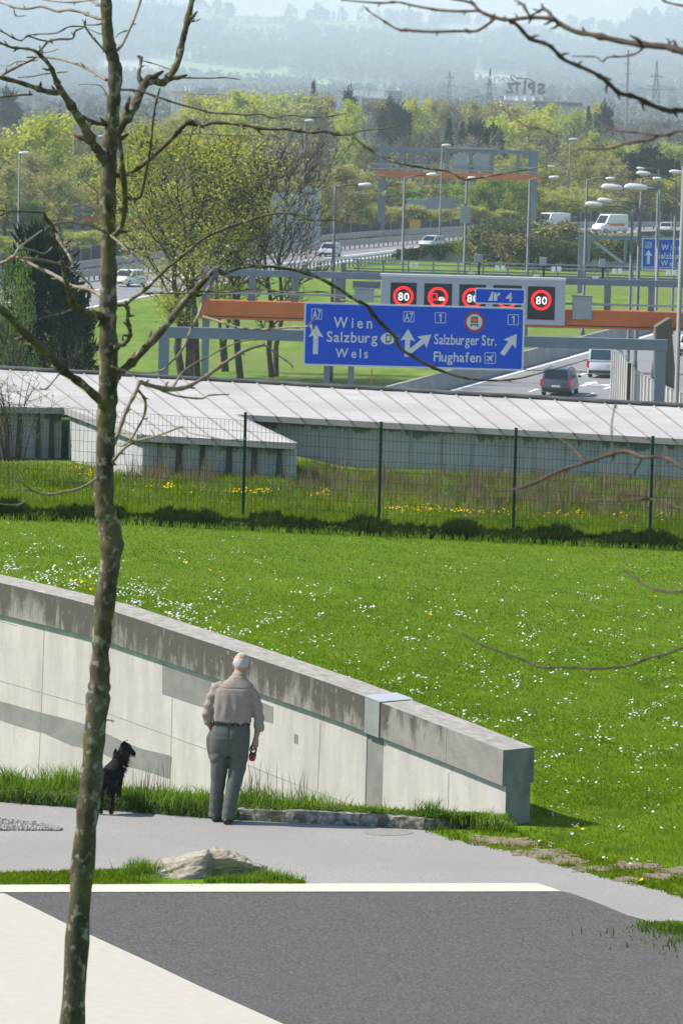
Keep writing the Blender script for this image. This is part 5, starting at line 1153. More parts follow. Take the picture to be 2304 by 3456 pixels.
mb = MB(); px_box(mb, 1588.5, 1069, 1611.5, 1090, DT - .008, .008); px_box(mb, 1587.5, 1094, 1612.5, 1098, DT - .008, .008); px_box(mb, 1587.5, 1094, 1591.5, 1103, DT - .008, .008); px_box(mb, 1608.5, 1094, 1612.5, 1103, DT - .008, .008); mb.build('lorry_symbol', M['black'], board)
mb = MB(); px_box(mb, 1591.5, 1071.5, 1608.5, 1088, DT - .012, .004); mb.build('lorry_load', M['sign_orange'], board)
words([('4', 1705, 1017, 22, 30, 0)], DS - .074, M['sign_white'], ex, 'exit_number')
mb = MB(); D_ = DS - .074
px_poly(mb, [(1646, 1015), (1659, 985), (1664, 985), (1661, 1015)], D_, .012); px_poly(mb, [(1664, 1015), (1667, 986), (1671, 986), (1675, 996), (1677, 1015)], D_, .012); arrow(mb, (1672, 1002), (1687, 988), 6, 14, 9, D_ - .002); mb.build('exit_symbol', M['sign_white'], ex)

# gantry with the lane displays
DG = 245.0
gt = wthing('display_gantry', P(1480, 1100, DG), 'orange and grey gantry with a row of lit lane speed displays', 'gantry'); gt.location.z = RD
mb = MB(); px_beam(mb, 696, 2420, 914, 967, 22, DG + .9, .4); mb.build('top_rail', M['galv'], gt)
mb = MB(); px_beam(mb, 674, 2420, 1036, 1098, 62, DG + .3, 1.6); mb.build('walkway_beam', M['orange'], gt)
mb = MB(); px_beam(mb, 674, 2420, 1058, 1120, 3, DG + .27, .05); mb.build('beam_lip', M['black'], gt)
for x in (699, 2330):
    mb = MB(); leg_ground(mb, x, 915 if x < 1000 else 965, 24, DG + .7, .5); mb.build('column', M['galv'], gt)
for x, y in ((852, 925), (996, 930), (1142, 933), (2050, 960), (2198, 966)):
    mb = MB(); leg(mb, x, y, y + 92, 22, DG + 1.0, .3); mb.build('hanger', M['galv'], gt)
mb = MB(); px_beam(mb, 712, 1285, 984, 1004, 7, DG + .5, .08); mb.build('handrail', M['galv_light'], gt)
mb = MB(); px_beam(mb, 1906, 2420, 1024, 1038, 7, DG + .5, .08); mb.build('handrail', M['galv_light'], gt)
for x0, y0, x1, y1 in ((1196, 977, 1261, 1019), (1931, 1002, 1996, 1078)):
    mb = MB(); px_box(mb, x0, y0, x1, y1, DG + .1, .5); c = mb.build('cabinet', M['galv_light'], gt)
    mb = MB(); px_box(mb, x0 - 3, y0 - 4, x1 + 3, y0, DG + .06, .58); mb.build('cabinet_lid', M['galv'], c)
mb = MB(); px_box(mb, 1190, 950, 1283, 973, DG + 1.1, .2); mb.build('cable_tray', M['galv'], gt)
mb = MB(); bc = px_rect(1595.5, 1013, 621, 156); px_poly(mb, bc, DG - .3, .9); hb = mb.build('display_housing', M['housing'], gt)
mb = MB(); px_poly(mb, px_rect(1596, 936, 627, 8), DG - .38, 1.05); mb.build('housing_roof', M['alu'], hb)
scr = [(1360.5, 953, 88), (1477, 956, 94), (1593, 959, 90), (1710, 962, 96), (1825, 966, 92)]
for i, (cx, yt, w) in enumerate(scr):
    cy = yt + 57; mb = MB(); px_poly(mb, px_rect(cx, cy, w, 112), DG - .32, .03); s = mb.build('display', M['screen'], gt)
    rc = (cx, yt + 47); mb = MB(); px_ring(mb, rc[0], rc[1], 34, 25.5, DG - .335, .01, 40); mb.build('led_ring', M['led_red'], s)
    if i != 1: words([('80', rc[0] - 18, rc[1] + 13.5, 37, 26, .14)], DG - .335, M['led_white'], s, 'led_number')
    else:
        mb = MB(); frame(mb, rc[0] - 12, rc[1] - 2, 17, 20, 3.4, DG - .335); px_box(mb, rc[0] - 21, rc[1] + 7, rc[0] - 16, rc[1] + 12, DG - .335, .01); px_box(mb, rc[0] - 8, rc[1] + 7, rc[0] - 3, rc[1] + 12, DG - .335, .01); mb.build('led_lorry', M['led_red'], s)
        mb = MB(); c = Vector((rc[0] + 12, rc[1] + 5)); px_poly(mb, [(c.x - 10, c.y + 6), (c.x - 10, c.y), (c.x - 6, c.y - 6), (c.x + 6, c.y - 5), (c.x + 10, c.y + 1), (c.x + 10, c.y + 7)], DG - .335, .01); mb.build('led_car', M['led_white'], s)
        mb = MB(); px_poly(mb, [(c.x - 6, c.y - 1), (c.x - 4, c.y - 4), (c.x + 4, c.y - 3), (c.x + 6, c.y)], DG - .339, .004); px_box(mb, c.x - 5, c.y + 2, c.x + 5, c.y + 4, DG - .339, .004); mb.build('led_car_gaps', M['screen'], s)

# toll gantry with cameras and floodlights
DTl = 300.0
tg = wthing('toll_gantry', P(1750, 900, DTl), 'slim grey rail gantry carrying camera boxes and white floodlights above the displays', 'gantry'); tg.location.z = RD
for yl in (876, 890, 908, 916):
    mb = MB(); px_beam(mb, 1194 if yl in (876, 908) else 1150, 2420, yl, yl + 28 + (4 if yl < 880 else 0), 4, DTl + (0 if yl in (876, 890) else 1.2), .12); mb.build('rail', M['galv_light'] if yl < 900 else M['galv'], tg)
for k in range(15):
    x = 1210 + k * 84; mb = MB(); y = 876 + (x - 1194) * .026; leg(mb, x, y, y + 44, 5, DTl + .02, .1); mb.build('baluster', M['galv'], tg)
mb = MB(); px_beam(mb, 1150, 2420, 922, 952, 8, DTl + .3, 1.0); mb.build('deck', M['bwall_dark'], tg)
for x in (1160, 2380):
    mb = MB(); leg_ground(mb, x, 885, 16, DTl + .5, .4); mb.build('column', M['galv'], tg)
for x0, y0, x1, y1 in ((1601, 859, 1627, 886), (1821, 869, 1843, 897), (2021, 876, 2042, 902)):
    mb = MB(); px_box(mb, x0, y0, x1, y1, DTl - .4, .5); c = mb.build('camera_box', M['galv_light'], tg)
    mb = MB(); leg(mb, (x0 + x1) / 2 + 2, y1, y1 + 40, 7, DTl - .2, .12); mb.build('camera_post', M['black'], c)
    mb = MB(); leg(mb, x0 - 14, y0 - 2, y1 + 34, 3, DTl - .1, .06); mb.build('aerial_post', M['galv'], tg)
    mb = MB(); px_box(mb, x0 - 22, y1 + 32, x0 - 2, y1 + 40, DTl - .4, .4); mb.build('camera', M['lamp_shell'], tg)
for x, y in ((1671, 904), (1861, 908), (2066, 915), (2248, 921), (1380, 896)):
    for dx in (0, 19):
        mb = MB(); q = px_rect(x + dx + 6, y, 13, 15); px_poly(mb, q, DTl - .7, .25); mb.build('floodlight', M['flood_white'], tg)

# second direction sign, farther along on the right
D2 = 430.0
s2 = wthing('direction_sign', P(2260, 860, D2), 'distant blue overhead sign to Wien and Salzburg cut by the right edge', 'road sign'); s2.location.z = RD
mb = MB(); px_beam(mb, 1952, 2520, 799, 814, 14, D2 + .3, .4); px_beam(mb, 1972, 2520, 890, 904, 11, D2 + .3, .4); mb.build('chord', M['galv'], s2)
mb = MB(); leg_ground(mb, 1962, 797, 20, D2 + .25, .5); mb.build('column', M['galv'], s2)
for x in (1987, 2110):
    mb = MB(); leg(mb, x, 803, 892, 9, D2 + .35, .25); mb.build('strut', M['galv'], s2)
mb = MB(); mb.bar(P(2004, 815, D2 + .5), P(2103, 890, D2 + .5), .3, .3, up=(0, 1, 0)); mb.build('diagonal', M['galv_light'], s2)
mb = MB(); px_poly(mb, rrect(2349, 861, 370, 106, 4), D2, .06); b2 = mb.build('board', M['sign_white'], s2)
mb = MB(); px_poly(mb, rrect(2349, 861, 363, 100, 3), D2 - .012, .012); mb.build('panel', M['sign_blue'], b2)
words([('Wien', 2230, 844, 66, 20, .42), ('Salzburg', 2216, 872, 88, 20, .13), ('Wels', 2228, 897, 62, 19, .4), ('A7', 2180, 834, 15, 14, .08)], D2 - .024, M['sign_white'], b2, 'lettering')
mb = MB(); arrow(mb, (2186, 891), (2187, 843), 9, 27, 21, D2 - .024); mb.build('lane_arrow', M['sign_white'], b2); mb = MB(); frame(mb, 2187, 827, 19, 19, 1.5, D2 - .024); mb.build('route_box', M['sign_white'], b2)

# large gantries far along the road
def far_gantry(name, label, D, x0, x1, ytop, ybeam, cols, hang, slope=.026):
    g = wthing(name, P((x0 + x1) / 2, ybeam, D), label, 'gantry', 'orange beam gantries over the far carriageways'); g.location.z = RD
    dy = (x1 - x0) * slope
    mb = MB(); px_beam(mb, x0 + 12, x1 - 4, ytop, ytop + dy, 12, D + .6, .4); mb.build('top_rail', M['galv'], g)
    mb = MB(); px_beam(mb, x0, x1 + 4, ybeam, ybeam + dy, 20, D, 1.5); mb.build('walkway_beam', M['orange'], g)
    for k, off in ((-34, 0), (-18, 0)):
        mb = MB(); px_beam(mb, x0 - 26, x1 - 4, ybeam + k, ybeam + k + dy, 5, D + .2, .1); mb.build('handrail', M['galv_light'], g)
    for x in cols:
        mb = MB(); leg_ground(mb, x, ytop + (x - x0) * slope, 24, D + .4, .8); mb.build('column', M['galv'], g)
    for x in hang:
        mb = MB(); leg(mb, x, ytop + (x - x0) * slope, ybeam + (x - x0) * slope, 13, D + .7, .3); mb.build('hanger', M['galv'], g)
    return g
fg = far_gantry('sign_gantry', 'far grey gantry with an orange beam spanning the curving road', 600.0, 1268, 1822, 501, 586, (1292, 1802), (1352, 1422, 1510, 1588, 1660, 1748, 1790))
for x0, x1 in ((1526, 1578), (1598, 1648)):
    mb = MB(); px_box(mb, x0, 520, x1, 580, 600.5, .3); mb.build('display_back', M['sign_back'], fg)
mb = MB(); px_box(mb, 1508, 498, 1672, 504, 600.2, 1.2); mb.build('display_hood', M['galv_light'], fg)
far_gantry('sign_gantry', 'far gantry half hidden behind the leafing trees at left', 560.0, 285, 560, 672, 740, (262, 300), (470,))
# grey backs of signs beyond the curve
mb = MB(); px_poly(mb, [(910, 652), (1030, 652), (1030, 632), (1082, 633), (1079, 852), (912, 852)], 535.0, .3)
g1 = P(1000, 850, 535.0); g1.z = RD; o = mb.build('noise_wall', M['sign_back'], None, g1); tag(o, 'tall plain blue grey panel wall behind the leafing trees', 'noise wall')
D3 = 690.0
sb = wthing('sign_board', P(1495, 690, D3), 'pale grey back of a wide road sign under the far gantry', 'road sign'); sb.location.z = RD
mb = MB(); px_box(mb, 1372, 676, 1618, 712, D3, .2); px_box(mb, 1444, 666, 1618, 677, D3, .2); mb.build('board', M['galv_light'], sb)
for x in (1390, 1600):
    mb = MB(); leg_ground(mb, x, 700, 9, D3 + .3, .3); mb.build('leg', M['galv'], sb)
mb = MB(); px_beam(mb, 1100, 1640, 700, 722, 8, D3 + .4, .3); mb.build('cross_beam', M['galv'], sb)
# ------------------------------------------------------------------ motorway
RA, RB = G(1524, 1320, RD), G(1998, 1187, RD); RDIR = (RB - RA).normalized(); RN2 = Vector((RDIR.y, -RDIR.x, 0))   # RN2: to the right
def rpt(D, off, z=0): t = (D - RA.y) / RDIR.y; p = RA + RDIR * t + RN2 * off; return Vector((p.x, p.y, RD + z))
def strip(name, pairs, mat, kind='structure'):
    me = bpy.data.meshes.new(name); V = [v for pr in pairs for v in pr]
    me.from_pydata([tuple(v) for v in V], [], [(2 * i, 2 * i + 1, 2 * i + 3, 2 * i + 2) for i in range(len(pairs) - 1)])
    bm = bmesh.new(); bm.from_mesh(me); bmesh.ops.recalc_face_normals(bm, faces=bm.faces)
    if sum(f.normal.z for f in bm.faces) < 0: bmesh.ops.reverse_faces(bm, faces=bm.faces)
    bm.to_mesh(me); bm.free(); return tag(link(name, me, mat), kind=kind)
strip('motorway', [(rpt(D, -.75, .02), rpt(D, 24, .02)) for D in (150, 200, 260, 320, 400, 520)], M['road'])
strip('edge_line', [(rpt(D, -.12, .03), rpt(D, .13, .03)) for D in (150, 260, 340, 420, 520)], M['roadpaint'])
l2 = G(2142, 1144, RD); o2 = (l2 - RA).dot(RN2)
strip('edge_line', [(rpt(D, o2 - .12, .03), rpt(D, o2 + .12, .03)) for D in (318, 340, 420, 520)], M['roadpaint'])
for x, y in ((1800, 1317), (1964, 1263), (1988, 1331), (2050, 1308), (1900, 1285), (2010, 1240)):
    c = G(x, y, RD + .03); h = 1.6; mk = [(c + RDIR * a - RN2 * .11, c + RDIR * a + RN2 * .11) for a in (-h, h)]; strip('lane_dash', mk, M['roadpaint'])
c = G(1985, 1295, RD + .03)
def arw(name, pts):
    bm = bmesh.new(); f = bm.faces.new([bm.verts.new(c + RDIR * a + RN2 * b) for a, b in pts]); bm.normal_update()
    if f.normal.z < 0: f.normal_flip()
    bmesh.ops.triangulate(bm, faces=[f]); me = bpy.data.meshes.new(name); bm.to_mesh(me); bm.free(); tag(link(name, me, M['roadpaint']), kind='structure')
arw('lane_arrow', [(-2.6, -.16), (-2.6, .16), (.6, .16), (.6, .5), (2.6, 0), (.6, -.5), (.6, -.16)])
arw('lane_arrow', [(-1.4, .17), (-1.0, .17), (-.6, .9), (-.1, .75), (.1, 1.7), (-1.6, 1.3), (-1.1, 1.1)])
# concrete barrier on the left edge
mb = MB(); rings = []
for D in np.linspace(150, 430, 24): rings.append([rpt(D, o, z) for o, z in ((-1.6, 0), (-1.45, .35), (-1.3, .95), (-1.08, .95), (-.95, .35), (-.78, 0))])
mb.loft(rings); g0 = rpt(300, -1.2); ob = mb.build('concrete_barrier', M['concrete'], None, g0); tag(ob, 'long grey concrete barrier between the meadow and the lanes with the vans', 'barrier')
# slatted noise barrier at right
nb = wthing('noise_barrier', P(2200, 1300, 250), 'pale barrier of upright slats stepping down to the right beside the motorway', 'noise barrier'); nb.location.z = RD
tops = [(2066, 1182, 268), (2090, 1187, 266), (2112, 1206, 259), (2124, 1232, 250), (2180, 1268, 241), (2240, 1299, 232), (2304, 1325, 225), (2450, 1372, 213)]
mb = MB(); tx = np.array([t[0] for t in tops]); ty = np.array([t[1] for t in tops]); tD = np.array([t[2] for t in tops])
x = 2067.0; mb2 = MB(); ring_ = []
lo = lambda p: Vector((p.x, p.y, RD))
while x < 2440:
    st = 7.5 if x < 2120 else 9.5 + (x - 2120) * .035; y = np.interp(x, tx, ty); D = np.interp(x, tx, tD)
    a = P(x, y, D); w = .17 if x < 2120 else .20
    mb.prism([lo(a) + Vector((-w / 2, 0, 0)), lo(a) + Vector((w / 2, 0, 0)), a + Vector((w / 2, 0, -.05)), a + Vector((-w / 2, 0, .0))], (0, .35, 0), 0); ring_.append(a + Vector((0, .3, -.12))); x += st
for a, b in zip(ring_[:-1], ring_[1:]): mb2.prism([lo(a), lo(b), b, a], (0, .1, 0))
mb2.build('panel', M['concrete'], nb)
o = mb.build('slats', [M['concrete_pale'], M['concrete']], nb); o['kind'] = 'stuff'
mb = MB(); leg_ground(mb, 2123, 1226, 12, 249.0, .3); mb.build('post', M['trim'], nb)
mb = MB(); px_poly(mb, [(2211, 1104), (2224, 1096), (2256, 1076), (2263, 1076), (2288, 1400), (2211, 1400)], 243.0, 1.8); o = mb.build('concrete_wall', M['old_wall'], None, P(2240, 1400, 243)); tag(o, 'rough brown grey concrete wall with a slanted top in front of the orange beam', 'wall')

# opposite carriageways curving away to the right
LO = [(-700, 1215), (-200, 1125), (150, 1072), (308, 1042), (469, 1009), (620, 984), (760, 960), (1000, 916), (1200, 882), (1450, 846), (1700, 813), (2000, 793), (2304, 783), (2700, 778)]
HI = [(-700, 1050), (-200, 1000), (150, 962), (308, 940), (469, 918), (620, 898), (760, 881), (1000, 854), (1200, 837), (1450, 815), (1700, 795), (2000, 781), (2304, 774), (2700, 771)]
strip('curved_carriageway', [(G(*a, RD + .02), G(*b, RD + .02)) for a, b in zip(LO, HI)], M['road'])
BT = [(x, float(np.interp(x, [-700, -200, 308, 607, 900, 1152, 1450, 1912, 2304, 2700], [985, 940, 895, 862, 832, 810, 791, 769, 765, 764]))) for x, _ in LO]
strip('far_carriageway', [(G(*a, RD + .015), G(*b, RD + .015)) for a, b in zip(HI, BT)], M['road'])
def line_px(name, pts, w, z=RD + .03):
    q = [G(x, y, z) for x, y in pts]; pr = []
    for i, p in enumerate(q):
        t = (q[min(i + 1, len(q) - 1)] - q[max(0, i - 1)]).normalized(); n = Vector((t.y, -t.x, 0)) * w / 2; pr.append((p - n, p + n))
    strip(name, pr, M['roadpaint'])
line_px('carriageway_line', [(x, y - 6) for x, y in LO[1:]], .35)
line_px('carriageway_line', [(-200, 1052), (286, 984), (554, 945), (692, 924), (1000, 882), (1450, 830), (2000, 788)], .35)
def lerp_poly(pts, n):
    x = np.linspace(pts[0][0], pts[-1][0], n); return list(zip(x, np.interp(x, [p[0] for p in pts], [p[1] for p in pts])))
def guard(name, label, pts, hgt, th, mrail, mpost, posts=2.2, low=None):
    """rail whose top follows photo points, hgt metres above the road"""
    q = [G(x, y, RD + hgt) for x, y in lerp_poly(pts, 40)]; root = wthing(name, q[20], label, 'guard rail'); root.location.z = RD
    mb = MB(); rings = []
    for p in q: rings.append([p, p + Vector((0, .28, 0)), p + Vector((0, .28, -th)), p + Vector((0, .02, -th)), p + Vector((0, -.06, -th * .5))])
    mb.loft(rings); mb.build('rail', mrail, root)
    if low:
        mb = MB(); mb.loft([[p + Vector((0, .05, -low)), p + Vector((0, .2, -low)), p + Vector((0, .2, -low - .2)), p + Vector((0, .05, -low - .2))] for p in q]); mb.build('lower_rail', mrail, root)
    mb = MB(); d = 0; L = [0]
    for a, b in zip(q[:-1], q[1:]): L.append(L[-1] + (b - a).length)
    xs = np.arange(0, L[-1], posts); mb = MB()
    for s in xs:
        i = min(len(q) - 2, int(np.searchsorted(L, s, 'right')) - 1); t = (s - L[i]) / (L[i + 1] - L[i]); p = q[i].lerp(q[i + 1], t)
        mb.box((p.x, p.y + .16, (p.z - th + RD) / 2), (.14, .12, p.z - th - RD))
    o = mb.build('posts', mpost, root); o['kind'] = 'stuff'
    return root
guard('guard_rail', 'far guard rail nearest the dark noise barrier on the curve', [(-200, 935), (250, 884), (607, 839), (1082, 793), (1300, 776), (1566, 763), (1912, 749), (2304, 748), (2500, 748)], 1.15, .70, M['rail'], M['barrier_dark'])
guard('guard_rail', 'guard rail between the two carriageways of the curve', [(-200, 968), (286, 911), (580, 870), (1082, 818), (1300, 800), (1566, 780), (1912, 766)], 1.1, .70, M['rail'], M['barrier_dark'])
guard('guard_rail', 'white guard rail on dark posts at the bend beside the meadow', [(900, 898), (1060, 880), (1149, 869), (1240, 860), (1338, 849)], 1.1, .22, M['rail_white'], M['barrier_dark'], 1.6, .62)
# dark noise barrier behind the curve
ntp = [(-300, 872, 420), (268, 834, 460), (607, 806, 506), (900, 780, 545), (1152, 757, 582), (1300, 750, 603), (1690, 735, 645), (1912, 716, 672), (2304, 716, 692), (2700, 716, 700)]
dn = wthing('noise_barrier', P(1200, 760, 610), 'dark panelled noise barrier along the far side of the curve', 'noise barrier'); dn.location.z = RD
mb = MB(); xs = np.linspace(-300, 2700, 90); pts = []
for x in xs:
    D = np.interp(x, [p[0] for p in ntp], [p[2] for p in ntp]); y = np.interp(x, [p[0] for p in ntp], [p[1] for p in ntp]); pts.append(P(x, y, D))
for i, (a, b) in enumerate(zip(pts[:-1], pts[1:])):
    dz = Vector((0, 0, .12 * (i % 2) + .05 * (i % 3))); mb.prism([Vector((a.x, a.y, RD)), Vector((b.x, b.y, RD)), b - dz, a - dz], (0, .15, 0))
mb.build('panels', M['barrier_dark'], dn)
mb = MB()
for i, a in enumerate(pts): mb.box((a.x, a.y - .1, (a.z + RD) / 2), (.22, .2, a.z - RD + .1))
o = mb.build('posts', M['fascia'], dn); o['kind'] = 'stuff'
mb = MB(); px_box(mb, 1381, 742, 1416, 788, 606.0, .2); o = mb.build('info_panel', M['yellow'], None, P(1398, 800, 606)); tag(o, 'yellow panel standing in front of the dark noise barrier', 'sign')
mb = MB(); mb.prism([P(2150, 782, 560), P(2330, 776, 560), P(2420, 776, 560), P(2420, 806, 560), P(2150, 806, 560)], (0, .4, 0)); o = mb.build('low_barrier', M['car_green'], None, P(2240, 806, 560)); tag(o, 'low dark green barrier above the distant blue sign', 'barrier')
mb = MB(); mb.box(P(1254, 1270, 240) + Vector((0, 0, 0)), (.07, .07, .7)); mb.box(P(1254, 1250, 240), (.09, .09, .12)); o = mb.build('marker_post', M['sign_orange'], None, P(1254, 1290, 240)); tag(o, 'thin orange marker post in the meadow below the blue sign', 'marker post')

# ------------------------------------------------------------------ street lamps
def lamp(label, D, base_x, top, heads, col='pole', sc=1.0):
    """base_x, top: photo x of the pole at its top and photo y there; heads: list of (x0, x1, y) photo spans of the luminaires"""
    t = P(base_x, top, D); root = wthing('street_lamp', Vector((t.x, D, RD)), label, 'street lamp', 'street lamps along the motorway')
    mb = MB(); mb.tube([Vector((t.x, D, RD)), Vector((t.x, D, RD + 1.2)), Vector((t.x, D, RD + 1.25)), t], [.17, .16, .12, .085], 8); mb.build('pole', M[col], root, smooth=True)
    for x0, x1, y in heads:
        h0, h1 = P(x0, y, D), P(x1, y, D); near = h1 if abs(h1.x - t.x) < abs(h0.x - t.x) else h0; far = h0 if near is h1 else h1
        if abs(near.x - t.x) > .15:
            mb = MB(); mb.tube([t + Vector((0, 0, -.05)), t.lerp(near, .5) + Vector((0, 0, .06)), near], [.06, .05, .045], 6); mb.build('arm', M[col], root, smooth=True)
        d = far - near; L = d.length; d.z = 0; d.normalize(); up = Vector((0, 0, 1)); sd_ = Vector((0, 1, 0))
        hh = min(.36, L * .24)
        mb = MB(); rings = []
        for f, w, top_, bot in ((0, .10, .10, .02), (.08, .17, .55, .35), (.45, .19, .8, .4), (.8, .17, .85, .3), (.95, .10, .55, .12), (1, .04, .25, .02)):
            c_ = near + d * (L * f); rings.append([c_ + sd_ * w * math.cos(a) + up * hh * (math.sin(a) * (top_ if math.sin(a) > 0 else bot)) for a in [2 * math.pi * k / 10 for k in range(10)]])
        mb.loft(rings); lu = mb.build('luminaire', M['lamp_shell'], root, smooth=True)
        c_ = near + d * (L * .5) - up * hh * .36
        mb = MB(); mb.loft([ell(c_ + up * z, d, sd_, L * .3 * k, .15 * k, 12) for z, k in ((0, 1), (-.05, .9), (-.10, .5))]); mb.build('lens', M['lamp_lens'], lu, smooth=True)
    return root
lamp('big double headed lamp with a long arm reaching in over the lanes at right', 294, 2224, 641, [(2105, 2186, 635), (2027, 2101, 635)], 'pole_light')
lamp('lamp with the lowest drooping head of the cluster at right', 288, 2133, 706, [(1973, 2033, 692)])
lamp('lamp just above and right of the lowest drooping head', 292, 2158, 690, [(2013, 2066, 678)])
lamp('thin lamp with a small head pointing right, behind the big double head', 333, 2163, 606, [(2200, 2232, 603)])
lamp('lamp with a bent top pointing right, left of the big double head', 331, 1980, 607, [(2041, 2076, 603)])
lamp('topmost lamp of the right cluster with its head pointing left', 388, 2221, 572, [(2146, 2174, 569)])
lamp('lamp with a long drooping arm just under the topmost of the right cluster', 355, 2280, 612, [(2145, 2195, 587)])
lamp('lamp at the right edge with only its head and a bit of arm in view', 365, 2350, 595, [(2256, 2303, 582)])
lamp('tall lone lamp against the green trees, between the far gantry and the dark pines', 735, 1923, 475, [(1917, 1950, 471)])
lamp('lamp whose head peeps out at the right end of the far gantry', 700, 1917, 572, [(1847, 1874, 563)])
lamp('lamp at the right column of the far gantry pointing right', 331, 1787, 606, [(1850, 1888, 599)])
lamp('lamp left of centre under the far gantry pointing right', 331, 1365, 600, [(1438, 1482, 590)])
lamp('lamp rising in front of the far gantry with its head at the railing', 581, 1491, 494, [(1489, 1521, 491)])
lamp('far twin headed lamp above the gantry before the woods', 936, 1631, 446, [(1633, 1646, 443), (1617, 1629, 443)])
lp = lamp('lamp pole with a grey box half way up, in front of the far gantry', 331, 1574, 602, [(1576, 1606, 600)])
mb = MB(); px_box(mb, 1553, 696, 1585, 753, 330.6, .3); mb.build('box', M['galv_light'], lp)
lamp('tall lamp rising out of the bare brown trees left of the far gantry', 620, 1030, 411, [(1027, 1060, 408)])
lamp('far lamp pointing right above the round olive tree', 600, 1073, 566, [(1166, 1195, 561)])
lamp('large lamp in the middle with its head pointing right over the meadow', 283, 1131, 630, [(1208, 1256, 625)])
lamp('tiny lamp seen just above the large middle lamp', 700, 1232, 600, [(1223, 1238, 596)])
lamp('leftmost lamp, rising above the dark conifer', 412, 68, 520, [(64, 103, 517)])
lamp('far lamp pointing right just left of the slim trunk', 600, 250, 470, [(331, 352, 460)])
lamp('far lamp rising behind the yellow green tree right of the slim trunk', 533, 559, 487, [(570, 590, 484)])
lamp('far twin headed lamp over the yellow green trees at left', 700, 858, 425, [(860, 874, 422), (845, 857, 422)])
lamp('far lamp in the leafing trees at the left edge', 690, 14, 450, [(19, 35, 447)])
lamp('lamp pole standing at the right edge, its head out of view', 205, 2306, 560, [(2380, 2440, 550)], 'pole_light')

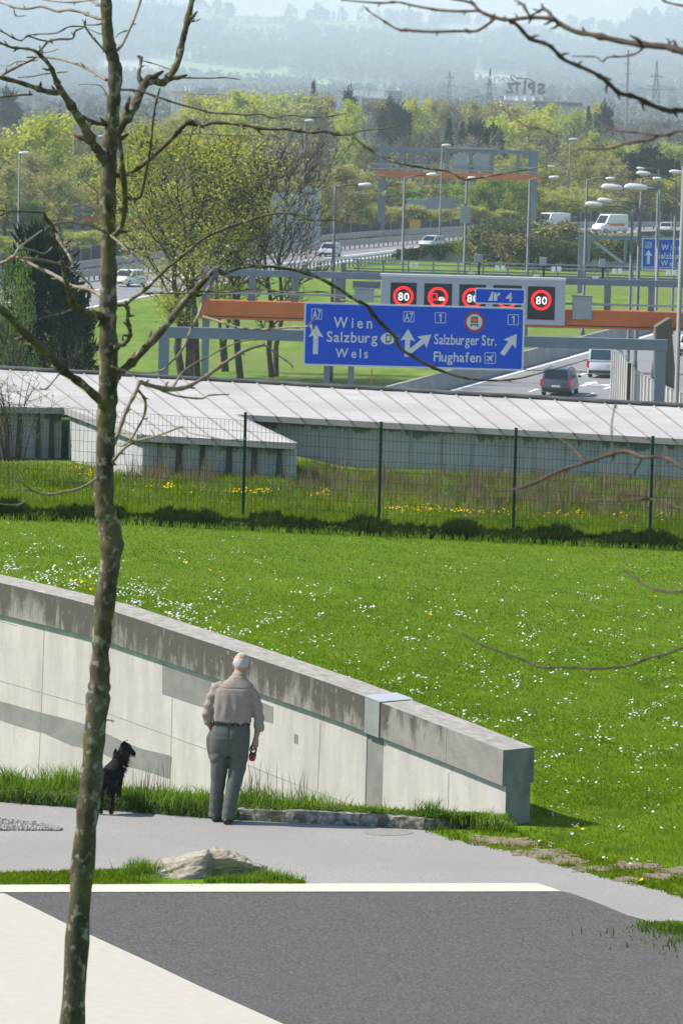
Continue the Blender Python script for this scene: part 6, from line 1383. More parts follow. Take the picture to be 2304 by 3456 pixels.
# ------------------------------------------------------------------ vehicles
def car(name, label, loc, rz, L=4.6, W=1.8, H=1.62, belt=.98, hood=.95, gb=(-2.2, 1.35), gtp=(-1.95, .35), paint='car_grey', glass='glass_dark', boxy=.0, rack=False, cat='car', stripe=None, side=True, group=None):
    root = thing(name, loc, label, cat, group, rz); hw = W / 2
    def ring(y, w, z0, z1, r=.12):
        return [Vector((sx * ww, y, zz)) for sx, ww, zz in ((-1, w * .90, z0), (-1, w, z0 + .12), (-1, w * 1.0, (z0 + z1) * .55), (-1, w * .97, z1 - .07), (-1, w * .88, z1), (1, w * .88, z1), (1, w * .97, z1 - .07), (1, w * 1.0, (z0 + z1) * .55), (1, w, z0 + .12), (1, w * .90, z0))]
    h = L / 2; mb = MB()
    st = [(-h, hw * .86, .38, belt * .86), (-h + .06, hw * .95, .30, belt * .97), (-h + .3, hw, .24, belt), (gb[1] - .2, hw, .22, belt), (gb[1] + .05, hw * .99, .22, belt - .01), (h - .5, hw * .96, .24, hood * .93), (h - .12, hw * .88, .28, hood * .80), (h, hw * .74, .34, hood * .62)]
    mb.loft([ring(*s) for s in st])
    tw = hw * (.80 + .13 * boxy); bw = hw * .93; zr = H; lo = belt - .03
    base = [(-bw, gb[0]), (bw, gb[0]), (bw, gb[1]), (-bw, gb[1])]; top = [(-tw, gtp[0]), (tw, gtp[0]), (tw, gtp[1]), (-tw, gtp[1])]
    mid = .82
    lv = lambda f, z: [Vector((a[0] + (b[0] - a[0]) * f, a[1] + (b[1] - a[1]) * f, z)) for a, b in zip(base, top)]
    mb.loft([lv(0, lo), lv(mid, lo + (zr - lo) * .86), lv(1.0, zr - .03), [Vector((v.x * .86, v.y * .93 + .01, zr)) for v in lv(1.0, zr)]])
    body = mb.build('body', M[paint], root, bevel=.02); sharp(body, 40)
    def pane(nm, i, j, f0, f1, e, m=glass):
        a0, b0, a1, b1 = lv(f0 * mid, lo + (zr - lo) * .86 * f0)[i], lv(f0 * mid, lo + (zr - lo) * .86 * f0)[j], lv(f1 * mid, lo + (zr - lo) * .86 * f1)[i], lv(f1 * mid, lo + (zr - lo) * .86 * f1)[j]
        q = [a0.lerp(b0, e[0]), a0.lerp(b0, e[1]), a1.lerp(b1, e[1] - .01), a1.lerp(b1, e[0] + .01)]
        n = (q[1] - q[0]).cross(q[3] - q[0]).normalized(); cc = sum(q, Vector()) / 4 - Vector((0, 0, H * .6)); n = n if n.dot(Vector((cc.x, cc.y, 0))) > 0 else -n
        mb = MB(); mb.prism([v + n * .008 for v in q], -n * .004); return mb.build(nm, M[m], root)
    pane('rear_window', 0, 1, .12, 1.0, (.07, .93)); pane('windscreen', 2, 3, .05, 1.02, (.05, .95))
    if side:
        for i, j in ((1, 2), (3, 0)):
            for e in ((.04, .34), (.37, .64), (.67, .93)): pane('side_window', i, j, .12, .95, e if i == 1 else (1 - e[1], 1 - e[0]))
    for sx in (-1, 1):
        for y in (-h + .85, h - .9):
            mb = MB(); R = Matrix.Rotation(math.pi / 2, 3, 'Y'); r = .32 if H < 1.9 else .34
            c = Vector((sx * (hw - .11), y, r)); ringp = lambda rr, x: [c + Vector((x, rr * math.cos(a), rr * math.sin(a))) for a in [2 * math.pi * k / 20 for k in range(20)]]
            mb.loft([ringp(r * .9, -.11), ringp(r, -.08), ringp(r, .08), ringp(r * .9, .11)]); wh = mb.build('wheel', M['tyre'], root)
            mb = MB(); mb.loft([ringp(r * .62, sx * .108), ringp(r * .62, sx * .118)]); mb.build('rim', M['rim'], wh)
        mb = MB(); mb.loft([[Vector((sx * (hw * .93), -h + .02 + dy, z)) + v for v in (Vector((-.09, -.02, 0)), Vector((.09, -.02, 0)), Vector((.09, .10, 0)), Vector((-.09, .10, 0)))] for z, dy in ((belt * .60, 0), (belt * 1.0, .03))]); mb.build('tail_light', M['tail_red'], root)
        mb = MB(); mb.box((sx * hw * .66, h - .09, hood * .66), (.34, .14, .14)); mb.build('headlight', M['headlight'], root)
        mb = MB(); mb.box((sx * (hw + .11), gb[1] - .35, belt + .06), (.20, .10, .15)); mb.build('mirror', M['trim'], root, bevel=.02)
    mb = MB(); mb.box((0, -h - .005, belt * .62), (.52, .02, .12)); mb.build('number_plate', M['plate'], root)
    mb = MB(); mb.box((0, -h + .04, .42), (W * .9, .12, .2)); mb.build('bumper', M['trim'], root, bevel=.03)
    mb = MB(); mb.box((0, h - .02, .40), (W * .72, .1, .18)); mb.build('bumper', M['trim'], root, bevel=.03)
    if rack:
        for sx in (-1, 1): mb = MB(); mb.tube([Vector((sx * tw * .82, y, zr + z)) for y, z in ((gtp[0] + .1, -.02), (gtp[0] + .25, .05), (gtp[1] - .3, .05), (gtp[1] - .1, -.02))], .022, 6); mb.build('roof_rail', M['alu'], root)
    if stripe:
        for sx in (-1, 1):
            mb = MB(); mb.box((sx * hw * 1.004, -.35, belt * .9), (.02, L * .55, .34)); mb.build('stripe', M[stripe], root)
    return root
VR = math.atan2(-RDIR.x, RDIR.y)
def onroad(x, y): return G(x, y, RD + .02)
def away(a, b): d = G(*b, RD) - G(*a, RD); return math.atan2(-d.x, d.y)
car('car', 'grey blue people carrier seen from behind with roof rails, nearest on the motorway', onroad(1866, 1338) + RDIR * 2.3, VR + rad(3), 4.65, 1.80, 1.66, 1.0, .98, (-2.28, 1.5), (-2.05, .5), 'car_grey', 'glass_dark', .2, True)
car('van', 'white passenger van seen from behind at the edge of the slatted barrier', onroad(2024, 1277) + RDIR * 2.4, VR + rad(2), 4.85, 1.90, 1.94, 1.12, 1.1, (-2.42, 1.9), (-2.30, .95), 'car_white', 'glass_teal', .8, False, 'van')
car('car', 'white car whose roof shows above the beam beside the blue sign', rpt(326, 7.2, .02) * 1.0, VR, 4.4, 1.75, 1.5, .92, .9, (-2.0, 1.2), (-1.6, .3), 'car_white')
car('car', 'pale car roof just peeping over the dark edge of the sheet roof', rpt(251.5, (G(1480, 1330, RD) - RA).dot(RN2) + 1.9, .02), VR, 4.3, 1.7, 1.46, .9, .88, (-1.95, 1.2), (-1.5, .3), 'car_silver')
car('car', 'silver hatchback coming round the curve above the ivy wall', onroad(1456, 837), away((1456, 837), (1250, 862)) - rad(14), 4.3, 1.78, 1.50, .92, .9, (-2.0, 1.2), (-1.6, .3), 'car_silver')
car('car', 'bright white car coming round the curve just right of the slim trunk', onroad(432, 966), away((432, 966), (250, 990)) - rad(12), 4.5, 1.8, 1.5, .95, .92, (-2.1, 1.2), (-1.7, .3), 'car_white')
car('van', 'white van behind the stems of the leafing trees', onroad(778, 893), away((778, 893), (600, 915)), 4.9, 1.95, 1.95, 1.15, 1.1, (-2.4, 1.9), (-2.3, .95), 'car_white', 'glass_dark', .8, False, 'van')
car('car', 'pale lilac estate car beside the large middle lamp pole', onroad(1112, 866), away((1112, 866), (1000, 880)), 4.5, 1.8, 1.52, .95, .92, (-2.15, 1.2), (-1.9, .3), 'car_silver')
car('ambulance', 'white ambulance with an orange stripe high on the curve at right', G(2056, 786, RD + .02), away((2056, 786), (1800, 803)) + rad(-28), 5.6, 2.1, 2.6, 1.3, 1.25, (-2.7, 1.9), (-2.6, 1.0), 'car_white', 'glass_dark', .8, False, 'ambulance', 'sign_orange', False)
car('van', 'white box van behind the bushes under the right end of the far gantry', G(1862, 770, RD + .02), away((1862, 770), (1700, 790)) + rad(-30), 5.8, 2.1, 2.2, 1.2, 1.1, (-2.8, 1.9), (-2.75, 1.3), 'car_white', 'glass_dark', .95, False, 'van', None, False)
car('car', 'silver car on the curve behind the poles at the right edge', G(2246, 786, RD + .02), away((2246, 786), (2000, 793)) + rad(20), 4.5, 1.8, 1.5, .95, .92, (-2.1, 1.2), (-1.7, .3), 'car_silver')
car('van', 'white van seen under the top rail of the display gantry', rpt(352, 4.6, .02), VR, 5.2, 2.0, 2.4, 1.3, 1.2, (-2.55, 1.9), (-2.5, 1.0), 'car_white', 'glass_dark', .9, False, 'van')
car('car', 'blue car behind the display gantry near the right edge', rpt(356, 8.6, .02), VR, 4.3, 1.75, 1.5, .92, .9, (-2.0, 1.2), (-1.6, .3), 'car_blue')
car('van', 'white van with a blue band behind the display gantry at the right edge', rpt(352, 10.9, .02), VR, 5.4, 2.05, 2.5, 1.3, 1.2, (-2.6, 1.9), (-2.55, 1.0), 'car_white', 'car_blue', .9, False, 'van')
# ------------------------------------------------------------------ trees: a few grown shapes, then copied
def grow_tree(seed, H, crown_r, crown_z0, kind, n1=11, n2=5, n3=4, leaf_n=2500, leaf_s=.4, trunks=1, up=.55, twig_w=.05, spread=.35):
    """returns (wood verts, wood faces), (crown verts, faces)"""
    r = random.Random(seed); mb = MB(); tw = []; spots = []
    def bough(p, d, L, rad0, lvl):
        n = 4; pts = [p]; rs = [rad0]; q = p.copy(); dd = d.copy()
        for i in range(n):
            dd = (dd + Vector((r.gauss(0, .16), r.gauss(0, .16), r.gauss(.07, .10)))).normalized(); q = q + dd * (L / n); pts.append(q.copy()); rs.append(rad0 * (1 - .8 * (i + 1) / n))
        if lvl <= 1: mb.tube(pts, rs, 4 if lvl else 6, cap=False)
        else: tw.extend((pts[i], pts[i + 2], rs[i] + .012) for i in (0, 2))
        return pts
    for tk in range(trunks):
        off = Vector((r.gauss(0, .35), r.gauss(0, .35), 0)) if trunks > 1 else Vector((0, 0, 0)); lean = Vector((off.x * .25 + r.gauss(0, .04), off.y * .25 + r.gauss(0, .04), 1)).normalized()
        hh = H * r.uniform(.84, .97); tp = [off + lean * (hh * k / 7) + Vector((r.gauss(0, .012 * H), r.gauss(0, .012 * H), 0)) * (k > 0) for k in range(8)]; r0 = H * (.0115 if trunks > 1 else .017)
        mb.tube(tp, [r0 * (1.25 - 1.13 * k / 7) for k in range(8)], 7, cap=False)
        for k in range(n1):
            f = crown_z0 + (1 - crown_z0) * ((k + r.random() * .8) / n1); fi = min(6.99, f * 7); i = int(fi); p = tp[i].lerp(tp[min(7, i + 1)], fi - i)
            prof = math.sin(math.pi * min(1, max(0, (f - crown_z0) / (1.02 - crown_z0))) ** .75) ** .6
            a = k * 2.4 + r.random(); rise = up + .5 * (f - crown_z0) + r.gauss(0, .1)
            d = Vector((math.cos(a), math.sin(a), rise)).normalized(); L = max(.15 * crown_r, crown_r * prof * r.uniform(.8, 1.2)) * math.hypot(1, rise * .5)
            b1 = bough(p, d, L, r0 * .42 * (1.1 - .6 * f), 1)
            for m in range(n2):
                g = r.uniform(.25, .98); gi = min(3.99, g * 4); q = b1[int(gi)].lerp(b1[int(gi) + 1], gi - int(gi)); e = (d + Vector((r.gauss(0, .6), r.gauss(0, .6), r.gauss(.25, .35)))).normalized()
                b2 = bough(q, e, L * r.uniform(.28, .5), r0 * .12, 2); spots += b2[1:]
                for o in range(n3):
                    s = b2[r.randint(1, 4)]; e2 = (e + Vector((r.gauss(0, .7), r.gauss(0, .7), r.gauss(.2, .4)))).normalized(); b3 = bough(s, e2, L * r.uniform(.12, .24), r0 * .05, 3); spots += b3[1:]
    tv, tf = [], []
    for a, b, w in tw:
        w = max(w, twig_w * .5); d = (b - a); s = d.cross(Vector((r.gauss(0, 1), r.gauss(0, 1), r.gauss(0, 1)))); s = s.normalized() * w if s.length > 1e-6 else Vector((w, 0, 0)); k = len(tv)
        tv += [a - s, a + s, b + s * .4, b - s * .4]; tf.append((k, k + 1, k + 2, k + 3))
    rg_ = np.random.default_rng(seed); lv = None
    if leaf_n:
        S = np.array([tuple(s) for s in spots]); c = S[rg_.integers(0, len(S), leaf_n)] + rg_.normal(0, spread, (leaf_n, 3))
        u = rg_.normal(0, 1, (leaf_n, 3)); u /= np.linalg.norm(u, axis=1)[:, None]; v = np.cross(u, rg_.normal(0, 1, (leaf_n, 3))); v /= np.linalg.norm(v, axis=1)[:, None]
        sz = leaf_s * rg_.uniform(.5, 1.3, leaf_n)[:, None] * .5
        lv = np.stack([c - u * sz * 1.2, c - v * sz * .7, c + u * sz * 1.2, c + v * sz * .7], 1).reshape(-1, 3)
    return mb, (np.array([tuple(v) for v in tv]), tf), lv
def conifer_geo(seed, H, R, pine=False):
    r = np.random.default_rng(seed); mb = MB(); mb.tube([Vector((0, 0, H * k / 5)) for k in range(6)], [H * .016 * (1.1 - k / 5.2) for k in range(6)], 6, cap=False); n = 2600
    if pine:
        cs = r.normal(0, 1, (26, 3)); cs /= np.linalg.norm(cs, axis=1)[:, None]; cs *= np.array([R * .75, R * .75, H * .26]) * r.uniform(.5, 1.1, (26, 1)); cs[:, 2] += H * .66
        c = cs[r.integers(0, 26, n)] + r.normal(0, R * .17, (n, 3))
    else:
        z = r.random(n) ** .8; a = r.uniform(0, 6.28, n); lay = .75 + .25 * np.sin(z * 40 + a * 2); rr = R * (1 - z) ** .8 * lay * np.sqrt(r.uniform(.15, 1, n)); c = np.stack([np.cos(a) * rr, np.sin(a) * rr, H * (.08 + .92 * z) - rr * .25], 1)
    d = c.copy(); d[:, 2] *= 0; d += r.normal(0, R * .3, (n, 3)); d /= np.linalg.norm(d, axis=1)[:, None] + 1e-6; s = np.cross(d, r.normal(0, 1, (n, 3))); s /= np.linalg.norm(s, axis=1)[:, None]; L = R * .24 * r.uniform(.5, 1.2, (n, 1)); w = L * .22
    V = np.stack([c - s * w - d * L * .3, c + s * w - d * L * .3, c + d * L + np.array([0, 0, .25]) * L], 1).reshape(-1, 3)
    return mb, V
PROTO = {}
def mb_mesh(mb, name, smooth=True):
    me = bpy.data.meshes.new(name); me.from_pydata([tuple(v) for v in mb.v], [], mb.f)
    if smooth: me.polygons.foreach_set('use_smooth', [True] * len(me.polygons))
    return me
def proto(key, mwood, mcrown, mtwig=None, **k):
    mb, (tv, tf), lv = grow_tree(**k); b = len(mb.v)
    mb.v += [Vector(v) for v in tv]; mb.f += [[b + i for i in f] for f in tf]
    if lv is None:      # bare: twigs are the crown
        mb.v = mb.v[:b]; mb.f = mb.f[:len(mb.f) - len(tf)]; crown = fastmesh('crown', tv, np.array(tf))
    else: crown = fastmesh('crown', lv, np.arange(len(lv)).reshape(-1, 4))
    tr = mb_mesh(mb, 'trunk'); tr.materials.append(M[mwood]); crown.materials.append(M[mcrown]); vv = np.empty(len(crown.vertices) * 3, np.float32); crown.vertices.foreach_get('co', vv); vv = vv.reshape(-1, 3); PROTO[key] = (tr, crown, float(np.percentile(vv[:, 2], 99.3)), float(np.percentile(np.abs(vv[:, 0]), 96)))
def protoc(key, mcrown, seed, H, R, pine=False):
    mb, V = conifer_geo(seed, H, R, pine); tr = mb_mesh(mb, 'trunk'); tr.materials.append(M['far_bark']); c = fastmesh('crown', V, np.arange(len(V)).reshape(-1, 3)); c.materials.append(M[mcrown]); PROTO[key] = (tr, c, float(np.percentile(V[:, 2], 99.5)), float(np.percentile(np.abs(V[:, 0]), 97)))
for i in range(2):
    proto('yellow%d' % i, 'far_bark', 'leaf_yellow', seed=20 + i, H=12, crown_r=4.2, crown_z0=.16, kind='l', n1=16, n2=6, n3=3, leaf_n=5200, leaf_s=.42, spread=.42, up=.7)
    proto('green%d' % i, 'far_bark', 'leaf_green', seed=30 + i, H=12, crown_r=4.4, crown_z0=.12, kind='l', n1=16, n2=6, n3=3, leaf_n=5600, leaf_s=.42, spread=.45)
    proto('olive%d' % i, 'far_bark', 'leaf_olive', seed=40 + i, H=12, crown_r=4.2, crown_z0=.12, kind='l', n1=17, n2=6, n3=4, leaf_n=4200, leaf_s=.36, spread=.35, up=.8)
    proto('mid%d' % i, 'far_bark', 'leaf_mid', seed=50 + i, H=12, crown_r=4.3, crown_z0=.12, kind='l', n1=17, n2=6, n3=4, leaf_n=4600, leaf_s=.38, spread=.4, up=.8)
    proto('bare%d' % i, 'far_bark', 'bare_twigs', seed=60 + i, H=12, crown_r=3.6, crown_z0=.12, kind='b', n1=20, n2=8, n3=7, leaf_n=0, up=1.0, twig_w=.075)
    proto('grey%d' % i, 'far_bark', 'grey_twigs', seed=70 + i, H=12, crown_r=3.9, crown_z0=.10, kind='b', n1=20, n2=9, n3=8, leaf_n=0, up=.9, twig_w=.085)
    protoc('fir%d' % i, 'needles', 80 + i, 12, 2.4); protoc('pine%d' % i, 'needles', 90 + i, 12, 3.6, True)
KN = {'yellow': ('leafing_tree', 'bright yellow green leafing tree in the woodland behind the motorway'), 'green': ('green_tree', 'fresh green tree in the woodland behind the motorway'), 'olive': ('budding_tree', 'dull olive budding tree in the woodland behind the motorway'),
      'mid': ('leafing_tree', 'mid green half leafed tree in the woodland behind the motorway'), 'bare': ('bare_tree', 'leafless brown tree in the woodland behind the motorway'), 'grey': ('bare_tree', 'leafless grey tree in the woodland behind the motorway'), 'fir': ('fir_tree', 'narrow dark conifer in the woodland behind the motorway'), 'pine': ('pine_tree', 'broad dark pine in the woodland behind the motorway')}
tr_r = random.Random(77)
def put_tree(key, x, ytop, wpx, D, base_z=RD, label=None, name=None, group='auto'):
    """crown centred on photo x, top at photo height ytop, crown wpx photo px wide, standing D metres away"""
    t = P(x, ytop, D); H = t.z - base_z; tr, cr, H0, R0 = PROTO[key]; kind = key.rstrip('01')
    root = thing(name or KN[kind][0], (t.x, D, base_z), label or KN[kind][1], 'tree', (kind + ' trees of the woodland behind the motorway') if group == 'auto' else group, tr_r.uniform(0, 6.28))
    w = wpx * D / FPX / (2 * R0); root.scale = (w, w, H / H0)
    for nm, me in (('trunk', tr), ('crown', cr)):
        o = bpy.data.objects.new(nm, me); SC.collection.objects.link(o); o.parent = root
    return root
# picked out by eye in the photograph: kind, x, top, width, distance
PICK = [('yellow0', 160, 388, 170, 610), ('yellow1', 225, 430, 110, 640), ('mid0', 40, 470, 130, 640), ('olive0', 110, 520, 150, 585), ('mid1', 300, 520, 150, 580), ('green0', 470, 440, 110, 720), ('green1', 420, 540, 140, 600), ('olive1', 20, 560, 150, 560), ('olive0', 210, 590, 150, 555), ('mid0', 350, 610, 150, 560),
        ('yellow0', 700, 322, 170, 1000), ('yellow1', 800, 312, 170, 980), ('yellow0', 900, 318, 160, 1010), ('olive1', 1000, 322, 170, 990), ('olive0', 1110, 318, 160, 1000), ('yellow1', 1175, 345, 90, 960), ('yellow1', 640, 370, 110, 940), ('mid0', 580, 400, 120, 900),
        ('bare0', 960, 430, 130, 780), ('bare1', 1040, 420, 130, 790), ('bare0', 1120, 440, 130, 780), ('mid1', 1190, 470, 110, 760), ('olive1', 1165, 560, 190, 590), ('olive0', 1120, 610, 120, 580), ('bare1', 1230, 480, 120, 760), ('bare0', 1290, 490, 120, 720), ('bare1', 1370, 450, 120, 800), ('bare0', 1440, 440, 130, 820),
        ('fir0', 1058, 278, 44, 1150), ('pine0', 1180, 302, 52, 1120), ('pine0', 1320, 338, 86, 1000), ('fir1', 1290, 370, 50, 960), ('pine1', 1355, 372, 66, 960), ('yellow0', 1400, 338, 90, 1020), ('olive0', 1470, 336, 120, 1040), ('bare0', 1540, 342, 120, 1050), ('olive1', 1610, 345, 120, 1040), ('fir0', 1515, 404, 56, 900), ('fir1', 1560, 414, 50, 900), ('pine1', 1610, 410, 60, 890), ('pine0', 1660, 425, 90, 860), ('fir0', 1690, 450, 50, 840),
        ('yellow1', 1690, 398, 110, 930), ('yellow0', 1790, 390, 130, 950), ('olive1', 1740, 360, 140, 1080), ('yellow1', 1850, 358, 140, 1060), ('mid0', 1925, 372, 100, 1040), ('pine0', 2040, 352, 66, 1060), ('fir1', 1985, 362, 40, 1060), ('bare1', 1880, 450, 130, 820), ('bare0', 1960, 430, 130, 860),
        ('green0', 1690, 590, 130, 660), ('green1', 1760, 610, 110, 655), ('green0', 1620, 620, 90, 660), ('mid1', 1830, 560, 120, 700), ('olive0', 1560, 520, 110, 720), ('olive1', 1470, 560, 110, 700), ('bare1', 1640, 500, 110, 760), ('mid0', 1720, 530, 120, 740), ('olive0', 1800, 480, 120, 780),
        ('mid1', 2000, 510, 130, 740), ('olive1', 2070, 540, 120, 720), ('mid0', 1960, 480, 110, 800), ('yellow1', 1990, 450, 90, 860), ('pine0', 2180, 492, 110, 760), ('pine1', 2130, 520, 80, 740), ('pine1', 2235, 530, 80, 750), ('fir0', 2285, 545, 60, 760), ('mid0', 2250, 600, 130, 700), ('olive0', 2150, 600, 110, 700), ('mid1', 2320, 590, 120, 710),
        ('grey0', 2110, 440, 130, 950), ('grey1', 2200, 430, 130, 960), ('grey0', 2290, 440, 130, 960), ('grey1', 2060, 420, 120, 1000), ('grey0', 330, 440, 120, 900), ('grey1', 400, 425, 120, 920), ('bare0', 500, 420, 110, 900), ('grey1', 60, 440, 130, 930), ('pine0', 25, 300, 80, 1250), ('grey0', 270, 455, 110, 880), ('fir0', 300, 410, 40, 1000), ('fir1', 205, 372, 40, 1100), ('bare1', 560, 470, 120, 800), ('olive0', 540, 560, 130, 640), ('mid1', 470, 590, 130, 600)]
for k, x, y, w, D in PICK: put_tree(k, x, y, w, D)
rf = random.Random(9)
for x in range(-120, 2460, 95):
    for D, y0, ks in ((1120, 352, ('grey', 'bare', 'olive', 'grey')), (870, 470, ('bare', 'olive', 'mid', 'bare', 'grey')), (715, 615, ('olive', 'mid', 'bare', 'green', 'olive'))):
        if D == 1120 and x > 2000: y = 415
        elif D == 1120 and x < 620: y = 425
        else: y = y0
        k = rf.choice(ks) + rf.choice('01'); put_tree(k, x + rf.uniform(-40, 40), y + rf.uniform(-14, 26), rf.uniform(120, 175) * 1000 / D * .9, D + rf.uniform(-35, 35))
# low growth right behind the barrier
for x in range(-150, 2460, 62):
    Db = float(np.interp(x, [p[0] for p in ntp], [p[2] for p in ntp])); yb = float(np.interp(x, [p[0] for p in ntp], [p[1] for p in ntp])); k = rf.choice(('olive', 'mid', 'bare', 'green', 'olive', 'mid')) + rf.choice('01')
    put_tree(k, x + rf.uniform(-25, 25), yb - rf.uniform(25, 75), rf.uniform(95, 140), Db + rf.uniform(6, 22))
for x in range(-150, 640, 70):
    for D, y0 in ((600, 640), (565, 700)): k = rf.choice(('olive', 'mid', 'olive', 'green', 'yellow')) + rf.choice('01'); put_tree(k, x + rf.uniform(-30, 30), y0 + rf.uniform(-30, 40), rf.uniform(120, 170), D + rf.uniform(-12, 12))
# the leafing clump in the middle ground, on the meadow in front of the curve
def near_proto(key, **k): proto(key, k.pop('mw', 'far_bark'), k.pop('mc'), **k)
near_proto('clumpA', mw='dark_bark', mc='leaf_clump', seed=101, H=14, crown_r=5.0, crown_z0=.22, kind='l', n1=20, n2=7, n3=4, leaf_n=22000, leaf_s=.14, trunks=3, spread=.30, up=.75, twig_w=.035)
near_proto('clumpB', mw='dark_bark', mc='leaf_clump', seed=102, H=14, crown_r=3.6, crown_z0=.22, kind='l', n1=18, n2=8, n3=6, leaf_n=4000, leaf_s=.11, trunks=2, spread=.25, up=1.0, twig_w=.04)
near_proto('clumpC', mw='dark_bark', mc='leaf_olive', seed=103, H=13, crown_r=4.2, crown_z0=.20, kind='l', n1=20, n2=9, n3=7, leaf_n=1800, leaf_s=.11, trunks=2, spread=.25, up=.7, twig_w=.045)
put_tree('clumpA', 672, 415, 560, 282, RD, 'wide yellow green leafing tree, leftmost of the clump on the meadow', 'leafing_tree', None)
put_tree('clumpB', 850, 440, 330, 284, RD, 'thin half leafed tree in the middle of the clump on the meadow', 'leafing_tree', None)
put_tree('clumpC', 955, 470, 400, 286, RD, 'nearly bare brown tree, rightmost of the clump on the meadow', 'bare_tree', None)
put_tree('clumpB', 785, 520, 230, 290, RD, 'slender stem standing between the thicker trunks of the clump', 'leafing_tree', None)
# dark conifer and shrubs at the left edge
PROTO['darkpine'] = None
mb_, V_ = conifer_geo(121, 12, 2.6, True); 
_n = 9000; r_ = np.random.default_rng(5); cs = r_.normal(0, 1, (60, 3)); cs /= np.linalg.norm(cs, axis=1)[:, None]; cs *= np.array([1.5, 1.5, 4.2]) * r_.uniform(.6, 1.1, (60, 1)); cs[:, 2] += 6.6
c_ = cs[r_.integers(0, 60, _n)] + r_.normal(0, .32, (_n, 3)); d_ = c_ - np.array([0, 0, 6.]); d_[:, 2] *= .4; d_ += r_.normal(0, .8, d_.shape); d_ /= np.linalg.norm(d_, axis=1)[:, None]; s_ = np.cross(d_, r_.normal(0, 1, d_.shape)); s_ /= np.linalg.norm(s_, axis=1)[:, None]; L_ = .55 * r_.uniform(.5, 1.2, (_n, 1))
V_ = np.stack([c_ - s_ * L_ * .2, c_ + s_ * L_ * .2, c_ + d_ * L_], 1).reshape(-1, 3); tr = mb_mesh(mb_, 'trunk'); tr.materials.append(M['far_bark']); cr = fastmesh('crown', V_, np.arange(len(V_)).reshape(-1, 3)); cr.materials.append(M['needles_dark']); PROTO['darkpine'] = (tr, cr, 11.6, 2.1)
put_tree('darkpine', 150, 715, 300, 200, RD, 'dense very dark conifer at the left behind the pale roof', 'conifer_tree', None)
put_tree('darkpine', 255, 930, 190, 190, RD, 'smaller dark conifer at the foot of the dense dark one', 'conifer_tree', None)
near_proto('sapling', mc='leaf_bright', seed=131, H=12, crown_r=2.0, crown_z0=.12, kind='l', n1=26, n2=6, n3=4, leaf_n=6500, leaf_s=.12, trunks=2, spread=.14, up=1.4, twig_w=.02)
near_proto('thicket', mc='leaf_dark', seed=132, H=8, crown_r=3.0, crown_z0=.05, kind='l', n1=26, n2=8, n3=7, leaf_n=5000, leaf_s=.12, trunks=4, spread=.2, up=1.0, twig_w=.03)
put_tree('sapling', 0, 850, 170, 140, RD, 'tall shrub with small pale fresh leaves at the left edge', 'shrub', None)
put_tree('sapling', 70, 1020, 130, 138, RD, 'lower shrub with pale fresh leaves in front of the dark conifer', 'shrub', None)
put_tree('thicket', 40, 1110, 330, 132, RD, 'grey twiggy thicket just behind the pale roof at left', 'shrub', None)
put_tree('thicket', 230, 1170, 220, 134, RD, 'low twiggy bush behind the pale roof beside the slim trunk', 'shrub', None)
# bare bush in front of the building at the left edge
r_ = random.Random(21); bb = P(45, 1560, 93); bb.z = float(Zg(bb.x, 93)); bush = wthing('bare_bush', bb, 'bare reddish bush with arching twigs in front of the building at left', 'shrub')
mb = MB(); tips = []
for k in range(16):
    a = r_.uniform(-1, 1); tx_, ty_ = 45 + a * 190, 1230 + abs(a) * 110 + r_.uniform(-20, 60); b0 = (45 + a * 45, 1556); mid_ = (45 + a * 95, 1400 + r_.uniform(-40, 30)); D = 93 + r_.uniform(-.6, .4)
    pts = [P(b0[0], b0[1], 93), P(b0[0] * .6 + mid_[0] * .4, 1480, D), P(mid_[0], mid_[1], D), P(mid_[0] * .4 + tx_ * .6, mid_[1] * .45 + ty_ * .55, D), P(tx_ + a * 40, ty_, D)]
    mb.tube(pts, [.016, .014, .011, .007, .003], 5)
    for j in range(12):
        i = r_.randint(1, 3); p = pts[i].lerp(pts[i + 1], r_.random()); e = Vector((a * .6 + r_.gauss(0, .5), r_.gauss(0, .3), r_.gauss(.45, .4))).normalized(); L = r_.uniform(.2, .65); q = p + e * L * .5; w = q + (e + Vector((r_.gauss(0, .4), 0, r_.gauss(-.1, .3)))).normalized() * L * .5
        mb.tube([p, q, w], [.006, .004, .002], 4); tips += [q, w]
mb.build('stems', noisy('reddish_twigs', [(.3, (.07, .045, .04)), (.7, (.15, .105, .085))], 8, 3, .8), bush)
rg_ = np.random.default_rng(4); S = np.array([tuple(t - bb) for t in tips]); n = 900; c = S[rg_.integers(0, len(S), n)] + rg_.normal(0, .04, (n, 3)); u = rg_.normal(0, 1, (n, 3)); u /= np.linalg.norm(u, axis=1)[:, None]; v = np.cross(u, rg_.normal(0, 1, (n, 3))); v /= np.linalg.norm(v, axis=1)[:, None]
V = np.stack([c - u * .02, c - v * .012, c + u * .02, c + v * .012], 1).reshape(-1, 3); link('buds', fastmesh('buds', V, np.arange(len(V)).reshape(-1, 4)), M['leaf_bright'], bush)
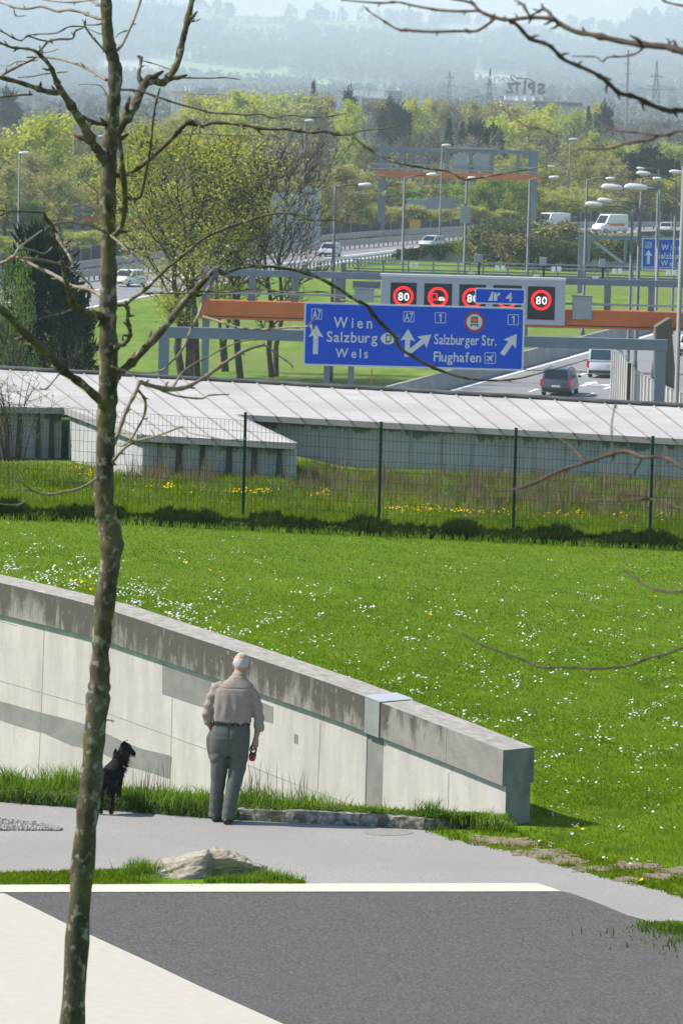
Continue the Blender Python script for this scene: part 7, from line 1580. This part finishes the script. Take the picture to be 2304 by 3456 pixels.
# bushes on the bank and the ivy covered wall
near_proto('bush', mc='leaf_dark', seed=141, H=4, crown_r=2.6, crown_z0=.05, kind='l', n1=20, n2=8, n3=5, leaf_n=5200, leaf_s=.26, trunks=4, spread=.28, up=1.0, twig_w=.05)
near_proto('bush_olive', mc='leaf_olive', seed=142, H=4, crown_r=2.5, crown_z0=.05, kind='l', n1=20, n2=8, n3=6, leaf_n=3000, leaf_s=.24, trunks=4, spread=.26, up=1.0, twig_w=.06)
near_proto('bush_green', mc='leaf_green', seed=143, H=4, crown_r=2.5, crown_z0=.05, kind='l', n1=20, n2=8, n3=5, leaf_n=5200, leaf_s=.26, trunks=4, spread=.28, up=1.0, twig_w=.05)
GB = 'bushes on the bank between the meadow and the curve'
for i, (k, x, y, w, D) in enumerate([('bush', 1700, 745, 170, 500), ('bush_olive', 1640, 770, 130, 498), ('bush_green', 1590, 805, 90, 500), ('bush', 1790, 748, 170, 505), ('bush_olive', 1870, 748, 190, 500), ('bush', 1960, 778, 150, 505), ('bush_olive', 2040, 790, 160, 500), ('bush', 2110, 800, 130, 505), ('bush_olive', 1740, 790, 140, 490), ('bush', 1840, 800, 140, 490), ('bush_olive', 2200, 800, 160, 510), ('bush', 1930, 810, 140, 490)]):
    put_tree(k, x, y, w, D, RD, {'bush': 'dark leafy bush on the bank below the curve', 'bush_olive': 'brownish budding bush on the bank below the curve', 'bush_green': 'light green bush at the left end of the bank below the curve'}[k], 'bush', GB if k != 'bush_green' else None)
mb = MB(); hp = [(1334, 850), (1400, 841), (1480, 828), (1562, 821)]; q = [P(x, y, 508) for x, y in hp]
for a, b in zip(q[:-1], q[1:]): mb.hexa([Vector((a.x, a.y, RD)), Vector((b.x, b.y, RD)), b + Vector((0, 0, -.3)), a + Vector((0, 0, -.3))], [Vector((a.x, a.y + .5, RD)), Vector((b.x, b.y + .5, RD)), b + Vector((0, .5, -.3)), a + Vector((0, .5, -.3))])
iw = wthing('ivy_wall', P(1450, 880, 508), 'low grey wall overgrown with dark ivy under the silver hatchback', 'wall'); iw.location.z = RD; mb.build('wall', M['concrete'], iw)
n = 5000; x = rng.uniform(1330, 1566, n); yt = np.interp(x, [p[0] for p in hp], [p[1] for p in hp]); f = rng.random(n) ** 1.6; yb = yt + 8 + f * (26 + 16 * nzn(x * .04, 0 * x, 1)); c = np.array([tuple(P(a, b - 6, 507.6) - iw.location) for a, b in zip(x, yb)]) + rng.normal(0, .12, (n, 3)); u = rng.normal(0, 1, (n, 3)); u /= np.linalg.norm(u, axis=1)[:, None]; v = np.cross(u, rng.normal(0, 1, (n, 3))); v /= np.linalg.norm(v, axis=1)[:, None]
V = np.stack([c - u * .16, c - v * .12, c + u * .16, c + v * .12], 1).reshape(-1, 3); link('ivy', fastmesh('ivy', V, np.arange(len(V)).reshape(-1, 4)), M['leaf_dark'], iw)

# ------------------------------------------------------------------ hills
RX = [-900, -400, 0, 300, 600, 760, 900, 1130, 1300, 1500, 1700, 1850, 1950, 2050, 2085, 2150, 2304, 2700, 3200]
RY = [-90, -55, -20, 0, 22, 50, 56, 68, 72, 76, 78, 84, 100, 104, 82, 74, 60, 20, -10]
D0h, D1h = 1480.0, 11500.0
def hill_y(X, D):
    t = np.clip((D - 5600) / (D1h - 5600), 0, 1); yr = np.interp(X, RX, RY); y1 = 318 + (yr - 318) * t ** .92
    return y1
Rm = np.array(ROT)
def hz(X, y, D):
    a = (X - CX) / FPX; b = (CY - y) / FPX; dy = Rm[1, 0] * a + Rm[1, 1] * b - Rm[1, 2]; dz = Rm[2, 0] * a + Rm[2, 1] * b - Rm[2, 2]; dx = Rm[0, 0] * a + Rm[0, 1] * b - Rm[0, 2]
    return dx / dy * D, CAMZ + dz / dy * D
def hill_z(X, D):
    xw, z = hz(X, hill_y(X, np.maximum(D, 5600)), np.maximum(D, 5600)); z2 = z
    t = np.clip((D - D0h) / (5600 - D0h), 0, 1); t = t * t * (3 - 2 * t)
    z = np.where(D < 5600, RD - .3 + (z2 - RD) * t, z2)
    return np.where(D > D1h, z - (D - D1h) * .12, z)
HX = np.linspace(-4200, 6500, 215); HD = np.concatenate([np.linspace(D0h, 5600, 24), np.linspace(5680, 11500, 90), [11800, 12300, 13000]])
GX, GD = np.meshgrid(HX, HD); Zh = hill_z(GX, GD); Xw = hz(GX, 300, GD)[0]
def field(X, D):
    """0 wood floor, 1 green field, 2 pale field"""
    y = hill_y(X, D); f = np.zeros(X.shape, int)
    tri = (X > 480) & (X < 1560) & (y > 196 + (X - 520) * .125) & (y < 232 + (X - 520) * .088 + 22) ; f = np.where(tri, 1, f)
    f = np.where((X > 330) & (X < 560) & (y > 205) & (y < 262), 2, f)
    f = np.where((X > 1595) & (X < 1780) & (y > 248 + (X - 1595) * .06) & (y < 300), 2, f)
    f = np.where((X > 1840) & (y > 276 + (X - 1840) * .02) & (y < 300), 1, f)
    yr = np.interp(X, RX, RY)
    f = np.where((X > 640) & (X < 1560) & (y < yr + 26 + 10 * np.sin(X * .012)), 1, f)
    f = np.where((X > 1480) & (X < 2060) & (y < yr + 34 + 14 * np.sin(X * .017)), np.where(X < 1850, 2, 1), f)
    f = np.where((X > 760) & (X < 960) & (y > 82) & (y < 112), 1, f)
    f = np.where(nzn(X * .006, y * .05, 1) > 1.12, 1, f)
    f = np.where(D < 5500, 3, f)
    return f
i = np.arange(len(HD) - 1)[:, None] * len(HX) + np.arange(len(HX) - 1)[None]; Fq = np.stack([i, i + 1, i + len(HX) + 1, i + len(HX)], -1).reshape(-1, 4)
Vh = np.stack([Xw.ravel(), GD.ravel(), Zh.ravel()], 1); me = fastmesh('hills', Vh, Fq, True)
M['field_green'] = noisy('spring_field', [(.3, (.21, .33, .09)), (.7, (.27, .38, .12))], .01, 4, .95); M['field_pale'] = noisy('pale_ploughed_field', [(.3, (.38, .36, .28)), (.7, (.45, .43, .33))], .01, 4, .95); M['wood_floor'] = noisy('wooded_slope', [(.3, (.11, .12, .08)), (.7, (.17, .18, .11))], .02, 5, .95)
cxh = GX.ravel()[Fq].mean(1); cdh = GD.ravel()[Fq].mean(1); mi_ = field(cxh, cdh); mi_ = np.where(mi_ == 3, 0, mi_)
hob = link('hills', me, [M['wood_floor'], M['field_green'], M['field_pale']]); me.polygons.foreach_set('material_index', mi_.astype(np.int32)); tag(hob, kind='structure')
def wood_mass(name, n, sampler, mats, hh, cards, seed):
    r = np.random.default_rng(seed); X, D = sampler(r, n); xw = hz(X, 300, D)[0]; z = hill_z(X, D); H = r.uniform(*hh, len(X)); k = cards; m = len(X)
    a = r.uniform(0, 6.28, (m, k)); zz = r.random((m, k)) ** .8; rr = H[:, None] * .36 * np.sqrt(r.random((m, k))) * np.sin(np.pi * np.clip(zz * .85 + .12, 0, 1)) ** .5
    c = np.stack([xw[:, None] + np.cos(a) * rr, D[:, None] + np.sin(a) * rr, z[:, None] + H[:, None] * zz], -1).reshape(-1, 3)
    s = np.repeat(H, k)[:, None] * .11 * r.uniform(.5, 1.4, (m * k, 1)); u = r.normal(0, 1, (m * k, 3)); u[:, 2] *= 1.6; u /= np.linalg.norm(u, axis=1)[:, None]; v = np.cross(u, r.normal(0, 1, (m * k, 3))); v /= np.linalg.norm(v, axis=1)[:, None]
    V = np.stack([c - u * s - v * s * .5, c + v * s, c + u * s - v * s * .5], 1).reshape(-1, 3); me = fastmesh(name, V, np.arange(len(V)).reshape(-1, 3))
    o = link(name, me, mats); pick = np.repeat(np.clip((1.5 + 1.2 * nzn(X * .01, D * .004, 1) + r.normal(0, .8, m)).astype(int), 0, len(mats) - 1), k); me.polygons.foreach_set('material_index', pick.astype(np.int32)); return tag(o, kind='stuff')
def s_hill(r, n):
    X = r.uniform(-250, 2560, n); t = r.random(n) ** 1.0; D = 5520 + (D1h - 5520) * t; f = field(X, D); ok = f == 0; return X[ok], D[ok]
M['hw1'] = leafmat('hill_wood_brown', (.12, .125, .115), (.16, .16, .14), .2, .004, 0); M['hw2'] = leafmat('hill_wood_olive', (.12, .14, .11), (.165, .185, .135), .2, .004, 0); M['hw3'] = leafmat('hill_wood_green', (.125, .17, .105), (.18, .225, .13), .2, .004, 0); M['hw4'] = leafmat('hill_wood_dark', (.085, .105, .095), (.12, .14, .115), .2, .004, 0)
wood_mass('hillside_woods', 9000, s_hill, [M['hw4'], M['hw1'], M['hw2'], M['hw3']], (11, 19), 36, 3)
def s_belt(r, n): X = r.uniform(-250, 2560, n); return X, 1560 + 4000 * r.random(n)
wood_mass('plain_woods', 2600, s_belt, [M['hw4'], M['hw1'], M['hw1'], M['hw2']], (7, 14), 34, 4)
def s_ridge(r, n):
    X = np.concatenate([r.normal(1300, 55, n), r.normal(1500, 60, n), r.normal(1060, 60, n // 2), r.uniform(2085, 2500, n * 2), r.normal(720, 40, n // 2), r.uniform(1900, 2060, n // 2)]); return X, r.uniform(11250, 11540, len(X))
wood_mass('ridge_trees', 26, s_ridge, [M['hw1'], M['hw1'], M['hw2'], M['hw4']], (16, 38), 70, 6)

# ------------------------------------------------------------------ far buildings and pylons
def block(root, name, x0, y0, x1, y1, D, depth, mat, zb=None):
    a, b = P(x0, y0, D), P(x1, y1, D); mb = MB(); z0 = b.z if zb is None else zb; mb.box(((a.x + b.x) / 2, D + depth / 2, (a.z + z0) / 2), (abs(b.x - a.x), depth, a.z - z0)); return mb.build(name, M[mat], root)
DB = 1420.0
b1 = wthing('apartment_block', P(610, 380, DB), 'apricot building with white window bands above the trees at left', 'building'); b1.location.z = RD
w = block(b1, 'wall', 579, 309, 640, 390, DB, 12, 'facade', RD); block(b1, 'roof', 577, 306, 642, 310, DB - .4, 13, 'facade_white')
for x in (588, 600, 612, 624): block(w, 'window', x - 4, 322, x + 3, 372, DB - .3, .3, 'facade_white')
w = block(b1, 'wing', 640, 322, 765, 390, DB + 6, 14, 'facade_grey', RD); block(b1, 'roof', 638, 316, 768, 323, DB + 5, 16, 'roof_brown')
for x in (626, 640, 655, 668): block(b1, 'chimney', x - 2, 290, x + 1.5, 308, DB + 3, 1, 'facade_white')
block(b1, 'plant_room', 655, 296, 735, 318, DB + 9, 8, 'facade_grey')
b2 = wthing('office_block', P(1230, 340, DB), 'grey and white flat roofed building above the trees near the middle', 'building'); b2.location.z = RD
w = block(b2, 'wall', 1133, 326, 1220, 360, DB, 12, 'facade_white', RD); block(b2, 'roof', 1130, 322, 1223, 327, DB - .5, 13, 'facade_white')
w = block(b2, 'wing', 1220, 332, 1310, 366, DB + 5, 12, 'facade_grey', RD); block(b2, 'roof', 1218, 328, 1312, 333, DB + 4, 14, 'facade_white')
for x0, x1 in ((1187, 1207), (1212, 1227), (1232, 1240), (1246, 1296)): block(b2, 'plant_room', x0, 305, x1, 330, DB + 8, 5, 'facade_grey')
block(b2, 'tower', 1306, 307, 1353, 366, DB + 2, 10, 'facade_grey', RD)
b3 = wthing('factory_building', P(1800, 350, 1500), 'flat roofed factory building carrying rooftop letters seen from behind', 'building'); b3.location.z = RD
w = block(b3, 'wall', 1691, 342, 1801, 380, 1500, 14, 'facade', RD); block(b3, 'parapet', 1688, 339, 1803, 343, 1499.5, 15, 'facade_white')
block(b3, 'hall', 1802, 350, 1965, 400, 1503, 30, 'facade_grey', RD); block(b3, 'hall_roof', 1800, 342, 1966, 356, 1502, 32, 'roof_brown')
w = block(b3, 'plant_room', 1703, 323, 1875, 341, 1506, 8, 'facade_grey')
for x0, x1 in ((1740, 1746), (1768, 1774), (1796, 1803), (1824, 1831)): block(w, 'panel', x0, 322, x1, 340, 1505.5, .6, 'facade_white')
# mirrored rooftop lettering: read from behind
sgn = wthing('rooftop_sign', P(1772, 320, 1504), 'dark rooftop letters seen from behind on the factory roof', 'sign')
TXT_BOLD[0] = .05
for t, x, w_, c_ in (('Z', 1707, 28, 34), ('T', 1731, 24, 36), ('i', 1765, 8, 44), ('P', 1779, 24, 38), ('S', 1811, 27, 36)):
    mb = MB(); D = 1503.0; y0 = 313 + (x - 1707) * .026
    V, Fs, W_ = spaced(t, 0); vv = np.array(V); hgt = vv[:, 1].max(); pts = []
    for a, b in V:
        qv = Vector((x, y0)) + EX * ((1 - a / W_) * w_) + UP * (b / hgt * c_); pts.append(P(qv.x, qv.y, D))
    mb.add(pts, Fs); mb.add([p + Vector((0, .5, 0)) for p in pts], [f[::-1] for f in Fs]); mb.build('letter', M['pylon'], sgn, recalc=False)
mb = MB(); mb.tube([P(x, y, 1503) for x, y in ((1728, 270), (1721, 258), (1724, 254), (1731, 256), (1745, 264), (1765, 266), (1777, 264), (1790, 271), (1806, 279))], .22, 5); mb.tube([P(x, y, 1503) for x, y in ((1721, 262), (1727, 270), (1745, 279), (1750, 280))], .2, 5); mb.tube([P(x, y, 1503) for x, y in ((1772, 266), (1774, 280))], .2, 5); mb.build('outline_figure', M['pylon'], sgn)
for x in (1712, 1745, 1770, 1800, 1830): 
    mb = MB(); leg(mb, x, 300, 330, 1.6, 1504, .2); mb.build('support', M['pylon'], sgn)
def pylon(label, x, yt, yb, D, arms):
    t, b = P(x, yt, D), P(x, yb, D); root = wthing('pylon', Vector((t.x, D, b.z - 8)), label, 'pylon'); z0 = b.z - 8; H = t.z - z0; w0 = H * .10; mb = MB(); lv = [(0, w0), (.3, w0 * .62), (.55, w0 * .36), (.8, w0 * .2), (1, .15)]
    for (f0, w0_), (f1, w1_) in zip(lv[:-1], lv[1:]):
        for i in range(4):
            s0 = [(-1, -1), (1, -1), (1, 1), (-1, 1)][i]; s1 = [(-1, -1), (1, -1), (1, 1), (-1, 1)][(i + 1) % 4]; A = lambda s, f, w: Vector((t.x + s[0] * w, D + s[1] * w, z0 + H * f))
            mb.bar(A(s0, f0, w0_), A(s0, f1, w1_), .28); mb.bar(A(s0, f0, w0_), A(s1, f1, w1_), .18); mb.bar(A(s1, f0, w0_), A(s0, f1, w1_), .18)
    mb.build('mast', M['pylon'], root)
    for f, L in arms:
        mb = MB(); z = z0 + H * f; mb.bar((t.x - L, D, z), (t.x + L, D, z), .25); mb.bar((t.x - L, D, z), (t.x, D, z + L * .22), .2); mb.bar((t.x + L, D, z), (t.x, D, z + L * .22), .2); mb.build('crossarm', M['pylon'], root)
pylon('lattice pylon just left of the rooftop letters', 1653, 232, 325, 1750, [(.42, 5.5), (.68, 2.2)])
pylon('fainter lattice pylon farther left of the rooftop letters', 1517, 240, 330, 2150, [(.35, 5), (.66, 3.4), (.85, 2.4)])
pylon('lattice pylon with a wide crossarm near the right edge', 2215, 205, 330, 1850, [(.5, 7.5), (.72, 3)])
mt = wthing('radio_mast', P(2119, 380, 1600), 'thin tall mast in front of the hills at right', 'mast'); mt.location.z = RD
mb = MB(); a = P(2119, 168, 1600); mb.tube([Vector((a.x, 1600, RD)), a], [.55, .35], 6); mb.build('pole', M['pylon'], mt)
for y in (185, 215, 250): mb = MB(); b = P(2119, y, 1600); mb.bar(b - Vector((1.4, 0, 0)), b + Vector((.8, 0, 0)), .3); mb.build('antenna', M['pylon'], mt)
# ------------------------------------------------------------------ air
def mk_haze():
    m = bpy.data.materials.new('hazy_air'); m.use_nodes = True; t = m.node_tree; t.nodes.clear()
    v = t.nodes.new('ShaderNodeVolumePrincipled'); o = t.nodes.new('ShaderNodeOutputMaterial'); t.links.new(v.outputs[0], o.inputs['Volume'])
    v.inputs['Color'].default_value = (.76, .89, 1.0, 1); v.inputs['Density'].default_value = HAZE; v.inputs['Anisotropy'].default_value = 0.0
    mb = MB(); mb.box((0, 6800, 164), (11000, 14000, 352)); tag(mb.build('haze', m), kind='stuff')

HAZE = .00015
mk_haze()
